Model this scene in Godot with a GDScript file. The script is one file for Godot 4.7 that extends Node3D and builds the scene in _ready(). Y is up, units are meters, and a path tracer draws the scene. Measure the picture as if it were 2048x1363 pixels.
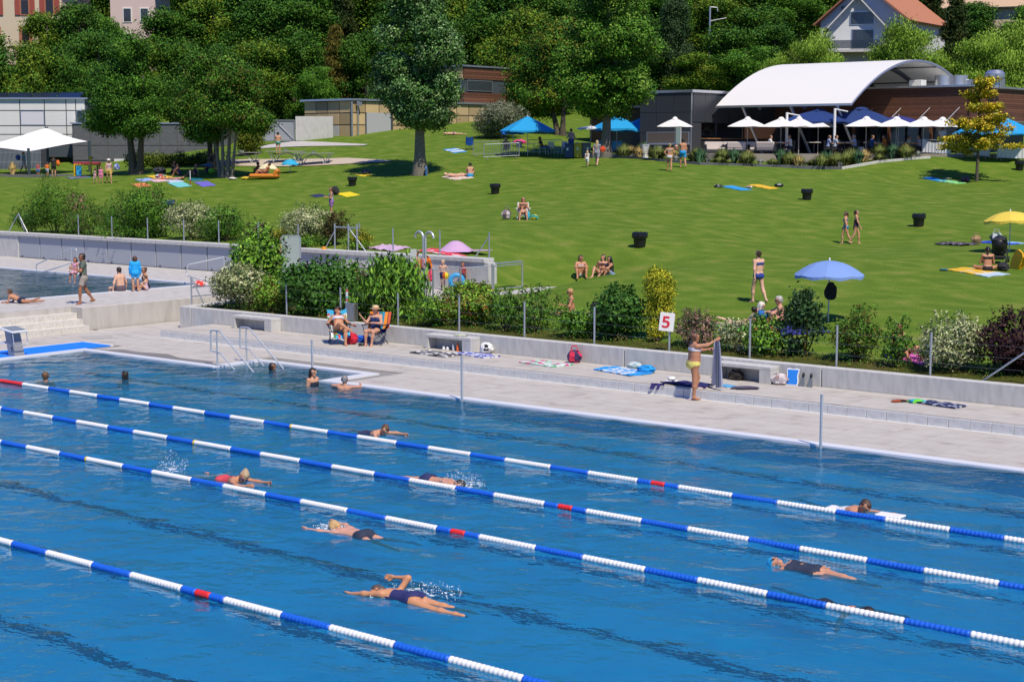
extends Node3D
# An outdoor swimming bath on a summer day: a 50 m pool with lane ropes, a raised second pool, a sloping lawn with
# bathers, a restaurant terrace and a wooded slope. x runs along the lanes, -z away across the lawn, y up, metres.

var taken := {}
var mats := {}
var rng := RandomNumberGenerator.new()

# ---------------------------------------------------------------- mesh collecting
class MB:
	var v := PackedVector3Array()
	var n := PackedVector3Array()
	var c := PackedColorArray()
	var uv := PackedVector2Array()
	var ix := PackedInt32Array()
	var col := Color.WHITE
	var colored := false
	var mapped := false

	func vert(p: Vector3, nn: Vector3, u := Vector2.ZERO) -> int:
		v.append(p); n.append(nn); c.append(col); uv.append(u)
		return v.size() - 1

	func tri(a: int, b: int, d: int) -> void:
		if (v[d] - v[a]).cross(v[b] - v[a]).dot(n[a] + n[b] + n[d]) < 0.0:
			ix.append(a); ix.append(d); ix.append(b)
		else:
			ix.append(a); ix.append(b); ix.append(d)

	func quad(a: Vector3, b: Vector3, d: Vector3, e: Vector3, out := Vector3.ZERO, u0 := Vector2.ZERO, u1 := Vector2.ONE) -> void:
		var nn := (d - a).cross(b - a)
		if nn.length_squared() < 1e-14:
			nn = (e - a).cross(d - a)
		nn = nn.normalized()
		if out != Vector3.ZERO and nn.dot(out) < 0.0:
			nn = -nn
		var i := vert(a, nn, u0)
		vert(b, nn, Vector2(u1.x, u0.y)); vert(d, nn, u1); vert(e, nn, Vector2(u0.x, u1.y))
		tri(i, i + 1, i + 2); tri(i, i + 2, i + 3)

	func tri3(a: Vector3, b: Vector3, d: Vector3, out: Vector3) -> void:
		var nn := (d - a).cross(b - a).normalized()
		if nn.dot(out) < 0.0:
			nn = -nn
		var i := vert(a, nn)
		vert(b, nn); vert(d, nn)
		tri(i, i + 1, i + 2)

	# a box with chamfered edges (ch = 0: plain)
	func box(at: Vector3, s: Vector3, b := Basis(), ch := 0.0) -> void:
		var h := s * 0.5
		ch = minf(ch, minf(h.x, minf(h.y, h.z)) * 0.9)
		var k := h - Vector3.ONE * ch
		for ax in 3:
			for sg in [-1.0, 1.0]:
				var o := Vector3.ZERO; o[ax] = sg
				var p := Vector3.ZERO; p[ax] = sg * h[ax]
				var a1 := (ax + 1) % 3; var a2 := (ax + 2) % 3
				var q := []
				for t in [[-1, -1], [1, -1], [1, 1], [-1, 1]]:
					var w := p; w[a1] = t[0] * k[a1]; w[a2] = t[1] * k[a2]
					q.append(at + b * w)
				quad(q[0], q[1], q[2], q[3], b * o)
		if ch <= 0.0:
			return
		for ax in 3:
			var a1 := (ax + 1) % 3; var a2 := (ax + 2) % 3
			for s1 in [-1.0, 1.0]:
				for s2 in [-1.0, 1.0]:
					var q := []
					for t in [-1.0, 1.0]:
						var w := Vector3.ZERO; w[ax] = t * k[ax]; w[a1] = s1 * h[a1]; w[a2] = s2 * k[a2]
						var w2 := w; w2[a1] = s1 * k[a1]; w2[a2] = s2 * h[a2]
						q.append([at + b * w, at + b * w2])
					var o := Vector3.ZERO; o[a1] = s1; o[a2] = s2
					quad(q[0][0], q[0][1], q[1][1], q[1][0], b * o)
		for sx in [-1.0, 1.0]:
			for sy in [-1.0, 1.0]:
				for sz in [-1.0, 1.0]:
					var g := Vector3(sx, sy, sz)
					tri3(at + b * (g * Vector3(h.x, k.y, k.z)), at + b * (g * Vector3(k.x, h.y, k.z)), at + b * (g * Vector3(k.x, k.y, h.z)), b * g)

	func tube(pts: Array, rad, sides := 8, caps := true) -> void:
		var m := pts.size()
		var side := Vector3.ZERO
		var rings := []
		for i in m:
			var d: Vector3 = (pts[mini(i + 1, m - 1)] - pts[maxi(i - 1, 0)]).normalized()
			if i == 0:
				side = d.cross(Vector3.UP if absf(d.y) < 0.9 else Vector3.RIGHT).normalized()
			else:
				side = (side - d * side.dot(d)).normalized()
			var up := d.cross(side)
			var r: float = rad[i] if rad is Array else rad
			var ring := []
			for k in sides:
				var a := TAU * k / sides
				var o := side * cos(a) + up * sin(a)
				ring.append(vert(pts[i] + o * r, o))
			rings.append(ring)
		for i in m - 1:
			for k in sides:
				var k2 := (k + 1) % sides
				tri(rings[i][k], rings[i][k2], rings[i + 1][k2]); tri(rings[i][k], rings[i + 1][k2], rings[i + 1][k])
		if caps:
			for e in [0, m - 1]:
				var d: Vector3 = (pts[0] - pts[1]).normalized() if e == 0 else (pts[m - 1] - pts[m - 2]).normalized()
				var ci := vert(pts[e], d)
				var ring := []
				for k in sides:
					ring.append(vert(v[rings[e][k]], d))
				for k in sides:
					tri(ci, ring[k], ring[(k + 1) % sides])

	# profile of (radius, y) turned about y; sharp = flat bands
	func lathe(prof: Array, sides := 16, at := Vector3.ZERO, b := Basis(), flat := false) -> void:
		for i in prof.size() - 1:
			var p: Vector2 = prof[i]; var q: Vector2 = prof[i + 1]
			var t := q - p
			if t.length() < 1e-6:
				continue
			var nn := Vector2(t.y, -t.x).normalized()
			var np := nn; var nq := nn
			if not flat:
				if i > 0:
					var t0: Vector2 = p - prof[i - 1]
					var n0 := Vector2(t0.y, -t0.x).normalized()
					if n0.dot(nn) > 0.5: np = (n0 + nn).normalized()
				if i < prof.size() - 2:
					var t2: Vector2 = prof[i + 2] - q
					var n2 := Vector2(t2.y, -t2.x).normalized()
					if n2.dot(nn) > 0.5: nq = (n2 + nn).normalized()
			var r1 := []; var r2 := []
			for k in sides:
				var a := TAU * k / sides
				var d := Vector3(cos(a), 0, sin(a))
				r1.append(vert(at + b * (d * p.x + Vector3(0, p.y, 0)), b * (d * np.x + Vector3(0, np.y, 0))))
				r2.append(vert(at + b * (d * q.x + Vector3(0, q.y, 0)), b * (d * nq.x + Vector3(0, nq.y, 0))))
			for k in sides:
				var k2 := (k + 1) % sides
				if q.x > 1e-5: tri(r1[k], r2[k], r2[k2])
				if p.x > 1e-5: tri(r1[k], r2[k2], r1[k2])

	func prism(poly: PackedVector2Array, y0: float, y1: float, b := Basis(), at := Vector3.ZERO) -> void:
		var m := poly.size()
		var area := 0.0
		for i in m:
			var p := poly[i]; var q := poly[(i + 1) % m]
			area += p.x * q.y - q.x * p.y
		var sg := 1.0 if area > 0.0 else -1.0
		for i in m:
			var p := poly[i]; var q := poly[(i + 1) % m]
			var o := Vector3((q.y - p.y) * sg, 0, -(q.x - p.x) * sg)
			quad(at + b * Vector3(p.x, y0, p.y), at + b * Vector3(q.x, y0, q.y), at + b * Vector3(q.x, y1, q.y), at + b * Vector3(p.x, y1, p.y), b * o)
		var ts := Geometry2D.triangulate_polygon(poly)
		for i in range(0, ts.size(), 3):
			for e in [[y1, 1.0], [y0, -1.0]]:
				var q := []
				for j in 3:
					var p := poly[ts[i + j]]
					q.append(at + b * Vector3(p.x, e[0], p.y))
				tri3(q[0], q[1], q[2], b * Vector3(0, e[1], 0))

	func ball(at: Vector3, r: Vector3, b := Basis(), su := 10, sv := 6) -> void:
		var rows := []
		for j in sv + 1:
			var th := PI * j / sv
			var row := []
			for i in su:
				var ph := TAU * i / su
				var d := Vector3(sin(th) * cos(ph), cos(th), sin(th) * sin(ph))
				row.append(vert(at + b * (d * r), (b * (d / r)).normalized()))
			rows.append(row)
		for j in sv:
			for i in su:
				var i2 := (i + 1) % su
				if j < sv - 1: tri(rows[j][i], rows[j + 1][i], rows[j + 1][i2])
				if j > 0: tri(rows[j][i], rows[j + 1][i2], rows[j][i2])

	func add(o: MB, x: Transform3D, tint = null) -> void:
		var base := v.size()
		v.append_array(x * o.v)
		var nb := x.basis.inverse().transposed()
		for q in o.n:
			n.append((nb * q).normalized())
		if tint == null:
			c.append_array(o.c)
		else:
			for q in o.c:
				c.append(q * tint)
		uv.append_array(o.uv)
		var flip := x.basis.determinant() < 0.0
		for q in range(0, o.ix.size(), 3):
			ix.append(o.ix[q] + base); ix.append(o.ix[q + (2 if flip else 1)] + base); ix.append(o.ix[q + (1 if flip else 2)] + base)

	func mesh() -> ArrayMesh:
		var a := []
		a.resize(Mesh.ARRAY_MAX)
		a[Mesh.ARRAY_VERTEX] = v; a[Mesh.ARRAY_NORMAL] = n; a[Mesh.ARRAY_INDEX] = ix
		if colored: a[Mesh.ARRAY_COLOR] = c
		if mapped: a[Mesh.ARRAY_TEX_UV] = uv
		var m := ArrayMesh.new()
		m.add_surface_from_arrays(Mesh.PRIMITIVE_TRIANGLES, a)
		return m

# ---------------------------------------------------------------- nodes
func numbered(called: String) -> String:
	taken[called] = taken.get(called, -1) + 1
	return called if taken[called] == 0 else "%s_%03d" % [called, taken[called]]

func tag(o: Node, label := "", category := "", group := "", kind := "") -> Node:
	if label: o.set_meta("label", label)
	if category: o.set_meta("category", category)
	if group: o.set_meta("group", group)
	if kind: o.set_meta("kind", kind)
	return o

func thing(called: String, label: String, category: String, at := Vector3.ZERO, turn := 0.0, group := "") -> Node3D:
	var o := Node3D.new()
	o.name = numbered(called)
	add_child(o)
	o.position = at; o.rotation.y = turn
	tag(o, label, category, group)
	return o

func part(g, called: String, m: Material, parent: Node, at := Vector3.ZERO, b := Basis()) -> MeshInstance3D:
	var o := MeshInstance3D.new()
	o.mesh = g.mesh() if g is MB else g
	o.material_override = m
	o.name = called if parent != self else numbered(called)
	parent.add_child(o, true)
	o.transform = Transform3D(b, at)
	return o

func single(g, called: String, m: Material, label: String, category: String, group := "", at := Vector3.ZERO, turn := 0.0) -> MeshInstance3D:
	var o := part(g, called, m, self, at, Basis(Vector3.UP, turn))
	tag(o, label, category, group)
	return o

func structure(g, called: String, m: Material) -> MeshInstance3D:
	return tag(part(g, called, m, self), "", "", "", "structure")

func copy_of(o: Node3D, at: Vector3, turn: float, label := "", scale := 1.0) -> Node3D:
	var base: String = o.get_meta("stem", o.name)
	var d: Node3D = o.duplicate()
	d.name = numbered(base)
	add_child(d)
	d.transform = Transform3D(Basis(Vector3.UP, turn).scaled(Vector3.ONE * scale), at)
	if label: d.set_meta("label", label)
	return d

# ---------------------------------------------------------------- materials (colours are linear base colours)
func lin(r: float, g: float, b: float, a := 1.0) -> Color:
	var c := Color(r, g, b).linear_to_srgb()
	c.a = a
	return c

func paint(key: String, c: Color, rough := 0.8, metal := 0.0) -> StandardMaterial3D:
	if mats.has(key):
		return mats[key]
	var m := StandardMaterial3D.new()
	m.resource_name = key
	m.albedo_color = lin(c.r, c.g, c.b)
	m.roughness = rough
	m.metallic = metal
	mats[key] = m
	return m

func noise_tex(seed_: int, freq: float, ramp: Array, size := 512, oct := 4, kind := FastNoiseLite.TYPE_SIMPLEX_SMOOTH, warp := 0.0) -> NoiseTexture2D:
	var t := NoiseTexture2D.new()
	t.width = size; t.height = size; t.seamless = true
	var n := FastNoiseLite.new()
	n.seed = seed_; n.frequency = freq; n.fractal_octaves = oct; n.noise_type = kind
	if warp > 0.0:
		n.domain_warp_enabled = true; n.domain_warp_amplitude = warp; n.domain_warp_frequency = freq
	t.noise = n
	if ramp.size():
		var g := Gradient.new()
		var o := PackedFloat32Array(); var cs := PackedColorArray()
		for e in ramp:
			o.append(e[0]); cs.append(lin(e[1], e[2], e[3]))
		g.offsets = o; g.colors = cs
		t.color_ramp = g
	return t

func rough_paint(key: String, ramp: Array, per_m: Vector3, seed_: int, freq := 0.02, rough := 0.85, relief := 0.0, size := 512) -> StandardMaterial3D:
	if mats.has(key):
		return mats[key]
	var m := StandardMaterial3D.new()
	m.resource_name = key
	m.albedo_texture = noise_tex(seed_, freq, ramp, size)
	m.roughness = rough
	m.uv1_triplanar = true; m.uv1_world_triplanar = true
	m.uv1_scale = per_m
	if relief > 0.0:
		m.heightmap_enabled = true
		m.heightmap_texture = noise_tex(seed_ + 1, freq * 2.0, [], size)
		m.heightmap_scale = relief
	mats[key] = m
	return m

func leaf_mat(key: String, rough := 0.55, back := 0.25) -> StandardMaterial3D:
	if mats.has(key):
		return mats[key]
	var m := StandardMaterial3D.new()
	m.resource_name = key
	m.albedo_color = Color.WHITE
	m.vertex_color_use_as_albedo = true
	m.roughness = rough
	m.cull_mode = BaseMaterial3D.CULL_DISABLED
	m.backlight_enabled = back > 0.0
	m.backlight = Color(back, back, back * 0.6)
	m.metallic_specular = 0.22
	mats[key] = m
	return m

func tinted(key: String, rough := 0.7, metal := 0.0) -> StandardMaterial3D:
	if mats.has(key):
		return mats[key]
	var m := StandardMaterial3D.new()
	m.resource_name = key
	m.vertex_color_use_as_albedo = true
	m.roughness = rough; m.metallic = metal
	mats[key] = m
	return m

# ---------------------------------------------------------------- the lie of the land
var land_c := PackedFloat64Array([-43.0, -36.1, 0.72, -38.0, -36.1, 0.72, -32.0, -36.1, 0.72, -26.0, -36.1, 0.72, -20.0, -36.1, 0.72, -14.0, -36.1, 0.72, -8.0, -36.1, 0.72, -2.0, -36.1, 0.72, -43.5, -43.0, 0.78, -41.0, -43.0, 0.78, -38.6, -44.5, 0.78, -37.6, -46.5, 0.78, -37.8, -49.6, 0.80, -37.0, -48.2, 0.79, -38.6, -48.3, 0.80, -36.3, -49.6, 0.90, -41.5, -47.3, 1.93, -47.0, -47.3, 1.93, -54.0, -47.3, 1.93, -62.0, -47.3, 1.93, -72.0, -47.3, 1.93, -84.0, -47.3, 1.93, -40.2, -50.5, 1.40, -26.2, -44.5, 1.31, -35.2, -48.0, 1.58, -30.4, -40.3, 0.99, -37.7, -54.4, 2.17, -32.8, -63.6, 2.05, -31.8, -68.2, 2.69, -24.3, -60.2, 2.29, -48.0, -59.6, 2.86, -41.7, -75.7, 3.51, -58.9, -70.7, 3.64, -73.0, -73.4, 3.84, -63.2, -62.0, 2.39, -54.0, -81.2, 4.90, -61.0, -83.2, 5.05, -70.9, -77.7, 4.48, -90.9, -67.8, 3.82, -84.6, -72.9, 4.16, -59.1, -86.0, 5.51, -49.9, -90.9, 4.96, -45.2, -97.3, 5.51, -39.7, -92.8, 4.25, -38.7, -97.5, 4.71, -85.4, -98.1, 7.58, -78.5, -96.0, 7.29, -95.5, -92.4, 7.20, -86.9, -80.1, 4.97, -111.7, -77.9, 3.98, -114.9, -75.4, 4.14, -94.2, -74.2, 4.57, -19.8, -48.4, 1.48, -20.2, -44.2, 1.32, -58.6, -91.6, 5.79, -50.8, -97.9, 5.79, -42.3, -102.3, 5.79, -67.1, -95.0, 5.83, -58.9, -109.4, 5.74, -57.7, -100.0, 5.77, -49.6, -106.7, 5.77, -151.7, -82.8, 6.00, -136.7, -101.4, 9.00, -117.0, -117.5, 10.50, -97.4, -133.5, 12.00, -77.7, -149.6, 13.00, -58.0, -165.6, 13.00, -194.4, -99.5, 17.00, -161.0, -126.8, 18.00, -127.6, -154.1, 19.00, -94.1, -181.3, 20.00, -60.7, -208.6, 20.00, -258.9, -124.4, 36.00, -209.3, -164.8, 36.00, -165.8, -200.3, 36.00, -122.4, -235.7, 36.00, -72.7, -276.2, 36.00, -346.7, -156.0, 55.00, -216.8, -261.9, 55.00, -87.0, -367.8, 55.00, -101.7, -59.0, 3.40, -85.3, -46.5, 2.30, -29.5, -92.1, 4.20, -19.6, -74.4, 2.30])
var land_w := PackedFloat64Array()
const LS := 0.02

func land_solve() -> void:
	var m := land_c.size() / 3
	var k := m + 3
	var a := []
	for i in k:
		var row := PackedFloat64Array(); row.resize(k + 1)
		a.append(row)
	for i in m:
		for j in m:
			var dx := (land_c[i * 3] - land_c[j * 3]) * LS
			var dz := (land_c[i * 3 + 1] - land_c[j * 3 + 1]) * LS
			var r := dx * dx + dz * dz
			a[i][j] = r * log(r + 1e-9) * 0.5 + (0.0008 if i == j else 0.0)
		var px := land_c[i * 3] * LS; var pz := land_c[i * 3 + 1] * LS
		a[i][m] = 1.0; a[i][m + 1] = px; a[i][m + 2] = pz
		a[m][i] = 1.0; a[m + 1][i] = px; a[m + 2][i] = pz
		a[i][k] = land_c[i * 3 + 2]
	for i in k:
		var best := i
		for j in range(i, k):
			if absf(a[j][i]) > absf(a[best][i]): best = j
		var t = a[i]; a[i] = a[best]; a[best] = t
		var ri: PackedFloat64Array = a[i]
		for j in range(i + 1, k):
			var rj: PackedFloat64Array = a[j]
			var f := rj[i] / ri[i]
			if f == 0.0: continue
			for q in range(i, k + 1):
				rj[q] -= f * ri[q]
			a[j] = rj
	land_w.resize(k)
	for i in range(k - 1, -1, -1):
		var s: float = a[i][k]
		for j in range(i + 1, k):
			s -= a[i][j] * land_w[j]
		land_w[i] = s / a[i][i]

func land(x: float, z: float) -> float:
	var m := land_c.size() / 3
	var h := land_w[m] + (land_w[m + 1] * x + land_w[m + 2] * z) * LS
	for i in m:
		var dx := (land_c[i * 3] - x) * LS
		var dz := (land_c[i * 3 + 1] - z) * LS
		var r := dx * dx + dz * dz
		h += land_w[i] * r * log(r + 1e-9) * 0.5
	return h

func on(x: float, z: float, up := 0.0) -> Vector3:
	return Vector3(x, land(x, z) + up, z)

func V(x: float, y: float, z: float) -> Vector3: return Vector3(x, y, z)
func K(r: float, g: float, b: float) -> Color: return Color(r, g, b)

# ---------------------------------------------------------------- light and camera
func make_view() -> void:
	var cam := Camera3D.new()
	cam.fov = 23.9
	cam.near = 0.1
	cam.far = 3000.0
	add_child(cam)
	cam.position = Vector3(0, 6.15, 0)
	cam.rotation = Vector3(-atan(383.5 / 3224.0), deg_to_rad(39.2), 0)
	var e := Environment.new()
	e.background_mode = Environment.BG_SKY
	e.tonemap_mode = Environment.TONE_MAPPER_LINEAR
	e.tonemap_exposure = 1.06
	e.sdfgi_enabled = true; e.ssao_enabled = true; e.ssil_enabled = true
	var pm := ProceduralSkyMaterial.new()
	pm.sky_top_color = Color(0.16, 0.36, 0.72)
	pm.sky_horizon_color = Color(0.60, 0.74, 0.90)
	pm.sky_curve = 0.11
	pm.ground_horizon_color = Color(0.60, 0.74, 0.90)
	pm.ground_bottom_color = Color(0.20, 0.24, 0.20)
	var s := Sky.new()
	s.sky_material = pm
	e.sky = s
	var we := WorldEnvironment.new()
	we.environment = e
	add_child(we)
	var sun := DirectionalLight3D.new()
	add_child(sun)
	sun.light_energy = 1.45
	sun.light_angular_distance = 0.5
	sun.light_color = Color(1.0, 0.955, 0.88)
	sun.shadow_enabled = true
	sun.look_at_from_position(Vector3(6.2, 10.0, 3.0), Vector3.ZERO)

# ---------------------------------------------------------------- setting materials
func make_materials() -> void:
	rough_paint("concrete", [[0.0, 0.37, 0.35, 0.32], [0.45, 0.47, 0.45, 0.415], [0.75, 0.51, 0.49, 0.455], [1.0, 0.43, 0.41, 0.37]], Vector3(0.21, 0.05, 0.21), 4, 0.018, 0.88, 0.12)
	rough_paint("concrete_wall", [[0.0, 0.43, 0.435, 0.425], [0.5, 0.52, 0.52, 0.505], [1.0, 0.58, 0.575, 0.555]], Vector3(0.55, 0.16, 0.55), 11, 0.016, 0.85, 0.1)
	rough_paint("pale_concrete", [[0.0, 0.47, 0.45, 0.40], [0.5, 0.60, 0.575, 0.52], [1.0, 0.66, 0.64, 0.59]], Vector3(0.5, 0.3, 0.5), 15, 0.03, 0.85, 0.1)
	for i in 4:
		var k: float = [1.0, 0.985, 1.015, 0.993][i]
		rough_paint("paving%d" % i, [[0.0, 0.33 * k, 0.30 * k, 0.265 * k], [0.3, 0.45 * k, 0.42 * k, 0.375 * k], [0.7, 0.49 * k, 0.462 * k, 0.415 * k], [1.0, 0.42 * k, 0.392 * k, 0.352 * k]], Vector3(0.16, 0.16, 0.16), 20 + i, 0.02, 0.87, 0.06, 256)
	rough_paint("riser", [[0.0, 0.48, 0.50, 0.52], [0.5, 0.57, 0.585, 0.60], [1.0, 0.61, 0.62, 0.625]], Vector3(0.9, 0.9, 0.9), 31, 0.02, 0.6, 0.0, 256)
	paint("joint", Color(0.26, 0.25, 0.23), 0.9)
	paint("rim", Color(0.72, 0.74, 0.78), 0.35)
	paint("white_line", Color(0.72, 0.71, 0.68), 0.6)
	paint("pool_floor", Color(0.33, 0.65, 0.77), 0.5)
	paint("pool_wall", Color(0.10, 0.30, 0.44), 0.4)
	paint("pool_line", Color(0.008, 0.02, 0.05), 0.5)
	paint("steel", Color(0.62, 0.64, 0.65), 0.38, 0.55)
	paint("galvanised", Color(0.50, 0.53, 0.56), 0.42, 0.75)
	paint("dark_metal", Color(0.035, 0.04, 0.05), 0.45, 0.2)
	paint("white", Color(0.78, 0.78, 0.77), 0.55)
	paint("black", Color(0.012, 0.012, 0.014), 0.5)
	paint("grey_panel", Color(0.36, 0.385, 0.43), 0.5)
	paint("mat_blue", Color(0.005, 0.20, 0.78), 0.7)

# ---------------------------------------------------------------- water
var wn := FastNoiseLite.new()
var wn2 := FastNoiseLite.new()

func wave(x: float, z: float) -> float:
	return 0.030 * wn.get_noise_2d(x * 0.8, z * 1.15) + 0.014 * wn2.get_noise_2d(x * 2.2 + 0.5 * z, z * 3.1)

func water_mat(key: String, body: Color, alpha: float) -> StandardMaterial3D:
	var m := StandardMaterial3D.new()
	m.resource_name = key
	m.albedo_color = lin(body.r, body.g, body.b, alpha)
	m.transparency = BaseMaterial3D.TRANSPARENCY_ALPHA
	m.roughness = 0.03
	m.refraction_enabled = true
	m.refraction_scale = 0.033
	m.normal_enabled = true
	var t := noise_tex(77, 0.016, [], 512, 4)
	t.as_normal_map = true
	t.bump_strength = 6.0
	m.normal_texture = t
	m.normal_scale = 0.38
	m.uv1_triplanar = true; m.uv1_world_triplanar = true
	m.uv1_scale = Vector3(0.24, 0.24, 0.38)
	return m

func water_sheet(called: String, x0: float, x1: float, z0: float, z1: float, y: float, cell: float, m: Material, calm := 1.0) -> void:
	var g := MB.new()
	var nx := int((x1 - x0) / cell); var nz := int((z1 - z0) / cell)
	var w := nx + 3
	var hs := PackedFloat32Array()
	for j in nz + 3:
		for i in nx + 3:
			hs.append(wave(x0 + (i - 1) * (x1 - x0) / nx, z0 + (j - 1) * (z1 - z0) / nz) * calm)
	for j in nz + 1:
		for i in nx + 1:
			var q := (j + 1) * w + i + 1
			var nn := Vector3((hs[q - 1] - hs[q + 1]) / (2.0 * cell), 1.0, (hs[q - w] - hs[q + w]) / (2.0 * cell)).normalized()
			g.vert(Vector3(x0 + i * (x1 - x0) / nx, y + hs[q], z0 + j * (z1 - z0) / nz), nn)
	for j in nz:
		for i in nx:
			var a := j * (nx + 1) + i
			g.ix.append_array([a, a + 1, a + nx + 1, a + 1, a + nx + 2, a + nx + 1])
	structure(g, called, m)

func strip(g: MB, x0: float, x1: float, z0: float, z1: float, y0: float, y1: float) -> void:
	g.box(Vector3((x0 + x1) * 0.5, (y0 + y1) * 0.5, (z0 + z1) * 0.5), Vector3(absf(x1 - x0), y1 - y0, absf(z1 - z0)))

func make_pool() -> void:
	wn.seed = 5; wn.frequency = 0.5; wn.fractal_octaves = 3; wn.noise_type = FastNoiseLite.TYPE_SIMPLEX_SMOOTH
	wn2.seed = 9; wn2.frequency = 0.42; wn2.fractal_octaves = 2; wn2.noise_type = FastNoiseLite.TYPE_SIMPLEX_SMOOTH
	var g := MB.new()
	strip(g, -41.4, 9.0, -29.8, 8.0, -2.2, -2.0)
	structure(g, "pool_floor", mats.pool_floor)
	g = MB.new()
	strip(g, -41.6, -41.4, -29.8, 8.0, -2.0, -0.045)
	strip(g, -41.4, -35.3, -30.0, -29.8, -2.0, -0.045)
	strip(g, -31.0, 9.0, -30.0, -29.8, -2.0, -0.045)
	structure(g, "pool_wall", mats.pool_wall)
	g = MB.new()
	for z in [-28.3, -25.7, -23.1, -20.5, -17.95, -15.4, -12.9, -10.4, -7.9]:
		strip(g, -39.4, 7.0, z - 0.13, z + 0.13, -2.0, -1.995)
	structure(g, "pool_floor_line", mats.pool_line)
	# stairs in the bay
	g = MB.new()
	for k in 5:
		strip(g, -35.3 + k * 0.4, -34.9 + k * 0.4, -31.5, -29.8, -2.0, -0.22 - k * 0.2)
	strip(g, -35.3, -31.0, -31.7, -31.5, -2.0, -0.045)
	strip(g, -35.5, -35.3, -31.7, -29.8, -2.0, -0.045)
	strip(g, -31.0, -30.8, -31.7, -29.8, -2.0, -0.045)
	structure(g, "pool_stair_floor", paint("stair_floor", Color(0.22, 0.34, 0.40), 0.5))
	var m := water_mat("water", Color(0.036, 0.35, 0.61), 0.16)
	water_sheet("water", -41.4, 3.0, -29.8, 0.0, -0.035, 0.13, m)
	water_sheet("bay_water", -35.3, -31.0, -31.5, -29.8, -0.035, 0.13, m, 0.6)
	# white overflow rim
	g = MB.new()
	strip(g, -41.72, -41.4, -29.8, 8.0, -0.3, 0.012)
	strip(g, -41.72, -35.62, -30.12, -29.8, -0.3, 0.012)
	strip(g, -35.62, -35.3, -31.5, -29.8, -0.3, 0.012)
	strip(g, -35.62, -30.68, -31.82, -31.5, -0.3, 0.012)
	strip(g, -31.0, -30.68, -31.5, -29.8, -0.3, 0.012)
	strip(g, -30.68, 9.0, -30.12, -29.8, -0.3, 0.012)
	structure(g, "pool_rim", mats.rim)
	g = MB.new()
	strip(g, -43.2, -41.76, -31.1, 8.0, -0.1, 0.010)
	structure(g, "starting_mat", mats.mat_blue)
	g = MB.new()
	strip(g, -43.3, -43.2, -31.2, 8.0, -0.1, 0.014)
	strip(g, -43.3, -41.72, -31.2, -31.1, -0.1, 0.014)
	structure(g, "mat_border_line", mats.white_line)
	# lower deck bed, then slabs one by one
	g = MB.new()
	strip(g, -47.6, -41.72, -33.5, 8.0, -0.4, -0.03)
	strip(g, -47.6, -35.62, -33.5, -30.12, -0.41, -0.031)
	strip(g, -35.62, -30.68, -33.5, -31.82, -0.41, -0.031)
	strip(g, -30.68, 9.0, -33.5, -30.12, -0.41, -0.031)
	strip(g, -46.0, -42.3, -38.4, -33.5, -0.42, -0.032)
	var deck := structure(g, "deck", mats.joint)
	rng.seed = 40
	slabs(deck, -45.9, 2.0, -33.44, -30.13, 0.92, 0.55, 0.0)
	slabs(deck, -45.9, -43.32, -30.13, -22.0, 0.86, 0.62, 0.0)
	slabs(deck, -45.9, -44.1, -38.3, -33.6, 0.6, 0.78, 0.0)
	slabs(deck, -44.1, -42.36, -35.78, -33.6, 0.58, 0.72, 0.0)
	g = MB.new()
	strip(g, -45.6, 9.0, -33.52, -33.44, -0.1, 0.006)
	structure(g, "drain_line", mats.white_line)
	g = MB.new(); g.prism(PackedVector2Array([Vector2(-41.2, -30.15), Vector2(-35.8, -30.15), Vector2(-36.2, -30.6), Vector2(-37.6, -30.5), Vector2(-38.6, -30.85), Vector2(-39.8, -30.6), Vector2(-40.6, -30.7)]), -0.02, 0.005)
	structure(g, "wet_pavement", paint("wet_paving", Color(0.24, 0.215, 0.185), 0.35))
	# one long terrace step along the wall
	g = MB.new()
	strip(g, -42.28, 9.0, -35.8, -33.56, -0.2, 0.222)
	var ter := structure(g, "terrace_floor", mats.joint)
	slabs(ter, -42.3, 2.0, -35.78, -33.54, 0.92, 0.56, 0.25)
	var tile := MB.new()
	tile.box(Vector3(0.247, 0.112, 0), Vector3(0.49, 0.222, 0.05), Basis(), 0.006)
	var tm := tile.mesh()
	for k in 88:
		part(tm, "riser_tile", mats.riser, ter, Vector3(-42.3 + k * 0.5, 0, -33.535))
	var t2 := MB.new()
	t2.box(Vector3(0, 0.112, 0.247), Vector3(0.05, 0.222, 0.49), Basis(), 0.006)
	var tm2 := t2.mesh()
	for k in 4:
		part(tm2, "riser_tile", mats.riser, ter, Vector3(-42.3, 0, -35.6 + k * 0.5))

func slabs(parent: Node, x0: float, x1: float, z0: float, z1: float, sx: float, sz: float, y: float) -> void:
	var nx := maxi(1, roundi((x1 - x0) / sx)); var nz := maxi(1, roundi((z1 - z0) / sz))
	var wx := (x1 - x0) / nx; var wz := (z1 - z0) / nz
	var g := MB.new()
	g.box(Vector3(0, -0.014, 0), Vector3(wx - 0.008, 0.028, wz - 0.008))
	var m := g.mesh()
	for j in nz:
		for i in nx:
			var c := Vector3(x0 + (i + 0.5) * wx, y + rng.randf_range(-0.0012, 0.0012), z0 + (j + 0.5) * wz)
			if c.x > -35.9 and c.x < -30.4 and c.z > -31.84 - wz * 0.5:
				continue
			if c.x < -41.2 and c.z > -31.4 and c.x > -43.4:
				continue
			part(m, "paving_slab", mats["paving%d" % rng.randi_range(0, 3)], parent, c)

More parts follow.
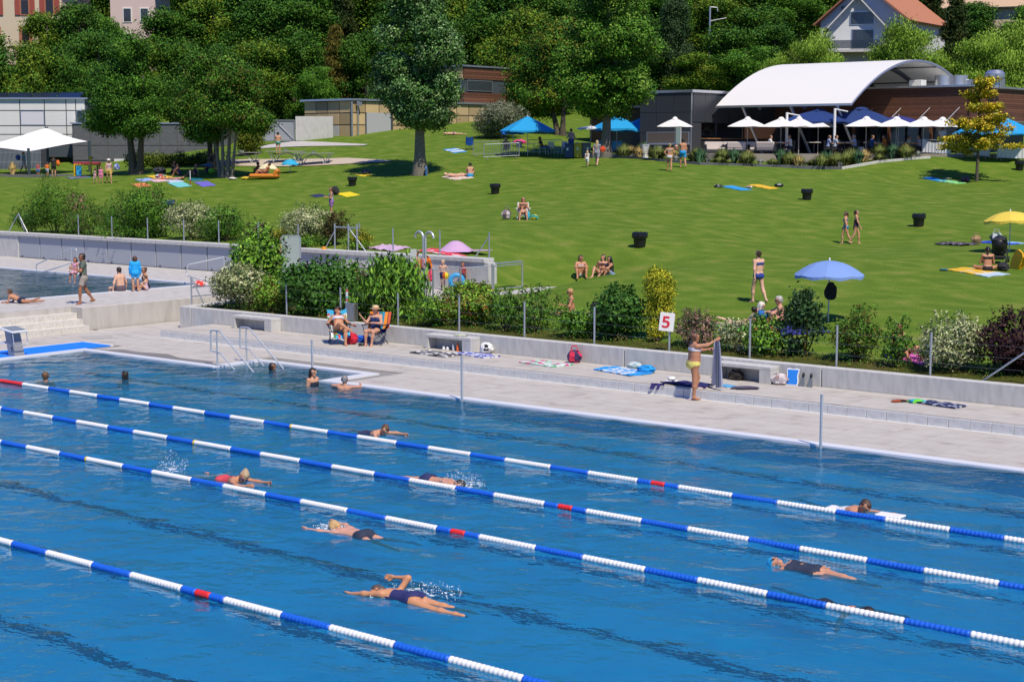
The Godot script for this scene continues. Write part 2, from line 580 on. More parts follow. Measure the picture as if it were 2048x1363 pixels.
# ---------------------------------------------------------------- raised level, walls
func make_walls() -> void:
	var g := MB.new()
	g.box(Vector3(-48, 0.38, -39.98), Vector3(4.0, 0.80, 13.64), Basis(), 0.015)
	strip(g, -92.0, -50.0, -46.8, -42.35, -0.2, 0.78)
	strip(g, -46.0, -38.6, -46.8, -43.25, -0.2, 0.779)
	strip(g, -46.0, -44.2, -43.25, -39.5, -0.2, 0.778)
	strip(g, -49.95, -46.62, -33.15, -12.0, -0.2, 0.777)
	structure(g, "raised_deck", mats.concrete)
	g = MB.new()
	for k in 3:
		strip(g, -46.62 + k * 0.33, -46.29 + k * 0.33, -33.14, -12.0, -0.1, 0.585 - k * 0.195)
	structure(g, "stair_floor", mats.pale_concrete)
	g = MB.new()
	for k in 4:
		strip(g, -45.99, -44.21, -39.5 + k * 0.32, -39.18 + k * 0.32, -0.1, 0.62 - k * 0.155)
	structure(g, "passage_stair_floor", mats.pale_concrete)
	g = MB.new()
	strip(g, -92.0, -50.32, -42.35, -42.05, 0.4, 0.795)
	strip(g, -50.32, -50.0, -42.35, -12.0, 0.4, 0.795)
	structure(g, "upper_pool_rim", mats.rim)
	g = MB.new()
	strip(g, -92.0, -50.3, -42.1, -12.0, -0.9, -0.5)
	structure(g, "upper_pool_floor", mats.pool_wall)
	water_sheet("upper_water", -92.0, -50.32, -42.05, -14.0, 0.755, 0.3, water_mat("upper_water", Color(0.035, 0.15, 0.25), 0.35), 1.3)
	# front retaining wall in lengths, with open joints
	var w := thing("retaining_wall", "low pale concrete wall with planted bed behind it along the pool terrace", "wall")
	for s in [[-44.1, -43.5], [-43.475, -36.2], [-36.175, -25.25], [-25.225, -19.22], [-19.195, -12.3], [-12.275, 2.0]]:
		g = MB.new()
		g.box(Vector3((s[0] + s[1]) * 0.5, 0.325, -35.95), Vector3(s[1] - s[0], 0.85, 0.3), Basis(), 0.012)
		part(g, "wall_section", mats.concrete_wall, w)
	g = MB.new()
	g.box(Vector3(-43.95, 0.37, -39.66), Vector3(0.3, 0.78, 7.1), Basis(), 0.012)
	part(g, "wall_section", mats.concrete_wall, w)
	# three bench boxes set against the wall
	var labels := ["concrete bench box below the variegated shrub at the wall", "concrete bench box with shoes and bottles standing under it", "concrete bench box with a dark bag in it behind standing woman"]
	var bx := [[-40.85, -38.95], [-32.2, -30.4], [-22.05, -20.4]]
	for i in 3:
		var x0: float = bx[i][0]; var x1: float = bx[i][1]
		var b := thing("concrete_bench", labels[i], "bench", Vector3((x0 + x1) * 0.5, 0.252, -35.58), 0.0, "bench boxes along the wall")
		var l := x1 - x0
		g = MB.new(); g.box(Vector3(0, 0.385, 0), Vector3(l, 0.09, 0.43), Basis(), 0.008); part(g, "bench_top", mats.concrete_wall, b)
		for sg in [-1.0, 1.0]:
			var wd := 0.12 if sg < 0 else 0.34
			g = MB.new(); g.box(Vector3(sg * (l * 0.5 - wd * 0.5), 0.168, 0), Vector3(wd - 0.002, 0.336, 0.428), Basis(), 0.006); part(g, "bench_side", mats.concrete_wall, b)
		g = MB.new(); g.box(Vector3(-0.11, 0.168, -0.185), Vector3(l - 0.47, 0.33, 0.05)); part(g, "bench_back", mats.concrete_wall, b)
	# far wall with grey panels
	w = thing("panelled_wall", "long concrete wall with grey panels beside the raised pool", "wall")
	g = MB.new(); g.box(Vector3(-69.0, 1.2, -47.15), Vector3(43.0, 1.63, 0.42)); part(g, "wall_core", mats.concrete_wall, w)
	g = MB.new(); g.box(Vector3(-66.0, 1.94, -47.05), Vector3(53.0, 0.16, 0.62), Basis(), 0.012); part(g, "coping", mats.concrete_wall, w)
	g = MB.new(); g.box(Vector3(-81.1, 1.3, -46.88), Vector3(22.0, 1.12, 0.16)); part(g, "wall_section", mats.concrete_wall, w)
	g = MB.new(); g.box(Vector3(-43.37, 1.3, -47.05), Vector3(8.1, 1.115, 0.5), Basis(), 0.012); part(g, "wall_section", mats.concrete_wall, w)
	g = MB.new(); g.box(Vector3(0.88, 0.53, 0), Vector3(1.74, 1.06, 0.05), Basis(), 0.01)
	var pm := g.mesh()
	for k in 13:
		var p := part(pm, "panel", mats.grey_panel, w, Vector3(-70.1 + k * 1.8, 0.79, -46.88))
		var q := MB.new(); q.box(Vector3(0.3, 0.06, 0.05), Vector3(0.08, 0.05, 0.05), Basis(), 0.01)
		part(q, "catch", mats.dark_metal, p)
	# path by the gate
	g = MB.new()
	g.prism(PackedVector2Array([Vector2(-39.35, -47.4), Vector2(-39.35, -43.3), Vector2(-38.3, -44.6), Vector2(-37.2, -46.4), Vector2(-36.8, -48.2), Vector2(-37.6, -50.0), Vector2(-38.6, -49.4), Vector2(-39.35, -48.4)]), 0.3, 0.845)
	structure(g, "path", mats.concrete)

# ---------------------------------------------------------------- lawn and slope
func axis(breaks: Array) -> PackedFloat32Array:
	var o := PackedFloat32Array()
	for i in breaks.size() - 1:
		var a: float = breaks[i][0]; var b: float = breaks[i + 1][0]; var st: float = breaks[i][1]
		var k := maxi(1, roundi(absf(b - a) / st))
		for j in k:
			o.append(lerpf(a, b, float(j) / k))
	o.append(breaks[-1][0])
	return o

func make_land() -> void:
	land_solve()
	var xs := axis([[-420.0, 12.0], [-180.0, 4.0], [-120.0, 1.5], [-70.0, 0.8], [-46.0, 0.7], [-44.0, 0.5], [-39.4, 0.5], [-10.0, 0.8], [6.0, 6.0], [120.0, 6.0]])
	var zs := axis([[-36.05, 0.5], [-43.2, 0.5], [-46.95, 0.5], [-60.0, 0.8], [-110.0, 1.5], [-140.0, 5.0], [-380.0, 5.0]])
	var dry := FastNoiseLite.new()
	dry.seed = 21; dry.frequency = 0.11; dry.fractal_octaves = 4
	var g := MB.new()
	g.colored = true
	var nx := xs.size(); var nz := zs.size()
	var patches := [[-37.6, -49.5, 2.6, 1.0], [-35.4, -50.4, 2.4, 0.8], [-33.5, -49.0, 2.2, 0.5], [-41.6, -90.0, 5.0, 0.5], [-63.5, -86.0, 5.0, 0.9], [-70.0, -76.0, 3.2, 0.8], [-81.0, -92.0, 6.0, 0.9], [-23.0, -45.0, 2.4, 0.7], [-18.5, -45.5, 3.0, 0.7], [-16.0, -43.5, 2.0, 0.8], [-93.5, -71.0, 3.5, 0.9], [-62.0, -82.0, 4.0, 0.6], [-21.0, -48.0, 2.0, 0.5], [-49.0, -81.0, 5.0, 0.4], [-40.0, -95.0, 3.0, 0.6]]
	for j in nz:
		for i in nx:
			var x := xs[i]; var z := zs[j]
			var h := land(x, z) if z > -345.0 else land(x, -345.0)
			var d := clampf(dry.get_noise_2d(x, z) * 1.9 - 0.1, 0.0, 0.6) + clampf(dry.get_noise_2d(x * 0.35 + 90.0, z * 0.9) * 1.3 - 0.2, 0.0, 0.35)
			for p in patches:
				var q: float = Vector2(x - p[0], (z - p[1])).length() / p[2] + dry.get_noise_2d(x * 2.1 + 30.0, z * 2.1) * 0.9
				d += clampf(1.0 - q, 0.0, 1.0) * p[3]
			d = minf(d, 1.0)
			g.col = Color(lerpf(1.0, 2.15, d), lerpf(1.0, 1.28, d), lerpf(1.0, 1.9, d))
			if z < -132.0 or (x < -39.4 and z > -46.9) or (z > -37.2):
				g.col = Color(0.62, 0.42, 0.8)
			g.vert(Vector3(x, h, z), Vector3.UP)
	for j in nz - 1:
		for i in nx - 1:
			var cx := (xs[i] + xs[i + 1]) * 0.5; var cz := (zs[j] + zs[j + 1]) * 0.5
			if cx < -39.45 and cz > -46.95 and not (cx > -44.0 and cz > -43.2):
				continue
			var a := j * nx + i
			g.ix.append_array([a, a + nx, a + 1, a + 1, a + nx, a + nx + 1])
	for q in g.n.size():
		g.n[q] = Vector3.ZERO
	for t in range(0, g.ix.size(), 3):
		var fn := (g.v[g.ix[t + 2]] - g.v[g.ix[t]]).cross(g.v[g.ix[t + 1]] - g.v[g.ix[t]])
		if fn.y < 0.0:
			fn = -fn
			var s := g.ix[t + 1]; g.ix[t + 1] = g.ix[t + 2]; g.ix[t + 2] = s
		for k in 3:
			g.n[g.ix[t + k]] += fn
	for q in g.n.size():
		g.n[q] = g.n[q].normalized() if g.n[q].length() > 1e-9 else Vector3.UP
	var m := StandardMaterial3D.new()
	m.resource_name = "lawn"
	m.albedo_texture = noise_tex(50, 0.012, [[0.0, 0.092, 0.165, 0.016], [0.4, 0.120, 0.205, 0.022], [0.62, 0.148, 0.225, 0.028], [0.82, 0.20, 0.245, 0.045], [1.0, 0.27, 0.26, 0.075]], 512, 5)
	m.vertex_color_use_as_albedo = true
	m.roughness = 0.95
	m.metallic_specular = 0.2
	m.uv1_triplanar = true; m.uv1_world_triplanar = true
	m.uv1_scale = Vector3(0.09, 0.09, 0.15)
	m.detail_enabled = true
	m.detail_blend_mode = BaseMaterial3D.BLEND_MODE_MUL
	m.detail_albedo = noise_tex(51, 0.09, [[0.0, 0.42, 0.46, 0.40], [0.45, 0.86, 0.87, 0.84], [1.0, 1.0, 1.0, 1.0]], 512, 3)
	m.detail_uv_layer = BaseMaterial3D.DETAIL_UV_2
	m.uv2_triplanar = true; m.uv2_world_triplanar = true
	m.uv2_scale = Vector3(0.22, 0.22, 0.34)
	m.heightmap_enabled = true
	m.heightmap_texture = noise_tex(52, 0.2, [], 512, 2)
	m.heightmap_scale = 1.2
	structure(g, "lawn", m)
	make_fallen_leaves()

# leaves fallen below the trees
func make_fallen_leaves() -> void:
	rng.seed = 44
	var lf := MB.new(); lf.colored = true
	for k in 420:
		var c: Array = [[-71.2, -77.0, 7.0], [-62.5, -86.0, 6.0], [-60.0, -76.0, 14.0], [-85.0, -70.0, 12.0], [-42.0, -90.0, 6.0]][k % 5]
		var x: float = c[0] + rng.randfn() * c[2]; var z: float = c[1] + rng.randfn() * c[2] * 0.6
		if z > -49.0: continue
		lf.col = [Color(0.50, 0.40, 0.12), Color(0.42, 0.30, 0.10), Color(0.55, 0.50, 0.25)][k % 3]
		var b := Basis(Vector3.UP, rng.randf() * TAU)
		lf.quad(on(x, z, 0.05) + b * Vector3(-0.06, 0, 0), on(x, z, 0.05) + b * Vector3(0, 0.02, 0.04), on(x, z, 0.05) + b * Vector3(0.07, 0, 0), on(x, z, 0.05) + b * Vector3(0, 0.02, -0.04), Vector3.UP)
	tag(part(lf, "fallen_leaves", leaf_mat("leaf"), self), "dry yellow leaves fallen on the lawn below the trees", "leaves", "", "stuff")

# ---------------------------------------------------------------- plants
# scatters leaf-sized faces in clumps through the outer part of lobes [centre, radii]
func leaves(g: MB, lobes: Array, clumps: int, per: int, size: float, spread: float, cols: Array, opt := {}) -> void:
	g.colored = true
	var vary: float = opt.get("vary", 0.22)
	var inner: float = opt.get("inner", 0.55)
	var droop: float = opt.get("droop", 0.0)
	var slim: float = opt.get("slim", 0.6)
	var ragged: float = opt.get("ragged", 0.25)
	var tot := 0.0
	var cum := []
	for l in lobes:
		var r: Vector3 = l[1]
		tot += pow(r.x * r.y * r.z, 0.667)
		cum.append(tot)
	var nz := FastNoiseLite.new()
	nz.seed = rng.randi() % 1000; nz.frequency = opt.get("lump", 0.5)
	for k in clumps:
		var pick := rng.randf() * tot
		var li := 0
		while cum[li] < pick: li += 1
		var c0: Vector3 = lobes[li][0]; var r0: Vector3 = lobes[li][1]
		var d := Vector3(rng.randfn(), rng.randfn(), rng.randfn()).normalized()
		var rr := 1.0 - (1.0 - inner) * pow(rng.randf(), 1.6)
		var sp := c0 + d * r0
		rr *= 1.0 + ragged * 2.0 * nz.get_noise_3d(sp.x, sp.y, sp.z)
		var c := c0 + d * r0 * rr
		if c.y < opt.get("floor", 0.05): c.y = opt.get("floor", 0.05) + rng.randf() * 0.1
		var out := (d / r0).normalized()
		var base: Color = cols[rng.randi() % cols.size()]
		var bk := 1.0 + rng.randfn() * vary * 0.6
		for q in per:
			var p := c + Vector3(rng.randfn(), rng.randfn() * 0.7, rng.randfn()) * spread
			var nn := (out + Vector3(rng.randfn(), rng.randfn() + 0.35, rng.randfn()) * 0.75).normalized()
			var u := nn.cross(Vector3(rng.randfn(), rng.randfn(), rng.randfn())).normalized()
			if droop > 0.0:
				u = (u + Vector3(0, -droop * 2.0, 0)).normalized()
				nn = (nn - u * nn.dot(u)).normalized()
			var w := nn.cross(u)
			var s := size * rng.randf_range(0.65, 1.3)
			u *= s; w *= s * slim
			var sn := (nn + out * 0.6).normalized()
			if sn.dot(nn) < 0.15: sn = nn
			var f := bk * (1.0 + rng.randfn() * vary)
			var cc := Color(base.r * f, base.g * f, base.b * f)
			var i := g.v.size()
			g.v.append(p - u * 0.5); g.v.append(p + w * 0.5 - u * 0.05 - nn * s * 0.12); g.v.append(p + u * 0.5); g.v.append(p - w * 0.5 - u * 0.05 - nn * s * 0.12)
			for e in 4:
				g.n.append(sn); g.c.append(cc); g.uv.append(Vector2.ZERO)
			g.ix.append(i); g.ix.append(i + 1); g.ix.append(i + 2); g.ix.append(i); g.ix.append(i + 2); g.ix.append(i + 3)

# boughs: many small lobes spread over the envelope that a few large ones describe
func boughs(env: Array, n: int, r: float) -> Array:
	var o := []
	for k in n:
		var e: Array = env[k % env.size()]
		var d := Vector3(rng.randfn(), rng.randfn(), rng.randfn()).normalized()
		var q := r * rng.randf_range(0.7, 1.25)
		var rad: Vector3 = e[1]
		o.append([e[0] + d * (rad - Vector3.ONE * q * 0.75).max(Vector3.ONE * 0.1) * rng.randf_range(0.75, 1.0), Vector3(q, q * 0.72, q)])
	return o

func limb(g: MB, a: Vector3, b: Vector3, ra: float, rb: float, bend := 0.15, sides := 7) -> void:
	var pts := []; var rad := []
	var l := (b - a).length()
	var off := Vector3(rng.randfn(), 0.3 * rng.randfn(), rng.randfn()) * l * bend
	for i in 6:
		var t := i / 5.0
		pts.append(a.lerp(b, t) + off * sin(PI * t) * 0.6)
		rad.append(lerpf(ra, rb, t))
	g.tube(pts, rad, sides)

func trunk_mesh(stems: Array, height: float, reach: Vector3, r: float, twigs := 14) -> MB:
	var g := MB.new()
	for s in stems:
		var a: Vector3 = s[0]; var b: Vector3 = s[1]; var rr: float = s[2]
		var pts := []; var rad := []
		for i in 9:
			var t := i / 8.0
			pts.append(a.lerp(b, t) + Vector3(sin(t * 5.0 + a.x), 0, cos(t * 4.0 + a.z)) * rr * 0.35 * t)
			rad.append(rr * (1.0 - 0.72 * t) * (1.0 + 0.7 * pow(1.0 - t, 14.0)))
		g.tube(pts, rad, 12)
		for k in twigs / stems.size():
			var t := rng.randf_range(0.3, 0.95)
			var p := a.lerp(b, t)
			var ang := rng.randf() * TAU
			var q := p + Vector3(cos(ang) * reach.x, rng.randf_range(0.2, 0.7) * reach.y, sin(ang) * reach.z) * rng.randf_range(0.45, 0.8) * (1.15 - 0.5 * t)
			limb(g, p, q, rr * (0.42 - 0.3 * t), rr * 0.05, 0.12, 6)
	return g

func bark_mat(key: String, a: Color, b: Color) -> StandardMaterial3D:
	return rough_paint(key, [[0.0, a.r, a.g, a.b], [0.5, (a.r + b.r) * 0.5, (a.g + b.g) * 0.5, (a.b + b.b) * 0.5], [1.0, b.r, b.g, b.b]], Vector3(1.6, 0.35, 1.6), 60, 0.04, 0.95, 1.5, 256)

func tree(called: String, label: String, at: Vector3, trunk: MB, crown: MB, bark: Material, lm: Material, group := "") -> Node3D:
	var t := thing(called, label, "tree", at, 0.0, group)
	part(trunk, "trunk", bark, t)
	part(crown, "crown", lm, t)
	return t

const GREEN_DARK := [Color(0.028, 0.087, 0.013), Color(0.041, 0.117, 0.017), Color(0.058, 0.148, 0.020), Color(0.077, 0.173, 0.022)]
const GREEN_MID := [Color(0.064, 0.171, 0.019), Color(0.092, 0.231, 0.024), Color(0.120, 0.266, 0.029), Color(0.050, 0.137, 0.017)]
const GREEN_OLIVE := [Color(0.099, 0.170, 0.017), Color(0.138, 0.212, 0.019), Color(0.073, 0.138, 0.014), Color(0.171, 0.235, 0.022)]
const GREEN_LIGHT := [Color(0.157, 0.295, 0.034), Color(0.212, 0.359, 0.043), Color(0.133, 0.248, 0.029), Color(0.251, 0.391, 0.054)]
const BROWNISH := [Color(0.119, 0.105, 0.022), Color(0.147, 0.126, 0.026), Color(0.091, 0.098, 0.019)]
const DARK_FIR := [Color(0.022, 0.045, 0.014), Color(0.031, 0.062, 0.017), Color(0.053, 0.070, 0.017)]

func make_hero_trees() -> void:
	var grey := bark_mat("grey_bark", Color(0.10, 0.085, 0.065), Color(0.30, 0.27, 0.22))
	var brown := bark_mat("brown_bark", Color(0.05, 0.042, 0.032), Color(0.16, 0.135, 0.10))
	var lm := leaf_mat("leaf", 0.5, 0.22)
	var gl := leaf_mat("glossy_leaf", 0.34, 0.2)
	# double-trunked tree on the left
	rng.seed = 101
	var c := MB.new()
	var L1 := [[Vector3(-0.1, 8.3, 0), Vector3(2.1, 1.9, 2.1)], [Vector3(-2.2, 5.9, 0.3), Vector3(1.75, 2.0, 1.8)], [Vector3(0.9, 5.6, -0.2), Vector3(2.0, 2.2, 2.0)], [Vector3(-1.9, 3.9, 0.6), Vector3(1.8, 1.2, 1.7)], [Vector3(0.8, 3.5, 0.4), Vector3(1.9, 1.1, 1.8)], [Vector3(-0.2, 5.4, 1.4), Vector3(1.6, 1.9, 1.2)]]
	leaves(c, boughs(L1, 66, 0.95), 4400, 16, 0.155, 0.22, GREEN_DARK + [GREEN_MID[1]], {"ragged": 0.3, "floor": 2.3})
	var tr := trunk_mesh([[Vector3(-0.1, -0.3, 0), Vector3(-0.9, 6.5, 0.2), 0.31], [Vector3(0.35, -0.3, -0.1), Vector3(0.9, 7.0, -0.2), 0.26]], 8.0, Vector3(2.6, 2.0, 2.4), 0.4, 18)
	tree("broadleaf_tree", "dark broadleaf tree with thick double trunk left of the sunbathing crowd", on(-93.7, -72.4), tr, c, brown, lm)
	# many-stemmed tree
	rng.seed = 102
	c = MB.new()
	L1 = [[Vector3(-0.8, 7.2, 0), Vector3(2.4, 1.9, 2.2)], [Vector3(1.6, 6.2, 0.2), Vector3(1.9, 1.9, 1.9)], [Vector3(-2.2, 4.7, 0.3), Vector3(1.7, 1.8, 1.8)], [Vector3(0.6, 4.7, 0.9), Vector3(2.6, 1.7, 1.8)], [Vector3(2.2, 3.9, -0.2), Vector3(1.5, 1.2, 1.6)], [Vector3(-1.6, 3.2, 0.5), Vector3(1.7, 0.9, 1.6)]]
	leaves(c, boughs(L1, 66, 0.95), 4400, 16, 0.15, 0.22, GREEN_DARK + [GREEN_MID[0], GREEN_MID[2], Color(0.11, 0.10, 0.02)], {"ragged": 0.3, "floor": 2.3})
	tr = trunk_mesh([[Vector3(-0.45, -0.3, 0), Vector3(-1.4, 6.0, 0.3), 0.15], [Vector3(-0.1, -0.3, 0.1), Vector3(-0.2, 6.6, 0.1), 0.14], [Vector3(0.25, -0.3, 0), Vector3(0.5, 6.4, -0.2), 0.16], [Vector3(0.5, -0.3, -0.1), Vector3(1.9, 5.8, 0.2), 0.12]], 7.0, Vector3(2.2, 1.6, 2.0), 0.3, 20)
	tree("broadleaf_tree", "broadleaf tree with four pale stems beside the orange sun lounger", on(-85.3, -73.5), tr, c, grey, lm)
	# one more behind them
	rng.seed = 103
	c = MB.new()
	leaves(c, [[Vector3(0, 5.5, 0), Vector3(2.6, 2.2, 2.4)], [Vector3(-1.2, 3.8, 0), Vector3(1.8, 1.2, 1.8)], [Vector3(1.2, 4.0, 0), Vector3(1.9, 1.3, 1.8)]], 1800, 14, 0.17, 0.24, GREEN_DARK, {"ragged": 0.3, "floor": 2.2})
	tr = trunk_mesh([[Vector3(-0.2, -0.3, 0), Vector3(-0.5, 5.5, 0), 0.24], [Vector3(0.3, -0.3, 0), Vector3(0.7, 5.6, 0), 0.24]], 6.0, Vector3(2.0, 1.5, 2.0), 0.3, 12)
	tree("broadleaf_tree", "dark tree with twin trunks behind the table tennis tables", on(-91.3, -77.5), tr, c, brown, lm)
	# glossy poplar in the middle
	rng.seed = 104
	c = MB.new()
	L1 = [[Vector3(-0.1, 11.4, 0), Vector3(2.4, 2.9, 2.3)], [Vector3(-0.2, 8.0, 0), Vector3(3.3, 3.1, 3.1)], [Vector3(0.3, 5.3, 0.2), Vector3(2.7, 2.0, 2.6)], [Vector3(-1.4, 6.1, 0.8), Vector3(1.8, 1.9, 1.8)], [Vector3(1.5, 8.4, 0.6), Vector3(1.6, 2.0, 1.7)], [Vector3(0.4, 3.9, 0.2), Vector3(1.9, 0.95, 1.9)]]
	leaves(c, boughs(L1, 90, 0.95), 5600, 14, 0.15, 0.19, [Color(0.062, 0.155, 0.042), Color(0.090, 0.195, 0.052), Color(0.115, 0.225, 0.060), Color(0.050, 0.120, 0.034), Color(0.20, 0.31, 0.13)], {"ragged": 0.22, "floor": 2.6, "vary": 0.26, "slim": 0.85})
	tr = trunk_mesh([[Vector3(0, -0.3, 0), Vector3(-0.1, 11.0, 0), 0.38]], 11.0, Vector3(2.6, 2.4, 2.6), 0.45, 22)
	tree("poplar_tree", "tall glossy poplar with ribbed grey trunk in mid lawn", on(-71.24, -77.88), tr, c, grey, gl)
	# plane tree by the kiosk
	rng.seed = 105
	c = MB.new()
	L1 = [[Vector3(0.0, 10.6, 0), Vector3(2.8, 2.7, 2.6)], [Vector3(0.1, 7.4, 0), Vector3(3.9, 2.9, 3.5)], [Vector3(0.6, 4.8, 0.3), Vector3(3.3, 1.7, 3.0)], [Vector3(-1.8, 5.6, 0.8), Vector3(2.0, 1.9, 1.9)], [Vector3(1.9, 7.8, 0.6), Vector3(1.8, 1.9, 1.8)], [Vector3(-0.4, 3.6, 0.2), Vector3(2.4, 0.8, 2.2)]]
	leaves(c, boughs(L1, 84, 1.05), 5600, 14, 0.16, 0.2, GREEN_MID + [Color(0.09, 0.18, 0.025), Color(0.16, 0.26, 0.04)], {"ragged": 0.26, "floor": 2.5, "slim": 0.8})
	tr = trunk_mesh([[Vector3(0, -0.3, 0), Vector3(0.2, 10.0, 0), 0.34]], 10.0, Vector3(3.0, 2.2, 3.0), 0.4, 22)
	tree("plane_tree", "full round plane tree shading the kiosk and recycling bins", on(-64.4, -89.0), tr, c, grey, lm)
	# maple behind the olive
	rng.seed = 106
	c = MB.new()
	leaves(c, [[Vector3(-2.2, 5.0, 0), Vector3(2.4, 2.3, 2.2)], [Vector3(0.2, 6.6, 0), Vector3(2.4, 2.2, 2.2)], [Vector3(-1.2, 3.0, 0.4), Vector3(2.6, 1.3, 2.0)], [Vector3(-3.0, 3.0, 0.2), Vector3(1.8, 1.6, 1.6)]], 2600, 14, 0.19, 0.24, GREEN_MID + [Color(0.14, 0.16, 0.02), Color(0.19, 0.18, 0.022), GREEN_DARK[1]], {"ragged": 0.3, "floor": 1.3})
	tr = trunk_mesh([[Vector3(-0.1, -0.3, 0), Vector3(-1.8, 5.0, 0), 0.24], [Vector3(0.2, -0.3, 0), Vector3(0.4, 6.2, 0), 0.22]], 6.0, Vector3(2.2, 1.6, 2.0), 0.3, 14)
	tree("maple_tree", "maple with yellowing leaves above the grey olive bush", on(-76.4, -99.6), tr, c, brown, lm)
	# yellow young tree on the right
	rng.seed = 107
	c = MB.new()
	var yel := [Color(0.52, 0.42, 0.03), Color(0.60, 0.50, 0.04), Color(0.40, 0.36, 0.03), Color(0.28, 0.29, 0.03), Color(0.48, 0.34, 0.05)]
	tr = MB.new()
	tr.tube([Vector3(0, -0.2, 0), Vector3(0.02, 1.6, 0), Vector3(-0.04, 3.4, 0), Vector3(0.05, 5.7, 0)], [0.11, 0.085, 0.06, 0.012], 9)
	for k in 46:
		var t := rng.randf_range(0.0, 1.0)
		var y0 := lerpf(1.7, 5.5, t)
		var ang := rng.randf() * TAU
		var len := lerpf(2.7, 0.7, pow(t, 0.8)) * rng.randf_range(0.65, 1.05)
		var tip := Vector3(cos(ang) * len, y0 + lerpf(0.15, 0.75, t) * rng.randf_range(0.2, 1.1), sin(ang) * len)
		limb(tr, Vector3(0, y0, 0), tip, 0.032, 0.006, 0.06, 5)
		for q in 3:
			var f := [0.45, 0.72, 0.98][q] as float
			leaves(c, [[Vector3(0, y0, 0).lerp(tip, f), Vector3(0.42, 0.17, 0.42) * (0.9 + 0.3 * rng.randf())]], 14, 8, 0.15, 0.1, yel, {"inner": 0.1, "ragged": 0.1, "slim": 0.75})
	tree("young_tree", "slender young tree with sparse golden leaves beside fenced terrace", on(-39.68, -92.75), tr, c, brown, leaf_mat("golden_leaf", 0.5, 0.5))
	# grey olive
	rng.seed = 108
	c = MB.new()
	leaves(c, [[Vector3(0, 1.5, 0), Vector3(1.75, 1.15, 1.6)], [Vector3(0.3, 1.9, 0.3), Vector3(1.3, 0.75, 1.3)], [Vector3(-0.7, 1.0, 0.3), Vector3(1.2, 0.9, 1.2)]], 900, 12, 0.16, 0.16, [Color(0.16, 0.19, 0.12), Color(0.22, 0.25, 0.17), Color(0.11, 0.14, 0.08)], {"slim": 0.35, "ragged": 0.3, "floor": 0.15})
	tr = trunk_mesh([[Vector3(0, -0.2, 0), Vector3(0.2, 1.6, 0), 0.1], [Vector3(0.15, -0.2, 0), Vector3(-0.4, 1.6, 0), 0.08]], 2.0, Vector3(1.2, 0.8, 1.2), 0.1, 8)
	tree("olive_tree", "grey green olive bush behind the barriers and turquoise parasol", on(-77.6, -93.9), tr, c, grey, leaf_mat("dull_leaf", 0.7, 0.15))

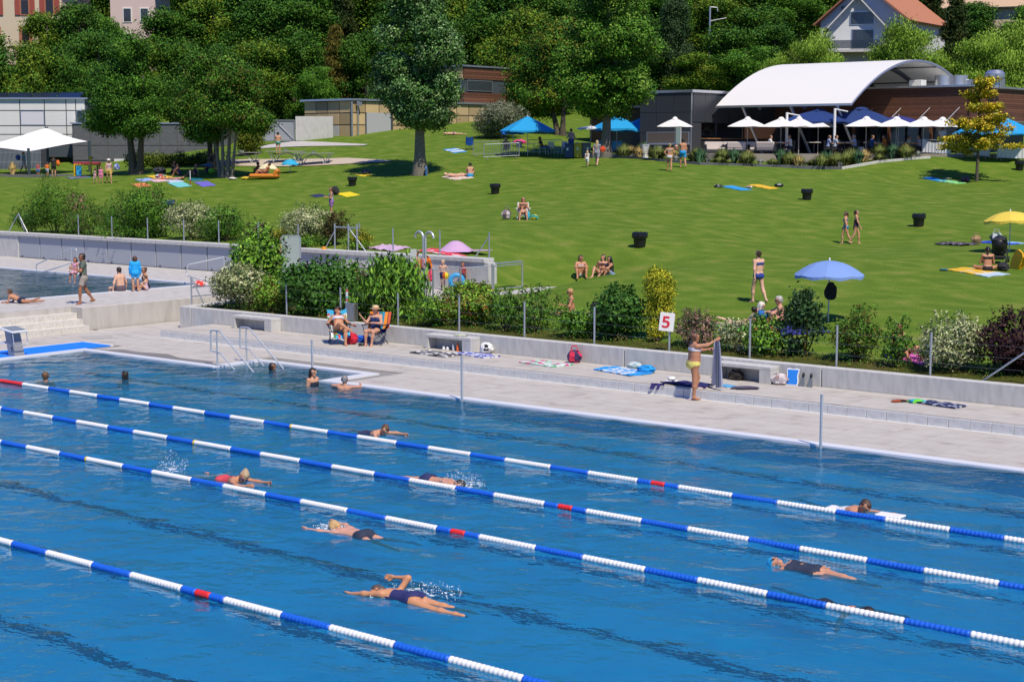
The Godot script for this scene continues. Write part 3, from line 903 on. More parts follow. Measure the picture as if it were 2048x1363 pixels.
# woodland: a few crowns of each kind, copied with turns and sizes (unit height 10 m)
func wood_kinds() -> Dictionary:
	var lm := leaf_mat("leaf", 0.5, 0.22)
	var brown: Material = mats.brown_bark
	var k := {}
	var make := func(key: String, sd: int, lobes: Array, clumps: int, size: float, cols: Array, opt: Dictionary, stems: Array) -> void:
		rng.seed = sd
		var c := MB.new()
		leaves(c, boughs(lobes, 62, 1.0), int(clumps * 1.8), 14, size * 0.78, size * 1.05, cols, opt)
		var tr := trunk_mesh(stems, 8.0, Vector3(2.4, 1.8, 2.4), 0.3, 14)
		k[key] = [tr.mesh(), c.mesh()]
	var one := [[Vector3(0, -0.5, 0), Vector3(0.1, 8.6, 0), 0.3]]
	make.call("dark_a", 201, [[Vector3(0, 7.4, 0), Vector3(2.5, 2.5, 2.5)], [Vector3(-1.4, 5.0, 0.5), Vector3(2.3, 2.2, 2.2)], [Vector3(1.5, 4.8, 0.4), Vector3(2.3, 2.3, 2.2)], [Vector3(0.2, 3.0, 0.8), Vector3(2.6, 1.6, 2.1)], [Vector3(0.3, 1.5, 0.6), Vector3(2.3, 1.3, 1.9)]], 1500, 0.27, GREEN_DARK, {"ragged": 0.3, "floor": 0.2}, one)
	make.call("dark_b", 202, [[Vector3(-0.6, 7.8, 0), Vector3(2.0, 2.2, 2.0)], [Vector3(1.1, 6.4, 0.3), Vector3(2.1, 2.0, 2.0)], [Vector3(-1.5, 5.0, 0.2), Vector3(2.0, 1.8, 2.0)], [Vector3(0.4, 3.8, 0.9), Vector3(2.8, 1.7, 2.2)], [Vector3(-0.4, 1.8, 0.5), Vector3(2.4, 1.4, 2.0)]], 1500, 0.28, GREEN_DARK + [GREEN_MID[0], GREEN_OLIVE[2]], {"ragged": 0.34, "floor": 0.2}, one)
	make.call("olive_a", 203, [[Vector3(0.2, 7.6, 0), Vector3(2.2, 2.3, 2.2)], [Vector3(-1.3, 5.6, 0.4), Vector3(2.1, 1.9, 2.1)], [Vector3(1.4, 5.2, 0.3), Vector3(2.2, 2.0, 2.0)], [Vector3(0.0, 3.4, 0.8), Vector3(2.7, 1.6, 2.1)], [Vector3(0.3, 1.6, 0.5), Vector3(2.2, 1.3, 1.9)]], 1500, 0.27, GREEN_OLIVE + [GREEN_MID[0], GREEN_DARK[2]], {"ragged": 0.34, "floor": 0.2}, one)
	make.call("mid_a", 204, [[Vector3(-0.2, 7.6, 0), Vector3(2.4, 2.3, 2.3)], [Vector3(1.4, 5.3, 0.3), Vector3(2.2, 2.1, 2.1)], [Vector3(-1.5, 5.0, 0.4), Vector3(2.2, 2.1, 2.1)], [Vector3(0.1, 3.2, 0.9), Vector3(2.8, 1.7, 2.1)], [Vector3(0.0, 1.5, 0.6), Vector3(2.4, 1.3, 1.9)]], 1500, 0.26, GREEN_MID, {"ragged": 0.32, "floor": 0.2}, one)
	make.call("weeping", 205, [[Vector3(0, 7.4, 0), Vector3(2.2, 2.3, 2.2)], [Vector3(-1.6, 5.4, 0.3), Vector3(1.7, 2.2, 1.8)], [Vector3(1.7, 5.4, 0.3), Vector3(1.7, 2.2, 1.8)], [Vector3(0.2, 4.4, 1.1), Vector3(2.0, 2.4, 1.5)], [Vector3(-0.8, 2.4, 0.7), Vector3(2.2, 2.0, 1.9)], [Vector3(1.3, 2.4, 0.6), Vector3(2.0, 2.0, 1.9)]], 2100, 0.30, GREEN_LIGHT, {"ragged": 0.4, "floor": 0.2, "droop": 0.9, "slim": 0.28}, one)
	make.call("poplarish", 206, [[Vector3(0, 8.0, 0), Vector3(1.5, 2.1, 1.5)], [Vector3(0, 5.4, 0), Vector3(1.9, 2.6, 1.9)], [Vector3(0.1, 2.8, 0), Vector3(1.7, 2.0, 1.7)]], 1300, 0.24, [Color(0.040, 0.080, 0.030), Color(0.055, 0.105, 0.040), Color(0.030, 0.062, 0.022)], {"ragged": 0.25, "floor": 0.2}, one)
	# conifers: tiers of drooping boughs
	for e in [["fir", 207, DARK_FIR], ["brown_fir", 208, BROWNISH]]:
		rng.seed = e[1]
		var c := MB.new()
		var tr := MB.new()
		tr.tube([Vector3(0, -0.5, 0), Vector3(0.05, 5, 0), Vector3(0, 10, 0)], [0.25, 0.15, 0.02], 8)
		for j in 120:
			var t := rng.randf()
			var y0 := lerpf(0.8, 9.7, t)
			var ang := rng.randf() * TAU
			var len := lerpf(2.6, 0.25, t) * rng.randf_range(0.7, 1.1)
			var tip := Vector3(cos(ang) * len, y0 - len * 0.28, sin(ang) * len)
			limb(tr, Vector3(0, y0, 0), tip, 0.04, 0.01, 0.05, 4)
			for q in 3:
				leaves(c, [[Vector3(0, y0, 0).lerp(tip, 0.4 + 0.3 * q), Vector3(0.4, 0.25, 0.4) * (1.1 - 0.5 * t)]], 4, 12, 0.3, 0.22, e[2], {"inner": 0.1, "droop": 0.5, "slim": 0.3, "ragged": 0.1})
		k[e[0]] = [tr.mesh(), c.mesh()]
	return k

func make_wood() -> void:
	var k := wood_kinds()
	var lm := leaf_mat("leaf", 0.5, 0.22)
	var brown: Material = mats.brown_bark
	var says := {"dark_a": "dark dense broadleaf tree", "dark_b": "dark uneven broadleaf tree", "olive_a": "olive green broadleaf tree", "mid_a": "mid green broadleaf tree", "weeping": "bright feathery weeping tree", "poplarish": "slim grey green poplar", "fir": "black green fir", "brown_fir": "brownish drooping conifer"}
	rng.seed = 300
	# x, z, height, width factor, kind, where it stands
	var rows := [[-128.8, -83.3, 11.0, 1.14, "dark_a", "at the far left above the solar roof"],
		[-126.9, -86.2, 11.1, 0.91, "olive_a", "above the solar roof below the cream house"],
		[-126.1, -89.4, 10.4, 0.91, "dark_b", "above the right end of the solar roof"],
		[-126.0, -93.4, 11.3, 0.93, "dark_a", "behind the double-trunked tree, left side"],
		[-122.9, -95.9, 10.0, 0.96, "olive_a", "behind the double-trunked tree, right side"],
		[-119.8, -98.4, 10.1, 1.03, "dark_b", "rising between the two left lawn trees"],
		[-115.7, -99.2, 9.0, 1.05, "dark_a", "behind the many-stemmed tree"],
		[-111.5, -100.0, 9.2, 1.20, "olive_a", "right of the many-stemmed tree"],
		[-110.3, -103.6, 9.7, 0.98, "dark_b", "left of the timber changing block"],
		[-106.0, -101.9, 6.2, 1.07, "mid_a", "low over the timber changing block roof"],
		[-106.7, -105.3, 9.3, 0.82, "brown_fir", "above the timber changing block"],
		[-105.2, -107.8, 9.5, 1.08, "dark_b", "left behind the glossy poplar"],
		[-100.6, -114.1, 9.5, 1.01, "dark_a", "right behind the glossy poplar"],
		[-98.9, -116.8, 10.7, 1.07, "dark_b", "above the tall timber block"],
		[-94.2, -116.7, 10.4, 1.16, "olive_a", "left behind the plane tree"],
		[-90.6, -115.8, 7.5, 1.23, "mid_a", "low beside the plane tree"],
		[-87.1, -125.1, 9.4, 1.12, "dark_a", "behind the plane tree, right part"],
		[-83.1, -125.8, 10.6, 0.82, "poplarish", "between plane tree and dark grey bar"],
		[-79.7, -124.7, 6.1, 1.52, "olive_a", "above the dark grey bar"],
		[-79.4, -128.8, 8.5, 1.32, "dark_b", "left of the small mast"],
		[-76.0, -126.4, 6.9, 1.47, "mid_a", "above the canopy crest, left"],
		[-77.2, -133.2, 8.2, 1.17, "dark_a", "left of the gabled house"],
		[-72.1, -125.7, 6.3, 1.18, "weeping", "over the left arch of the white canopy"],
		[-69.4, -126.7, 8.5, 1.05, "weeping", "in front of the gabled house on its left"],
		[-65.9, -130.7, 5.5, 1.33, "weeping", "low over the canopy crest under the gable"],
		[-64.0, -133.6, 9.3, 1.15, "weeping", "right of the gabled house"],
		[-63.3, -142.0, 10.3, 1.00, "fir", "between two bright weeping trees"],
		[-58.0, -135.9, 8.2, 1.30, "weeping", "above the rooftop vent"],
		[-55.7, -139.1, 9.1, 1.36, "weeping", "at the far right above the timber restaurant"],
		[-151.4, -95.9, 12.9, 0.98, "dark_b", "in the top left corner beside the cream house"],
		[-146.6, -102.4, 11.4, 0.95, "olive_a", "right of the cream house"],
		[-144.0, -104.5, 12.2, 0.89, "dark_a", "left of the pink-white house"],
		[-138.6, -103.7, 10.9, 0.88, "mid_a", "below the pink-white house"],
		[-136.4, -110.7, 11.3, 1.05, "dark_b", "right of the pink-white house"],
		[-134.6, -114.7, 11.6, 1.12, "olive_a", "in the top row over the many-stemmed tree"],
		[-130.9, -117.8, 11.4, 1.14, "dark_a", "in the top row over the timber block, left"],
		[-125.7, -119.4, 11.6, 1.10, "dark_b", "in the top row over the timber block, middle"],
		[-125.3, -124.9, 11.0, 1.10, "fir", "in the top row over the timber block, right"],
		[-119.3, -127.3, 10.4, 1.25, "dark_a", "in the top row behind the glossy poplar"],
		[-116.9, -131.8, 11.0, 1.11, "olive_a", "in the top row right of the poplar"],
		[-111.0, -134.0, 10.8, 1.29, "dark_a", "in the top row between poplar and plane tree"],
		[-107.2, -139.7, 10.3, 1.28, "dark_b", "in the top row behind the plane tree"],
		[-101.4, -141.8, 10.2, 1.28, "dark_a", "in the top row right behind the plane tree"],
		[-98.4, -146.9, 9.7, 1.25, "mid_a", "in the top row above the dark grey bar"],
		[-95.7, -151.7, 8.3, 1.60, "olive_a", "in the top row beside the small mast"],
		[-89.8, -151.3, 8.0, 1.60, "dark_b", "in the top row left of the gabled house"],
		[-94.0, -168.5, 7.3, 1.60, "mid_a", "behind the gabled house on its left"],
		[-75.3, -163.2, 8.7, 1.26, "fir", "right behind the gabled house"],
		[-73.8, -169.5, 7.3, 1.60, "dark_a", "in the top row below the tiled roof"],
		[-65.4, -168.6, 8.4, 1.60, "mid_a", "in the top right corner"]]
	for r in rows:
		var t := thing("weeping_tree" if r[4] == "weeping" else ("conifer_tree" if r[4].ends_with("fir") else "woodland_tree"), says[r[4]] + " " + r[5], "tree", on(r[0], r[1], -0.3), rng.randf() * TAU, "trees of the wooded slope")
		t.scale = Vector3(r[2] * 0.1 * r[3], r[2] * 0.1, r[2] * 0.1 * r[3])
		part(k[r[4]][0], "trunk", brown, t)
		part(k[r[4]][1], "crown", lm, t)
	# the wood farther up reads as one mass
	for e in [["dark_a", 70], ["olive_a", 55], ["dark_b", 60], ["mid_a", 45], ["fir", 25]]:
		var xs := []
		for j in e[1]:
			var d := rng.randf_range(186.0, 320.0)
			var s := rng.randf_range(-0.42, 0.42) * d
			var p := Vector3(-0.632 * d + 0.775 * s, 0, -0.775 * d - 0.632 * s)
			if (p - Vector3(-82, 0, -167)).length() < 14.0: continue
			p.y = land(p.x, p.z) - 0.3
			var hh := rng.randf_range(1.2, 1.9)
			xs.append(Transform3D(Basis(Vector3.UP, rng.randf() * TAU).scaled(Vector3(hh * 1.1, hh, hh * 1.1)), p))
		for w in 2:
			var mm := MultiMesh.new()
			mm.transform_format = MultiMesh.TRANSFORM_3D
			mm.mesh = k[e[0]][w]
			mm.instance_count = xs.size()
			for j in xs.size(): mm.set_instance_transform(j, xs[j])
			var o := MultiMeshInstance3D.new()
			o.multimesh = mm
			o.material_override = brown if w == 0 else lm
			o.name = numbered("forest_trunks" if w == 0 else "forest_foliage")
			add_child(o)
			tag(o, "", "", "", "stuff")

# ---------------------------------------------------------------- shrubs
func shrub(called: String, label: String, x: float, z: float, w: float, h: float, n: int, leaf: float, cols: Array, opt := {}, group := "shrubs of the terrace bed", y = null) -> Node3D:
	var at := on(x, z, -0.03) if y == null else Vector3(x, y, z)
	var t := thing(called, label, "shrub", at, 0.0, group)
	var st := MB.new()
	for k in int(opt.get("stems", 7)):
		var a := rng.randf() * TAU
		var r := rng.randf_range(0.1, 0.38) * w
		limb(st, Vector3(cos(a), 0, sin(a)) * rng.randf() * 0.12 * w, Vector3(cos(a) * r, h * rng.randf_range(0.5, 0.9), sin(a) * r), 0.016 + 0.006 * h, 0.005, 0.1, 5)
	part(st, "stem", opt.get("bark", paint("stem", Color(0.09, 0.065, 0.04), 0.9)), t)
	var g := MB.new()
	var base: float = opt.get("from", 0.12)
	var lobes: Array = opt.get("lobes", [])
	if lobes.is_empty():
		lobes.append([Vector3(0, h * (base + (1 - base) * 0.48), 0), Vector3(w * 0.5, h * (1 - base) * 0.52, w * 0.46)])
		for k in 4:
			var a := rng.randf() * TAU
			lobes.append([Vector3(cos(a) * w * 0.24, h * rng.randf_range(0.3, 0.74), sin(a) * w * 0.22), Vector3(w * 0.30, h * 0.27, w * 0.30)])
	leaves(g, lobes, n / 5, 8, leaf * 1.12, leaf * opt.get("spread", 1.1), cols, opt)
	# shoots that break the outline
	for k in int(opt.get("shoots", 10)):
		var a := rng.randf() * TAU
		var p := Vector3(cos(a) * w * 0.36 * rng.randf(), h * rng.randf_range(0.8, 0.95), sin(a) * w * 0.36 * rng.randf())
		for q in 5:
			leaves(g, [[p + Vector3(cos(a) * 0.03, q * 0.05 * h, sin(a) * 0.03) * opt.get("shoot", 0.8), Vector3.ONE * 0.02]], 1, 4, leaf * 0.9, leaf * 0.4, cols, opt)
	part(g, "foliage", leaf_mat("shrub_leaf", 0.5, 0.22), t)
	if opt.has("blossom"):
		var b := MB.new()
		leaves(b, lobes, int(opt.get("blossoms", 40)), 8, leaf * 0.7, leaf * 0.6, opt.blossom, {"inner": 0.85, "ragged": 0.2})
		tag(part(b, opt.get("blossom_name", "flowers"), leaf_mat("shrub_leaf", 0.5, 0.22), t), "", "", "", "stuff")
	return t

const VARIEG := [Color(0.42, 0.45, 0.24), Color(0.34, 0.38, 0.18), Color(0.52, 0.53, 0.32), Color(0.12, 0.18, 0.06), Color(0.08, 0.13, 0.045), Color(0.26, 0.31, 0.13)]
const SH_GREEN := [Color(0.059, 0.157, 0.022), Color(0.088, 0.212, 0.026), Color(0.125, 0.259, 0.034), Color(0.044, 0.113, 0.017)]
const SH_DARK := [Color(0.035, 0.103, 0.019), Color(0.053, 0.138, 0.024), Color(0.076, 0.176, 0.031)]
const SH_BRIGHT := [Color(0.147, 0.314, 0.030), Color(0.206, 0.392, 0.042), Color(0.088, 0.220, 0.024), Color(0.265, 0.423, 0.060)]
const SH_RED := [Color(0.250, 0.090, 0.026), Color(0.325, 0.120, 0.036), Color(0.188, 0.060, 0.024)]
const SH_PURPLE := [Color(0.027, 0.014, 0.019), Color(0.043, 0.022, 0.024), Color(0.060, 0.029, 0.026)]
const SH_ROSE := [Color(0.200, 0.120, 0.096), Color(0.275, 0.168, 0.132), Color(0.100, 0.108, 0.048), Color(0.069, 0.096, 0.036)]
const SH_THUJA := [Color(0.44, 0.43, 0.030), Color(0.56, 0.52, 0.040), Color(0.30, 0.34, 0.026), Color(0.20, 0.26, 0.020)]

func make_shrubs() -> void:
	rng.seed = 400
	shrub("broadleaf_shrub", "tall bright green shrub at the corner by the passage stairs", -43.0, -38.4, 2.0, 2.7, 3600, 0.15, SH_GREEN + SH_BRIGHT, {"slim": 0.45, "ragged": 0.4, "droop": 0.15})
	shrub("variegated_shrub", "large cream variegated shrub above the first bench box", -42.3, -37.2, 2.1, 1.5, 4200, 0.085, VARIEG, {"slim": 0.5, "shoots": 16})
	shrub("spirea_shrub", "green shrub with rusty seed heads right of variegated shrub", -40.7, -37.2, 1.7, 1.15, 2600, 0.085, SH_BRIGHT + [Color(0.14, 0.14, 0.03)], {"blossom": SH_RED, "blossoms": 60, "blossom_name": "seed_heads"})
	shrub("fine_shrub", "fine dark green shrub below the frosted screen", -42.8, -41.4, 1.8, 1.1, 2600, 0.08, SH_DARK, {"slim": 0.3})
	shrub("dense_shrub", "big dense dark green shrub spilling over the wall", -38.8, -37.4, 2.4, 1.8, 5600, 0.10, SH_DARK + [SH_GREEN[0]], {"slim": 0.85, "ragged": 0.3})
	shrub("climbing_shrub", "leafy climber behind the dense dark shrub", -40.0, -39.8, 2.0, 1.5, 2400, 0.11, SH_GREEN, {"slim": 0.8, "ragged": 0.45, "shoots": 18, "shoot": 1.3})
	shrub("rose_shrub", "sparse reddish twiggy shrub between dark shrub and cherry", -39.2, -40.0, 1.4, 1.3, 700, 0.07, SH_ROSE, {"shoots": 14, "shoot": 1.2})
	shrub("cherry_shrub", "upright shrub with long drooping glossy leaves behind seated women", -35.2, -37.3, 2.1, 1.85, 2200, 0.19, SH_GREEN + [SH_BRIGHT[0], SH_BRIGHT[1]], {"slim": 0.3, "droop": 0.75, "ragged": 0.4, "shoots": 16, "shoot": 1.0})
	shrub("dense_shrub", "small green shrub behind the right folding chair", -36.6, -36.9, 1.5, 0.95, 1500, 0.085, SH_GREEN, {})
	shrub("spirea_shrub", "broad yellow green shrub with many rusty seed heads", -32.3, -37.5, 2.1, 1.25, 4200, 0.085, SH_BRIGHT + [Color(0.16, 0.17, 0.03), Color(0.10, 0.12, 0.02)], {"blossom": SH_RED, "blossoms": 170, "blossom_name": "seed_heads", "shoots": 18})
	shrub("spirea_shrub", "low shrub with a few rusty tips beside the cherry", -33.2, -36.8, 1.3, 0.85, 1200, 0.085, SH_BRIGHT + SH_GREEN, {"blossom": SH_RED, "blossoms": 18, "blossom_name": "seed_heads"})
	shrub("loose_shrub", "loose airy green shrub with thin stems at fence post", -29.5, -37.3, 1.7, 1.15, 1500, 0.08, SH_GREEN + [Color(0.12, 0.15, 0.05)], {"ragged": 0.5, "shoots": 16, "shoot": 1.4})
	shrub("loose_shrub", "thin open shrub with bare stems left of fence post", -30.6, -37.2, 1.1, 1.1, 700, 0.08, SH_GREEN, {"ragged": 0.5, "shoots": 12, "shoot": 1.3})
	shrub("low_shrub", "low bushy green shrub in front of green bikini woman", -27.8, -36.9, 1.15, 0.78, 1700, 0.075, SH_GREEN + [SH_BRIGHT[0]], {"ragged": 0.3})
	shrub("dense_shrub", "rounded dense dark green shrub left of golden thuja", -26.45, -37.3, 1.5, 1.5, 3600, 0.095, SH_DARK, {"slim": 0.7, "ragged": 0.22})
	# columnar thuja, broad above
	shrub("thuja_shrub", "golden yellow columnar thuja behind the number sign", -25.35, -37.7, 0.95, 2.0, 6000, 0.06, SH_THUJA, {"ragged": 0.2, "slim": 0.5, "shoots": 6, "shoot": 0.3, "lobes": [[Vector3(0, 1.45, 0), Vector3(0.46, 0.62, 0.46)], [Vector3(0.02, 0.8, 0), Vector3(0.38, 0.6, 0.38)], [Vector3(-0.04, 1.72, 0.05), Vector3(0.40, 0.36, 0.40)]]})
	shrub("low_shrub", "small yellowing growth at the foot of golden thuja", -25.2, -37.3, 0.5, 0.65, 500, 0.05, SH_THUJA, {"shoots": 3})
	shrub("rose_shrub", "pinkish grey shrub right of the number sign", -23.9, -37.1, 1.3, 0.95, 1500, 0.07, SH_ROSE, {"ragged": 0.4, "shoots": 14, "shoot": 1.1})
	shrub("variegated_shrub", "sparse pale shrub in front of white haired woman", -22.4, -37.0, 1.2, 0.85, 1200, 0.065, VARIEG, {"ragged": 0.45, "shoots": 12})
	shrub("berry_shrub", "open green shrub with orange red leaf clusters beside post", -21.5, -37.0, 1.2, 0.98, 1400, 0.085, SH_BRIGHT + SH_GREEN, {"ragged": 0.45, "blossom": [Color(0.38, 0.08, 0.03), Color(0.30, 0.10, 0.04)], "blossoms": 26, "blossom_name": "berries"})
	shrub("young_pear", "small leafy tree with yellow stems under blue parasol", -20.55, -37.2, 1.1, 1.6, 1500, 0.11, [Color(0.040, 0.090, 0.030), Color(0.060, 0.115, 0.045), Color(0.030, 0.070, 0.024)], {"bark": paint("yellow_stem", Color(0.36, 0.22, 0.03), 0.8), "from": 0.45, "ragged": 0.45, "slim": 0.55, "stems": 6, "lobes": [[Vector3(0.05, 1.15, 0), Vector3(0.42, 0.36, 0.4)], [Vector3(-0.2, 1.0, 0), Vector3(0.35, 0.25, 0.35)], [Vector3(0.35, 0.75, 0), Vector3(0.22, 0.22, 0.22)], [Vector3(-0.15, 0.32, 0.1), Vector3(0.25, 0.2, 0.22)], [Vector3(-0.05, 1.5, 0), Vector3(0.16, 0.2, 0.16)]]})
	shrub("mixed_shrub", "green shrub with bronze shoots behind fence post", -18.95, -37.2, 1.25, 1.28, 2300, 0.085, SH_GREEN + [Color(0.13, 0.10, 0.025), Color(0.11, 0.15, 0.03)], {"ragged": 0.42, "shoots": 16, "shoot": 1.1, "slim": 0.4})
	shrub("loose_shrub", "thin shrub in front of man with sunglasses", -17.75, -36.9, 0.9, 1.2, 480, 0.085, SH_GREEN, {"ragged": 0.5, "shoots": 8})
	shrub("variegated_shrub", "big cream variegated shrub at the right of the bed", -16.35, -37.1, 1.75, 1.35, 4200, 0.075, VARIEG, {"slim": 0.5, "shoots": 16, "ragged": 0.3})
	shrub("purple_shrub", "dark purple leaved shrub at the right picture edge", -15.0, -37.4, 1.7, 1.5, 3800, 0.08, SH_PURPLE, {"slim": 0.7, "ragged": 0.25})
	# low weeds along the wall
	var g := MB.new()
	for k in 900:
		var x := rng.randf_range(-43.5, -12.0)
		leaves(g, [[Vector3(x, 0.78 + rng.randf() * 0.1, rng.randf_range(-37.6, -36.25)), Vector3(0.1, 0.1, 0.1)]], 1, 6, 0.055, 0.07, SH_GREEN + [Color(0.20, 0.17, 0.06), Color(0.13, 0.14, 0.04)], {"floor": 0.72})
	tag(part(g, "weeds", leaf_mat("shrub_leaf"), self), "low weeds and dry stalks growing along the back of the retaining wall", "weeds", "", "stuff")
	# along the fence above the panelled wall
	var gp := "shrubs along the upper fence"
	shrub("feathery_shrub", "tall feathery dark green shrub above the grey panels", -69.6, -48.9, 3.4, 2.5, 4200, 0.13, SH_GREEN + [GREEN_OLIVE[0]], {"slim": 0.22, "ragged": 0.5, "shoots": 30, "shoot": 1.3, "droop": 0.2}, gp)
	shrub("conifer_shrub", "low spreading conifer beside the tripod", -71.2, -48.2, 2.4, 1.3, 1600, 0.12, SH_DARK, {"slim": 0.25, "ragged": 0.4}, gp)
	shrub("feathery_shrub", "greyish green shrub in the middle of the upper fence row", -66.6, -48.6, 3.0, 1.5, 2400, 0.11, SH_GREEN + [GREEN_OLIVE[0], Color(0.12, 0.13, 0.05)], {"slim": 0.3, "ragged": 0.4, "shoots": 18}, gp)
	shrub("dry_shrub", "pale brown dry shrub between green fence shrubs", -68.1, -49.0, 1.2, 1.9, 600, 0.1, [Color(0.20, 0.15, 0.08), Color(0.26, 0.19, 0.11)], {"ragged": 0.4}, gp)
	shrub("upright_shrub", "upright bright green shrub beside the seated woman", -61.9, -48.6, 2.6, 2.3, 4000, 0.12, SH_GREEN + [SH_BRIGHT[0]], {"slim": 0.35, "ragged": 0.4, "shoots": 20, "shoot": 1.2}, gp)
	shrub("upright_shrub", "dark green shrub left of the black litter bin", -64.1, -48.9, 2.4, 2.0, 2600, 0.12, SH_DARK + [SH_GREEN[1]], {"slim": 0.3, "ragged": 0.45, "shoots": 16}, gp)
	shrub("variegated_shrub", "round cream variegated shrub above wall right of litter bin", -58.9, -48.6, 2.6, 1.75, 4600, 0.085, VARIEG, {"slim": 0.5, "shoots": 14}, gp)
	shrub("arching_shrub", "arching green shrub behind the wall left of the screen", -56.5, -48.5, 2.2, 1.6, 2600, 0.11, SH_GREEN, {"slim": 0.4, "ragged": 0.4}, gp)
	shrub("rose_shrub", "dusky pink shrub between the upper fence posts", -53.8, -48.3, 1.5, 0.9, 900, 0.075, SH_ROSE, {}, gp)
	shrub("yellow_shrub", "small yellow green shrub beside the dusky pink one", -52.3, -48.1, 0.9, 0.7, 700, 0.065, [Color(0.34, 0.34, 0.03), Color(0.24, 0.27, 0.03)], {}, gp)
	shrub("variegated_shrub", "pale variegated shrub behind the frosted glass screen", -51.0, -48.5, 2.3, 1.7, 3800, 0.085, VARIEG, {"slim": 0.45, "shoots": 16}, gp)
	shrub("dark_shrub", "bronze green shrub beside the fence gate frame", -49.3, -48.6, 1.3, 1.35, 1400, 0.085, [Color(0.07, 0.06, 0.02), Color(0.05, 0.06, 0.018), Color(0.10, 0.07, 0.03)], {"ragged": 0.4}, gp)
	shrub("yellow_shrub", "golden low shrub right of the fence gate frame", -47.2, -47.9, 1.0, 0.85, 1200, 0.06, [Color(0.38, 0.36, 0.03), Color(0.28, 0.30, 0.03), Color(0.12, 0.16, 0.02)], {}, gp)
	shrub("low_shrub", "low green growth along the wall top by the screen", -50.4, -47.9, 2.4, 0.55, 1300, 0.07, SH_BRIGHT + SH_GREEN, {}, gp)
	shrub("low_shrub", "low green growth at the foot of the gate frame", -47.3, -47.7, 1.2, 0.5, 800, 0.07, SH_BRIGHT, {}, gp)
	shrub("low_shrub", "low green weeds along wall top beneath fence shrubs", -63.0, -47.9, 4.0, 0.7, 1500, 0.08, SH_GREEN, {}, gp)
	# hedge and clipped bush by the table tennis tables
	gp = ""
	shrub("clipped_hedge", "low clipped hedge running below the dark grey building", -96.6, -77.8, 1.0, 1.0, 5200, 0.13, [Color(0.11, 0.17, 0.02), Color(0.08, 0.13, 0.02), Color(0.17, 0.20, 0.03), Color(0.05, 0.09, 0.015)], {"ragged": 0.15, "shoots": 0, "stems": 3, "lobes": [[Vector3(-1.9, 0.5, 1.5), Vector3(0.95, 0.6, 0.9)], [Vector3(-0.6, 0.5, 0.5), Vector3(0.95, 0.6, 0.9)], [Vector3(0.6, 0.5, -0.5), Vector3(0.95, 0.6, 0.9)], [Vector3(1.9, 0.5, -1.5), Vector3(0.95, 0.6, 0.9)]]}, gp)
	shrub("clipped_bush", "tall yellow green clipped bush left of table tennis tables", -94.4, -84.0, 2.0, 2.2, 3600, 0.13, [Color(0.15, 0.19, 0.02), Color(0.20, 0.22, 0.03), Color(0.09, 0.14, 0.02)], {"ragged": 0.18, "shoots": 2}, gp)

# ornamental grasses: fountains of thin blades
func tuft(called: String, label: String, x: float, z: float, w: float, h: float, n: int, cols: Array, wide := 0.02, stiff := 0.5, group := "grasses and yuccas edging the terrace", up := 0.0) -> void:
	var g := MB.new()
	g.colored = true
	for k in n:
		var a := rng.randf() * TAU
		var lean := rng.randf()
		var tip := Vector3(cos(a) * w * 0.5 * lean, h * (1.0 - (1.0 - stiff) * lean * lean) * rng.randf_range(0.7, 1.05), sin(a) * w * 0.5 * lean)
		var b := Vector3(cos(a), 0, sin(a)) * w * 0.1 * rng.randf()
		var mid := b.lerp(tip, 0.55) + Vector3(0, h * 0.16 * lean, 0)
		var sd := Vector3(-sin(a), 0, cos(a)) * wide
		var cc: Color = cols[rng.randi() % cols.size()]
		cc = cc * rng.randf_range(0.75, 1.25)
		var nn := Vector3(cos(a), 0.7, sin(a)).normalized()
		g.col = cc
		var i := g.vert(b - sd * 0.6, nn)
		g.vert(b + sd * 0.6, nn); g.vert(mid + sd, nn); g.vert(mid - sd, nn); g.vert(tip, nn)
		g.tri(i, i + 1, i + 2); g.tri(i, i + 2, i + 3); g.tri(i + 3, i + 2, i + 4)
	single(g, called, leaf_mat("blade", 0.6, 0.25), label, "grass" if called.find("grass") >= 0 else "plant", group, on(x, z, up))

# ---------------------------------------------------------------- buildings
const VIEW := 0.6842   # the turn of buildings that face the lawn squarely (radians)

func bpart(called: String, m: Material, parent: Node, at: Vector3, s: Vector3, ch := 0.0, b := Basis()) -> MeshInstance3D:
	var g := MB.new()
	g.box(Vector3.ZERO, s, Basis(), ch)
	return part(g, called, m, parent, at, b)

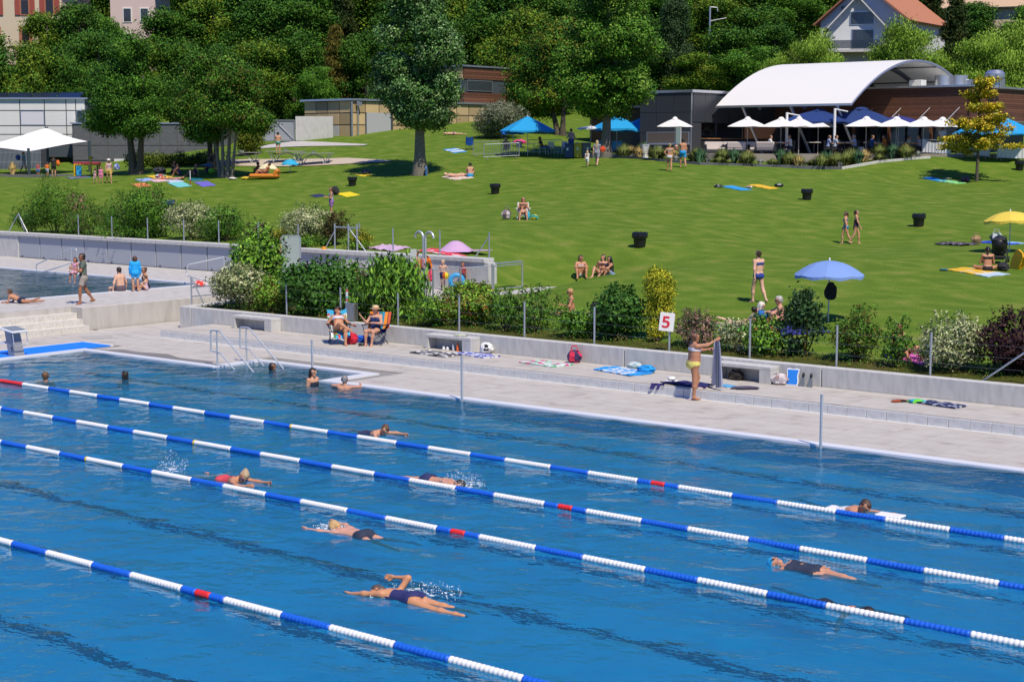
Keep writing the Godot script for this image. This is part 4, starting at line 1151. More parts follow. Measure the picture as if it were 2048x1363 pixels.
func plank_mat() -> void:
	for i in 3:
		var k: float = [1.0,0.8,1.2][i]
		rough_paint("timber%d" % i, [[0.0,0.075 * k, 0.030 * k, 0.016 * k], [0.5,0.125 * k, 0.050 * k, 0.026 * k], [1.0,0.175 * k, 0.072 * k, 0.036 * k]], V(0.25,3.0,0.25),70 + i, 0.03,0.7,0.0,256)
		rough_paint("pale_timber%d" % i, [[0.0,0.36 * k, 0.25 * k, 0.12 * k], [0.5,0.48 * k, 0.36 * k, 0.19 * k], [1.0,0.54 * k, 0.42 * k, 0.24 * k]], V(0.25,4.0,0.25),75 + i, 0.03,0.75,0.0,256)
	rough_paint("metal_sheet", [[0.0,0.60,0.61,0.60], [0.5,0.68,0.69,0.68], [1.0,0.72,0.72,0.70]], V(0.2,3.0,0.2),80,0.02,0.4,0.0,256)
	rough_paint("grey_sheet", [[0.0,0.085,0.092,0.10], [1.0,0.125,0.13,0.14]], V(0.5,0.5,0.5),81,0.02,0.6,0.0,256)
	paint("slate_grey", K(0.055,0.07,0.085),0.55)
	paint("anthracite", K(0.045,0.05,0.058),0.5)
	paint("alu", K(0.55,0.57,0.60),0.35,0.8)
	paint("interior", K(0.11,0.095,0.08),0.8)  # dark brown of the rooms, also the sheet standing for shade in the hatch
	var gm := StandardMaterial3D.new()
	gm.resource_name = "window_glass"
	gm.albedo_color = lin(0.02,0.03,0.04,0.55)
	gm.transparency = BaseMaterial3D.TRANSPARENCY_ALPHA
	gm.roughness = 0.05
	mats.window_glass = gm

# horizontal boards on a wall: each board a piece
func boards(parent: Node, called: String, key: String, at: Vector3, along: Vector3, out: Vector3, length: float, h: float, n: int) -> void:
	var bh := h / n
	var b := Basis(along, Vector3.UP, along.cross(Vector3.UP))
	var g := MB.new()
	g.box(Vector3.ZERO, V(length, bh - 0.02,0.03), Basis(),0.005)
	var m := g.mesh()
	for k in n:
		part(m, called, mats[key + str(rng.randi_range(0,2))], parent, at + along * length * 0.5 + V(0, (k + 0.5) * bh, 0) + out * 0.016, b)

func make_buildings() -> void:
	plank_mat()
	rng.seed = 500
	# --- grey two-storey bath house on the left, facing the lawn
	var b := thing("bath_house", "two-storey bath house of pale metal panels with solar roof", "building", V(-121.9,4.0,-81.24),VIEW)
	var S := 1.0 / 23.03
	bpart("wall", mats.slate_grey, b, V(-2.85,3.95,-5.1),V(30.0 - 11.4,4.9,10.0))
	bpart("wall_base", mats.anthracite, b, V(-2.85,0.9,-5.6),V(18.6,1.8,9.0))
	var vx := [-120.0,-64.0,-14.0,36.0,85.0,128.0,147.0,166.0]
	var vy := [197.0,221.0,251.0,268.0,288.0]
	for i in 7:
		for j in 4:
			if i == 6 and j == 1: continue
			var x0: float = (vx[i] - 20.0) * S + 0.04; var x1: float = (vx[i + 1] - 20.0) * S - 0.04
			var y1: float = (347.0 - vy[j]) * S - 0.04; var y0: float = (347.0 - vy[j + 1]) * S + 0.04
			var win: bool = (i == 3 and j == 1)
			var p := bpart("window" if win else "panel", mats.alu if win else mats.metal_sheet, b, V((x0 + x1) * 0.5, (y0 + y1) * 0.5,-0.06),V(x1 - x0, y1 - y0,0.06))
			if win:
				bpart("blind", paint("blind", K(0.62,0.62,0.68),0.6), p, V(0,0,0.035),V(x1 - x0 - 0.12, y1 - y0 - 0.12,0.02))
	var pw := bpart("window", mats.alu, b, V(5.95,4.9,-0.06),V(0.75,1.2,0.06))
	bpart("pane", mats.window_glass, pw, V(0,0,0.035),V(0.65,1.1,0.01))
	bpart("roof", mats.alu, b, V(-2.85,6.5,-5.0),V(18.9,0.16,10.4))
	for k in 8:
		bpart("solar_panel", paint("solar", K(0.012,0.016,0.035),0.25), b, V(-10.6 + k * 2.2,6.82,-1.1),V(2.1,0.05,1.4),0.0, Basis(Vector3.RIGHT, 0.32))
	# lower dark wing
	var w := thing("low_wing", "low dark grey wing with white shutters behind the left trees", "building", V(-111.2,4.3,-87.9),VIEW)
	bpart("wall", mats.grey_sheet, w, V(-0.2,1.5,-4.0),V(13.4,5.0,8.0))
	bpart("roof", mats.alu, w, V(-0.2,4.06,-4.0),V(13.7,0.12,8.3))
	for k in 9:
		bpart("panel", mats.grey_sheet, w, V(-6.1 + k * 1.48,3.05,0.03),V(1.42,1.7,0.05))
		bpart("panel", mats.grey_sheet, w, V(-6.1 + k * 1.48,1.55,0.03),V(1.42,1.2,0.05))
	for e in [[-2.9,0.55,0.95,1.0], [1.9,0.75,1.7,0.55]]:
		bpart("shutter", paint("shutter", K(0.66,0.66,0.68),0.6), w, V(e[0], e[1], 0.04),V(e[2], e[3], 0.06))
	for e in [[5.0,0.75], [5.9,0.75]]:
		var f := bpart("window", mats.alu, w, V(e[0], e[1], 0.03),V(0.72,0.5,0.05))
		bpart("pane", mats.window_glass, f, V(0,0,0.03),V(0.6,0.38,0.012))
	# slatted screen, shade sail, little roof
	w = thing("slat_screen", "tall dark slatted screen under the white shade sail", "fence", V(-119.4,3.9,-78.7),VIEW)
	var g := MB.new()
	for k in 56:
		g.box(V(-2.9 + k * 0.108,1.15,0),V(0.045,2.3,0.05))
	tag(part(g, "slats", mats.alu, w),"", "", "", "stuff")
	for y in [0.45,1.2,2.0]:
		bpart("rail", mats.alu, w, V(0, y, -0.06),V(6.2,0.06,0.05))
	bpart("backing", mats.anthracite, w, V(0,1.15,-0.9),V(6.6,2.3,0.05))
	var s := thing("shade_sail", "white shade sail stretched between posts at the left", "shade sail", V(-113.0,4.0,-77.4),VIEW)
	g = MB.new()
	var cn := [V(-4.3,2.4,0.4),V(0.2,3.9,-2.6),V(4.0,2.8,-1.0),V(0.1,2.0,2.2)]
	var pts := []
	for j in 9:
		var row := []
		for i in 9:
			var u := i / 8.0; var v := j / 8.0
			var p: Vector3 = cn[0].lerp(cn[1], u).lerp(cn[3].lerp(cn[2], u), v)
			var pin := (4.0 * u * (1.0 - u)) * absf(2.0 * v - 1.0) + (4.0 * v * (1.0 - v)) * absf(2.0 * u - 1.0)
			p = p.lerp(V(0, p.y, 0),0.14 * pin)
			row.append(p)
		pts.append(row)
	for j in 8:
		for i in 8:
			g.quad(pts[j][i], pts[j][i + 1], pts[j + 1][i + 1], pts[j + 1][i], Vector3.UP)
	part(g, "fabric", paint("sailcloth", K(0.78,0.77,0.74),0.8), s)
	for e in [[-4.4,2.65,0.4,"wood"], [0.1,2.25,2.25,"steel"], [4.1,2.8,-1.0,"steel"], [0.2,4.0,-2.7,"steel"]]:
		g = MB.new(); g.tube([V(e[0], -0.6, e[2]),V(e[0], e[1], e[2])], 0.11 if e[3] == "steel" else 0.09,10)
		part(g, "post", paint("post_blue", K(0.04,0.065,0.085),0.5) if e[3] == "steel" else paint("post_wood", K(0.30,0.13,0.04),0.8), s)
	w = thing("shelter", "flat roofed dark shelter at the far left edge", "shelter", V(-118.4,4.0,-75.0),VIEW)
	bpart("roof", mats.grey_sheet, w, V(0,2.55,0),V(4.2,0.16,3.0),0.02)
	for x in [-1.7,0.9]:
		bpart("post", paint("post_blue", K(0.04,0.065,0.085),0.5), w, V(x, 1.2,1.0),V(0.18,2.6,0.18))
	g = MB.new(); g.prism(PackedVector2Array([Vector2(-6.5,-1.5),Vector2(9.5,-1.5),Vector2(8.0,3.2),Vector2(2.0,4.0),Vector2(-6.5,3.6)]),-1.2,0.14, Basis(Vector3.UP, VIEW),V(-114.5,4.0,-78.2))
	structure(g, "yard_pavement", mats.grey_sheet if false else rough_paint("asphalt", [[0.0,0.10,0.10,0.105], [1.0,0.16,0.16,0.165]], V(0.4,0.4,0.4),85,0.05,0.9,0.0,256))
	# --- timber changing block in the middle
	b = thing("changing_block", "low changing block clad in pale timber panels above the lawn", "building", V(-92.11,7.15,-92.63))
	bpart("wall", mats.slate_grey, b, V(-2.75,1.4,-9.0),V(5.4,2.9,17.9))
	bpart("roof", mats.alu, b, V(-2.75,2.96,-9.0),V(5.9,0.16,18.5))
	for i in 4:
		for j in 3:
			var p := bpart("panel", mats["pale_timber" + str((i * 2 + j) % 3)], b, V(-4.75 + i * 1.35,0.48 + j * 0.95,0.0),V(1.27,0.87,0.05))
			if j == 0 and i < 3: p.material_override = mats.concrete_wall
	for i in 11:
		for j in 3:
			if i in [1,2] and j < 2: continue
			bpart("panel", mats["pale_timber" + str((i + j * 2) % 3)], b, V(0.0,0.48 + j * 0.95,-0.75 - i * 1.6),V(0.05,0.87,1.5))
	bpart("door", paint("grey_door", K(0.42,0.43,0.45),0.5), b, V(0.0,1.0,-3.1),V(0.06,1.9,2.8))
	for e in [[0.16,0.12], [0.16,-0.55]]:
		g = MB.new(); g.tube([V(e[0], -0.4, e[1]),V(e[0], 2.8, e[1])], 0.07,8)
		part(g, "downpipe", mats.alu, b)
	g = MB.new(); g.box(V(0.3,2.62,-0.55),V(0.35,0.3,0.35), Basis(),0.02); part(g, "lamp_box", mats.alu, b)
	w = thing("concrete_screen_wall", "pale concrete screen wall before the changing block", "wall", V(-94.6,6.9,-90.9),VIEW)
	bpart("wall_section", mats.concrete_wall, w, V(0,0.9,0),V(3.0,1.95,0.25),0.01)
	w = thing("sliding_gate", "grey mesh sliding gate with diagonal brace left of concrete wall", "gate", V(-97.1,6.75,-88.9),VIEW)
	for e in [[-1.6,0.9,0.08,1.7], [0.0,0.9,0.06,1.7], [1.6,0.9,0.08,1.7]]:
		bpart("upright", mats.alu, w, V(e[0], e[1], 0),V(e[2], e[3], 0.06))
	for y in [0.1,1.72]:
		bpart("rail", mats.alu, w, V(0, y, 0.0),V(3.12,0.09,0.055))
	g = MB.new(); g.tube([V(0.1,1.65,0.04),V(1.55,0.2,0.04)], 0.035,6); part(g, "brace", mats.alu, w)
	bpart("mesh_panel", paint("gate_mesh", K(0.27,0.30,0.33),0.5), w, V(0,0.9,-0.05),V(3.1,1.6,0.02))
	w = thing("tall_timber_block", "two-storey timber clad block seen between poplar and maple", "building", V(-92.9,8.3,-107.2))
	bpart("wall", mats.slate_grey, w, V(-3.0,2.4,-4.0),V(5.9,5.2,7.9))
	bpart("roof", mats.alu, w, V(-3.0,5.08,-4.0),V(6.3,0.14,8.3))
	rng.seed = 501
	boards(w, "board", "pale_timber", V(-5.95,3.95,0.0),Vector3.RIGHT, Vector3.BACK, 5.9,1.0,5)
	boards(w, "board", "timber", V(0,3.95,0.0),Vector3.FORWARD, Vector3.RIGHT, 7.9,1.0,5)
	boards(w, "board", "timber", V(0,1.9,0.0),Vector3.FORWARD, Vector3.RIGHT, 7.9,0.9,4)
	boards(w, "board", "timber", V(-5.95,1.9,0.0),Vector3.RIGHT, Vector3.BACK, 5.9,0.9,4)
	for i in 4:
		for j in 2:
			bpart("panel", mats["pale_timber" + str((i + j) % 3)], w, V(-5.2 + i * 1.48,0.45 + j * 0.95,0.02),V(1.4,0.87,0.05))
			bpart("panel", mats["pale_timber" + str((i + j + 1) % 3)], w, V(0.02,0.45 + j * 0.95,-0.95 - i * 1.9),V(0.05,0.87,1.8))
	for e in [[V(-1.6,3.4,0.03),V(2.8,0.95,0.04)], [V(0.03,3.4,-2.2),V(0.04,0.95,3.4)]]:
		var f := bpart("window", mats.alu, w, e[0], e[1])
		bpart("pane", mats.window_glass, f, V(0.012,0,0.02), (e[1] as Vector3) - V(0.1,0.12,0.1).min((e[1] as Vector3) * 0.3))
	# --- path up to the gate, strip by the tables
	g = MB.new()
	for k in 10:
		var t0 := k / 10.0; var t1 := (k + 1) / 10.0
		var a0 := Vector2(-97.6,-88.2).lerp(Vector2(-86.6,-88.6), t0); var a1 := Vector2(-97.6,-88.2).lerp(Vector2(-86.6,-88.6), t1)
		var w0 := lerpf(1.7,0.25, t0); var w1 := lerpf(1.7,0.25, t1)
		g.quad(on(a0.x, a0.y - w0,0.05), on(a1.x, a1.y - w1,0.05), on(a1.x, a1.y + w1,0.05), on(a0.x, a0.y + w0,0.05),Vector3.UP)
	structure(g, "gate_path", mats.concrete)
	g = MB.new()
	for k in 12:
		var a0 := Vector2(-93.6,-79.4).lerp(Vector2(-78.5,-82.6), k / 12.0); var a1 := Vector2(-93.6,-79.4).lerp(Vector2(-78.5,-82.6), (k + 1) / 12.0)
		var wd := 2.0 if k < 9 else lerpf(2.0,0.3, (k - 8) / 4.0)
		var wd2 := 2.0 if k < 8 else lerpf(2.0,0.3, (k - 7) / 4.0)
		g.quad(on(a0.x, a0.y - wd, 0.05), on(a1.x, a1.y - wd2,0.05), on(a1.x, a1.y + wd2 * 0.7,0.05), on(a0.x, a0.y + wd * 0.7,0.05),Vector3.UP)
	structure(g, "gravel_path", rough_paint("gravel", [[0.0,0.42,0.34,0.25], [1.0,0.58,0.50,0.40]], V(0.6,0.6,0.6),88,0.08,0.95,0.0,256))
	make_restaurant()
	make_houses()

func make_restaurant() -> void:
	rng.seed = 510
	var g := MB.new()
	g.prism(PackedVector2Array([Vector2(-72.5,-93.0),Vector2(-66.0,-88.6),Vector2(-60.5,-88.6),Vector2(-55.5,-89.0),Vector2(-49.0,-95.0),Vector2(-45.6,-98.8),Vector2(-37.0,-103.5),Vector2(-37.0,-112.0),Vector2(-72.5,-112.0)]),5.2,5.86)
	structure(g, "terrace_pavement", rough_paint("decking", [[0.0,0.24,0.21,0.18], [1.0,0.34,0.31,0.27]], V(0.6,0.6,0.6),90,0.04,0.85,0.0,256))
	# dark grey bar
	var b := thing("bar_building", "dark grey bar building with open counter beside the white canopy", "building", V(-61.75,5.8,-95.45))
	bpart("wall", mats.anthracite, b, V(-2.15,2.1,-0.1),V(4.3,4.4,0.2))
	bpart("wall", mats.anthracite, b, V(-4.2,2.1,-6.0),V(0.2,4.4,11.6))
	bpart("wall", mats.anthracite, b, V(-0.1,3.25,-5.9),V(0.198,2.1,11.4))
	bpart("wall", mats.anthracite, b, V(-0.1,1.1,-0.75),V(0.197,2.2,1.1))
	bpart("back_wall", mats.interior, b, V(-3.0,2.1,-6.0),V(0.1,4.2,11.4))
	bpart("roof", mats.alu, b, V(-2.15,4.38,-5.9),V(4.6,0.18,12.0))
	bpart("corner_trim", mats.alu, b, V(0.012,2.1,0.012),V(0.07,4.3,0.07))
	for i in 3:
		for j in 3:
			bpart("cladding_panel", paint("anthracite_panel", K(0.040,0.046,0.054),0.45), b, V(-3.6 + i * 1.43,0.85 + j * 1.38,0.02),V(1.40,1.35,0.03))
	for i in 7:
		bpart("cladding_panel", paint("anthracite_panel", K(0.040,0.046,0.054),0.45), b, V(0.02,3.25,-0.95 - i * 1.55),V(0.03,2.0,1.52))
	var hw := bpart("serving_hatch", mats.alu, b, V(-1.9,1.15,0.05),V(3.6,0.85,0.05))
	bpart("hatch_shade_sheet", mats.interior, hw, V(0,0.02,0.02),V(3.45,0.72,0.03))  # solid dark sheet, its colour standing in for shade inside the hatch
	bpart("hatch_shelf", mats.alu, hw, V(0,-0.45,0.12),V(3.7,0.05,0.25))
	var ct := bpart("counter", mats.anthracite, b, V(0.1,0.55,-6.0),V(0.5,1.05,9.2))
	bpart("counter_top", rough_paint("counter_wood", [[0.0,0.30,0.15,0.05], [1.0,0.42,0.23,0.09]], V(0.4,3.0,0.4),92,0.04,0.5,0.0,256), ct, V(0.05,0.56,0),V(0.7,0.06,9.3))
	bpart("shelf", mats.alu, b, V(-2.75,1.35,-4.6),V(0.3,0.04,5.6))
	bpart("shelf", mats.alu, b, V(-2.75,1.75,-4.6),V(0.3,0.04,5.6))
	for z in [-3.4,-7.2]:
		bpart("post", mats.slate_grey, b, V(-0.1,1.1, z),V(0.1,2.2,0.1))
	var bot := MB.new()
	bot.lathe([Vector2(0,0),Vector2(0.045,0),Vector2(0.045,0.19),Vector2(0.016,0.25),Vector2(0.016,0.32),Vector2(0,0.32)], 8)
	var bm := bot.mesh()
	var bc := [K(0.35,0.22,0.06),K(0.06,0.14,0.05),K(0.5,0.5,0.46),K(0.20,0.05,0.02),K(0.42,0.36,0.2)]
	for k in 36:
		var row := k % 2
		single(bm, "bottle", paint("bottle%d" % (k % 5), bc[k % 5], 0.15),"spirits bottle on the %s shelf behind the bar counter" % ["lower", "upper"][row], "bottle", "bottles on the bar shelves", V(-64.5,5.8 + 1.372 + row * 0.4,-98.0 - (k / 2) * 0.28 - row * 0.1))
	# white barrel canopy on raking posts
	var c := thing("barrel_canopy", "large white barrel vaulted membrane canopy over the restaurant", "canopy", V(-50.8,5.8,-97.95))
	var prof := []
	for k in 25:
		var sx := k * 20.0 / 24.0
		prof.append(Vector2(sx, 3.4 + 0.6314 * sx - 0.0304 * sx * sx))
	g = MB.new()
	for k in 24:
		for i in 8:
			var xa := -10.5 * i / 8.0; var xb := -10.5 * (i + 1) / 8.0
			var s0 := 1.0 - 0.012 * sin(PI * (i % 2)); 
			g.quad(V(xa, prof[k].y, -prof[k].x),V(xb, prof[k].y, -prof[k].x),V(xb, prof[k + 1].y, -prof[k + 1].x),V(xa, prof[k + 1].y, -prof[k + 1].x),V(0,1,0.5))
	var mm := paint("membrane", K(0.74,0.73,0.69),0.7)
	mm.backlight_enabled = true; mm.backlight = K(0.3,0.3,0.27)
	part(g, "membrane", mm, c)
	for i in 4:
		g = MB.new()
		var arc := []
		for k in 25: arc.append(V(-10.45 * i / 3.0 - 0.03, prof[k].y - (0.1 if i in [0,3] else 0.22),-prof[k].x))
		g.tube(arc, 0.09 if i in [0,3] else 0.16,6)
		part(g, "arch_rib", mats.alu if i in [0,3] else mats.slate_grey, c)
	for k in [4,8,12,16,20]:
		g = MB.new(); g.tube([V(-0.1, prof[k].y - 0.12,-prof[k].x),V(-10.4, prof[k].y - 0.12,-prof[k].x)], 0.05,5)
		part(g, "purlin", mats.slate_grey, c)
	bpart("eave_beam", mats.alu, c, V(-5.25,3.32,0.0),V(10.6,0.14,0.14))
	for x in [-8.2,-4.4,-0.9]:
		g = MB.new(); g.tube([V(x - 0.2,3.3,-0.05),V(x + 0.35,0.0,-2.0)], 0.09,8)
		part(g, "raking_post", mats.alu, c)
	# timber restaurant
	var r := thing("restaurant", "restaurant clad in red brown timber boards behind the terrace", "building", V(-46.3,5.8,-106.8))
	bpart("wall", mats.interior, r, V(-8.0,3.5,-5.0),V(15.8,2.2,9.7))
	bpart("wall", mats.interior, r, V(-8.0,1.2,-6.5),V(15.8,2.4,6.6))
	bpart("rear_wing", mats.timber1, r, V(-22.0,1.9,-6.5),V(12.0,3.8,4.0))
	boards(r, "board", "timber", V(-9.0,2.35,-0.13),Vector3.RIGHT, Vector3.BACK, 9.0,2.3,15)
	boards(r, "board", "timber", V(-16.0,2.35,-0.15),Vector3.RIGHT, Vector3.BACK, 6.98,1.3,9)
	boards(r, "board", "timber", V(-0.09,2.35,0.0),Vector3.FORWARD, Vector3.RIGHT, 10.0,2.3,15)
	bpart("parapet", mats.alu, r, V(-4.5,4.72,-5.0),V(9.3,0.14,10.2))
	bpart("awning", mats.alu, r, V(-3.6,2.3,0.75),V(9.0,0.08,1.4))
	bpart("awning", mats.alu, r, V(0.8,2.28,-5.0),V(1.4,0.08,9.0))
	for x in [-7.4,-5.2,-3.0,-0.8]:
		g = MB.new(); g.tube([V(x, 3.25,0.0),V(x - 0.3,2.35,1.3)], 0.03,6)
		part(g, "stay", mats.alu, r)
	for k in 8:
		var f := bpart("window", mats.slate_grey, r, V(-15.0 + k * 1.98,1.15,-2.9),V(1.9,2.3,0.08))
		bpart("pane", mats.window_glass, f, V(0,0,0.06),V(1.76,2.16,0.015))
	for x in [-13.5,-9.0,-6.2,-3.0,-0.4]:
		bpart("timber_post", mats.timber2, r, V(x, 1.15,-0.3),V(0.18,2.35,0.18))
	g = MB.new(); g.lathe([Vector2(0,0),Vector2(0.62,0),Vector2(0.62,1.0),Vector2(0,1.0)], 20,V(-3.6,4.6,-3.4)); part(g, "ventilation_drum", mats.alu, r)
	g = MB.new(); g.lathe([Vector2(0,0),Vector2(0.62,0),Vector2(0.62,1.0),Vector2(0,1.0)], 20,V(-2.6,4.6,-3.8)); part(g, "ventilation_drum", mats.alu, r)
	bpart("ventilation_duct", mats.alu, r, V(-0.8,4.95,-4.2),V(2.6,0.7,0.9),0.03)
	bpart("ventilation_box", mats.metal_sheet, r, V(-5.2,4.95,-2.6),V(1.0,0.7,0.8),0.03)
	g = MB.new(); g.lathe([Vector2(0.35,0),Vector2(0.35,0.5),Vector2(0.75,0.75),Vector2(0.75,1.0),Vector2(0.5,1.25),Vector2(0,1.25)], 8,V(0.4,4.6,-3.0), Basis(), true); part(g, "roof_vent", mats.alu, r)
	# kiosk between plane tree and bar
	var k2 := thing("kiosk", "red brown timber kiosk in the shade behind the plane tree", "kiosk", V(-66.6,5.95,-98.6))
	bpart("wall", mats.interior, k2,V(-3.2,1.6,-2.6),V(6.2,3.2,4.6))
	bpart("roof", mats.slate_grey, k2,V(-3.2,3.3,-2.0),V(6.8,0.16,5.8))
	boards(k2,"board", "timber", V(-6.3,2.4,-0.1),Vector3.RIGHT, Vector3.BACK, 6.2,0.8,6)
	boards(k2,"board", "timber", V(-6.3,0.0,-0.1),Vector3.RIGHT, Vector3.BACK, 1.6,2.4,14)
	boards(k2,"board", "timber", V(-0.05,0.0,-0.1),Vector3.FORWARD, Vector3.RIGHT, 4.6,3.2,18)
	bpart("door_frame", paint("orange_wood", K(0.42,0.16,0.035),0.6), k2,V(-4.6,1.2,0.0),V(0.14,2.4,0.1))

func gable_house(called: String, label: String, at: Vector3, turn: float, w: float, l: float, eave: float, ridge: float, wall: Material, roof: Material) -> Node3D:
	var h := thing(called, label, "house", at, turn)
	var g := MB.new()
	g.prism(PackedVector2Array([Vector2(-w / 2,-4.0),Vector2(w / 2,-4.0),Vector2(w / 2, eave),Vector2(0, ridge),Vector2(-w / 2, eave)]),-l, 0.0, Basis(Vector3.RIGHT, Vector3.UP, Vector3.BACK) * Basis(V(1,0,0),V(0,0,1),V(0,1,0)))
	part(g, "wall", wall, h)
	for sg in [-1.0,1.0]:
		var d := V(sg * w / 2, eave, 0) - V(0, ridge, 0)
		var ln := d.length() + 0.7
		var ang := atan2(d.y, d.x)
		g = MB.new()
		g.box(Vector3.ZERO, V(ln, 0.16, l + 1.2))
		part(g, "roof", roof, h, V(0, ridge + 0.1,-l / 2) + d.normalized() * (ln / 2), Basis(Vector3.BACK, ang))
	return h

func make_houses() -> void:
	var tiles := rough_paint("roof_tile", [[0.0,0.30,0.10,0.05], [0.5,0.42,0.17,0.09], [1.0,0.50,0.24,0.14]], V(1.0,1.0,1.0),95,0.05,0.85,0.0,256)
	var slate := rough_paint("slate", [[0.0,0.05,0.055,0.065], [1.0,0.09,0.095,0.105]], V(1.0,1.0,1.0),96,0.05,0.7,0.0,256)
	var white := paint("render_white", K(0.62,0.64,0.66),0.8)
	var cream := paint("render_cream", K(0.62,0.52,0.38),0.85)
	var hb := VIEW - 0.6
	var h := gable_house("gabled_house", "white gabled house with glazed balcony front among bright trees", V(-76.8,16.3,-150.2), hb, 9.2,11.0,2.8,6.4, white, tiles)
	# gabled porch
	var px := Transform3D(Basis(Vector3.UP, 0.4), Basis(Vector3.UP, -hb) * V(2.3,-0.6,5.8))
	var pr := gable_house("porch", "", px.origin, 0.4,5.4,4.6,2.3,5.2, white, slate)
	remove_child(pr); pr.remove_meta("label"); pr.remove_meta("category"); h.add_child(pr); pr.name = "porch"
	for sg in [-1.0,1.0]:
		bpart("soffit", white, h, px * V(sg * 1.5,3.55,0.35),V(3.9,0.1,1.3),0.0, px.basis * Basis(Vector3.BACK, -sg * 0.82))
	for e in [[0.6,1.1,2.2,1.9], [0.5,3.1,2.4,1.3]]:
		var f := bpart("window", mats.alu, h, px * V(e[0], e[1], 0.04),V(e[2], e[3], 0.06),0.0, px.basis)
		bpart("pane", mats.window_glass, f, V(0,0,0.04),V(e[2] - 0.2, e[3] - 0.15,0.02))
	bpart("balcony", mats.concrete_wall, h, px * V(0.3,-0.1,0.9),V(5.6,0.25,1.8),0.0, px.basis)
	bpart("balcony_railing", mats.window_glass, h, px * V(0.3,0.5,1.75),V(5.4,0.8,0.04),0.0, px.basis)
	var f2 := bpart("window", paint("shutter_green", K(0.03,0.12,0.13),0.6), h, V(-1.6,3.6,0.05),V(1.5,1.3,0.06))
	bpart("pane", mats.window_glass, f2,V(0.3,0,0.04),V(0.7,1.1,0.02))
	h = gable_house("cream_house", "cream house with red shutters in the top left corner", V(-156.5,16.6,-103.8),VIEW - 0.1,13.0,9.0,7.5,11.0, cream, tiles)
	for e in [[2.4,5.0, true], [-1.2,5.0, true], [2.4,2.0, false], [-1.2,2.0, false], [5.2,2.0, false], [5.2,5.0, true]]:
		var f := bpart("window", paint("window_frame", K(0.40,0.16,0.08),0.7), h, V(e[0], e[1], 0.04),V(1.5,1.8,0.08))
		bpart("pane", mats.window_glass, f, V(0,0,0.06),V(0.8,1.5,0.02))
		if e[2]:
			for sg in [-1.0,1.0]:
				bpart("shutter", paint("shutter_red", K(0.33,0.07,0.05),0.7), f, V(sg * 0.85,0,0.05),V(0.55,1.7,0.06))
	h = gable_house("pale_house", "pale pink house half hidden by trees at the top left", V(-148.0,17.0,-114.6),VIEW, 5.0,8.0,7.0,9.0, paint("render_pink", K(0.60,0.48,0.44),0.85), tiles)
	for e in [[-0.6,4.0], [-0.6,1.2], [1.3,4.0]]:
		var f := bpart("window", mats.white, h, V(e[0], e[1], 0.04),V(1.0,1.6,0.08))
		bpart("pane", mats.window_glass, f, V(0,0,0.06),V(0.8,1.4,0.02))
	h = gable_house("upper_house", "house with pale tiled roof in the top right corner", V(-70.5,18.6,-178.0),VIEW + 1.2,9.0,9.0,3.2,6.0, cream, rough_paint("pale_tile", [[0.0,0.45,0.30,0.18], [1.0,0.60,0.44,0.30]], V(1.0,1.0,1.0),97,0.05,0.85,0.0,256))
	bpart("window", mats.window_glass, h, V(1.0,1.0,0.05),V(1.2,1.4,0.06))
	var m := thing("catenary_mast", "small grey mast with bracket arm above the trees", "mast", V(-86.1,12.0,-136.2),VIEW)
	var g := MB.new(); g.tube([V(0,-2,0),V(0,8.0,0)], 0.09,8); part(g, "pole", mats.galvanised, m)
	g = MB.new(); g.tube([V(0,7.95,0),V(0.7,7.9,0),V(0.75,7.5,0)], 0.05,6); part(g, "hook", mats.galvanised, m)
	g = MB.new(); g.tube([V(0,6.6,0),V(1.6,6.9,0)], 0.05,6); part(g, "arm", mats.galvanised, m)

# ---------------------------------------------------------------- pool gear
func float_run(length: float, discs: int, r: float) -> Mesh:
	var g := MB.new()
	var p := []
	var w := length / discs
	p.append(Vector2(0.02,0.0))
	for k in discs:
		var y := k * w
		p.append(Vector2(r * 0.82, y + w * 0.06)); p.append(Vector2(r, y + w * 0.3)); p.append(Vector2(r, y + w * 0.62)); p.append(Vector2(r * 0.82, y + w * 0.94))
	p.append(Vector2(0.02, length))
	g.lathe(p, 10,Vector3.ZERO, Basis(Vector3.BACK, -PI / 2.0))
	return g.mesh()

func make_ropes() -> void:
	var white := paint("float_white", K(0.80,0.80,0.78),0.4)
	var blue := paint("float_blue", K(0.012,0.12,0.62),0.4)
	var red := paint("float_red", K(0.72,0.025,0.025),0.4)
	var yel := paint("float_yellow", K(0.75,0.55,0.03),0.4)
	var wm := float_run(1.14,16,0.057); var bm := float_run(0.91,13,0.057); var hb := float_run(0.305,4,0.057); var ye := float_run(0.09,1,0.059)
	var names := ["far lane rope of white and blue floats with red end run", "second lane rope from the far poolside, white and blue floats", "third lane rope from the far poolside, white and blue floats", "nearest lane rope of white and blue floats crossing the lower left"]
	var zs := [-24.42,-21.76,-19.2,-14.22]; var ms := [-16.42,-16.55,-16.78,-17.15]
	for i in 4:
		var t := thing("lane_rope", names[i], "lane rope", V(0,-0.005, zs[i]),0.0,"lane ropes of the large pool")
		var x: float = ms[i] - 0.455 - 1.15 - 2.06 * 9
		var g := MB.new(); g.tube([V(-41.4,0,0),V(2.5,0,0)], 0.012,6); part(g, "cable", white, t)
		# red run at the wall end
		var q := x
		while q > -41.2:
			q -= 0.92; part(bm, "red_float_run", red, t, V(q, 0,0))
		var k := 0
		while x < 1.5:
			part(wm, "white_float_run", white, t, V(x, 0,0)); x += 1.15
			if k == 9:
				part(hb, "blue_float_run", blue, t, V(x, 0,0)); part(hb, "red_float_run", red, t, V(x + 0.304,0,0)); part(hb, "blue_float_run", blue, t, V(x + 0.608,0,0))
			else:
				part(bm, "blue_float_run", blue, t, V(x, 0,0))
			if k == 4: part(ye, "yellow_float", yel, t, V(x + 0.85,0,0))
			x += 0.91; k += 1

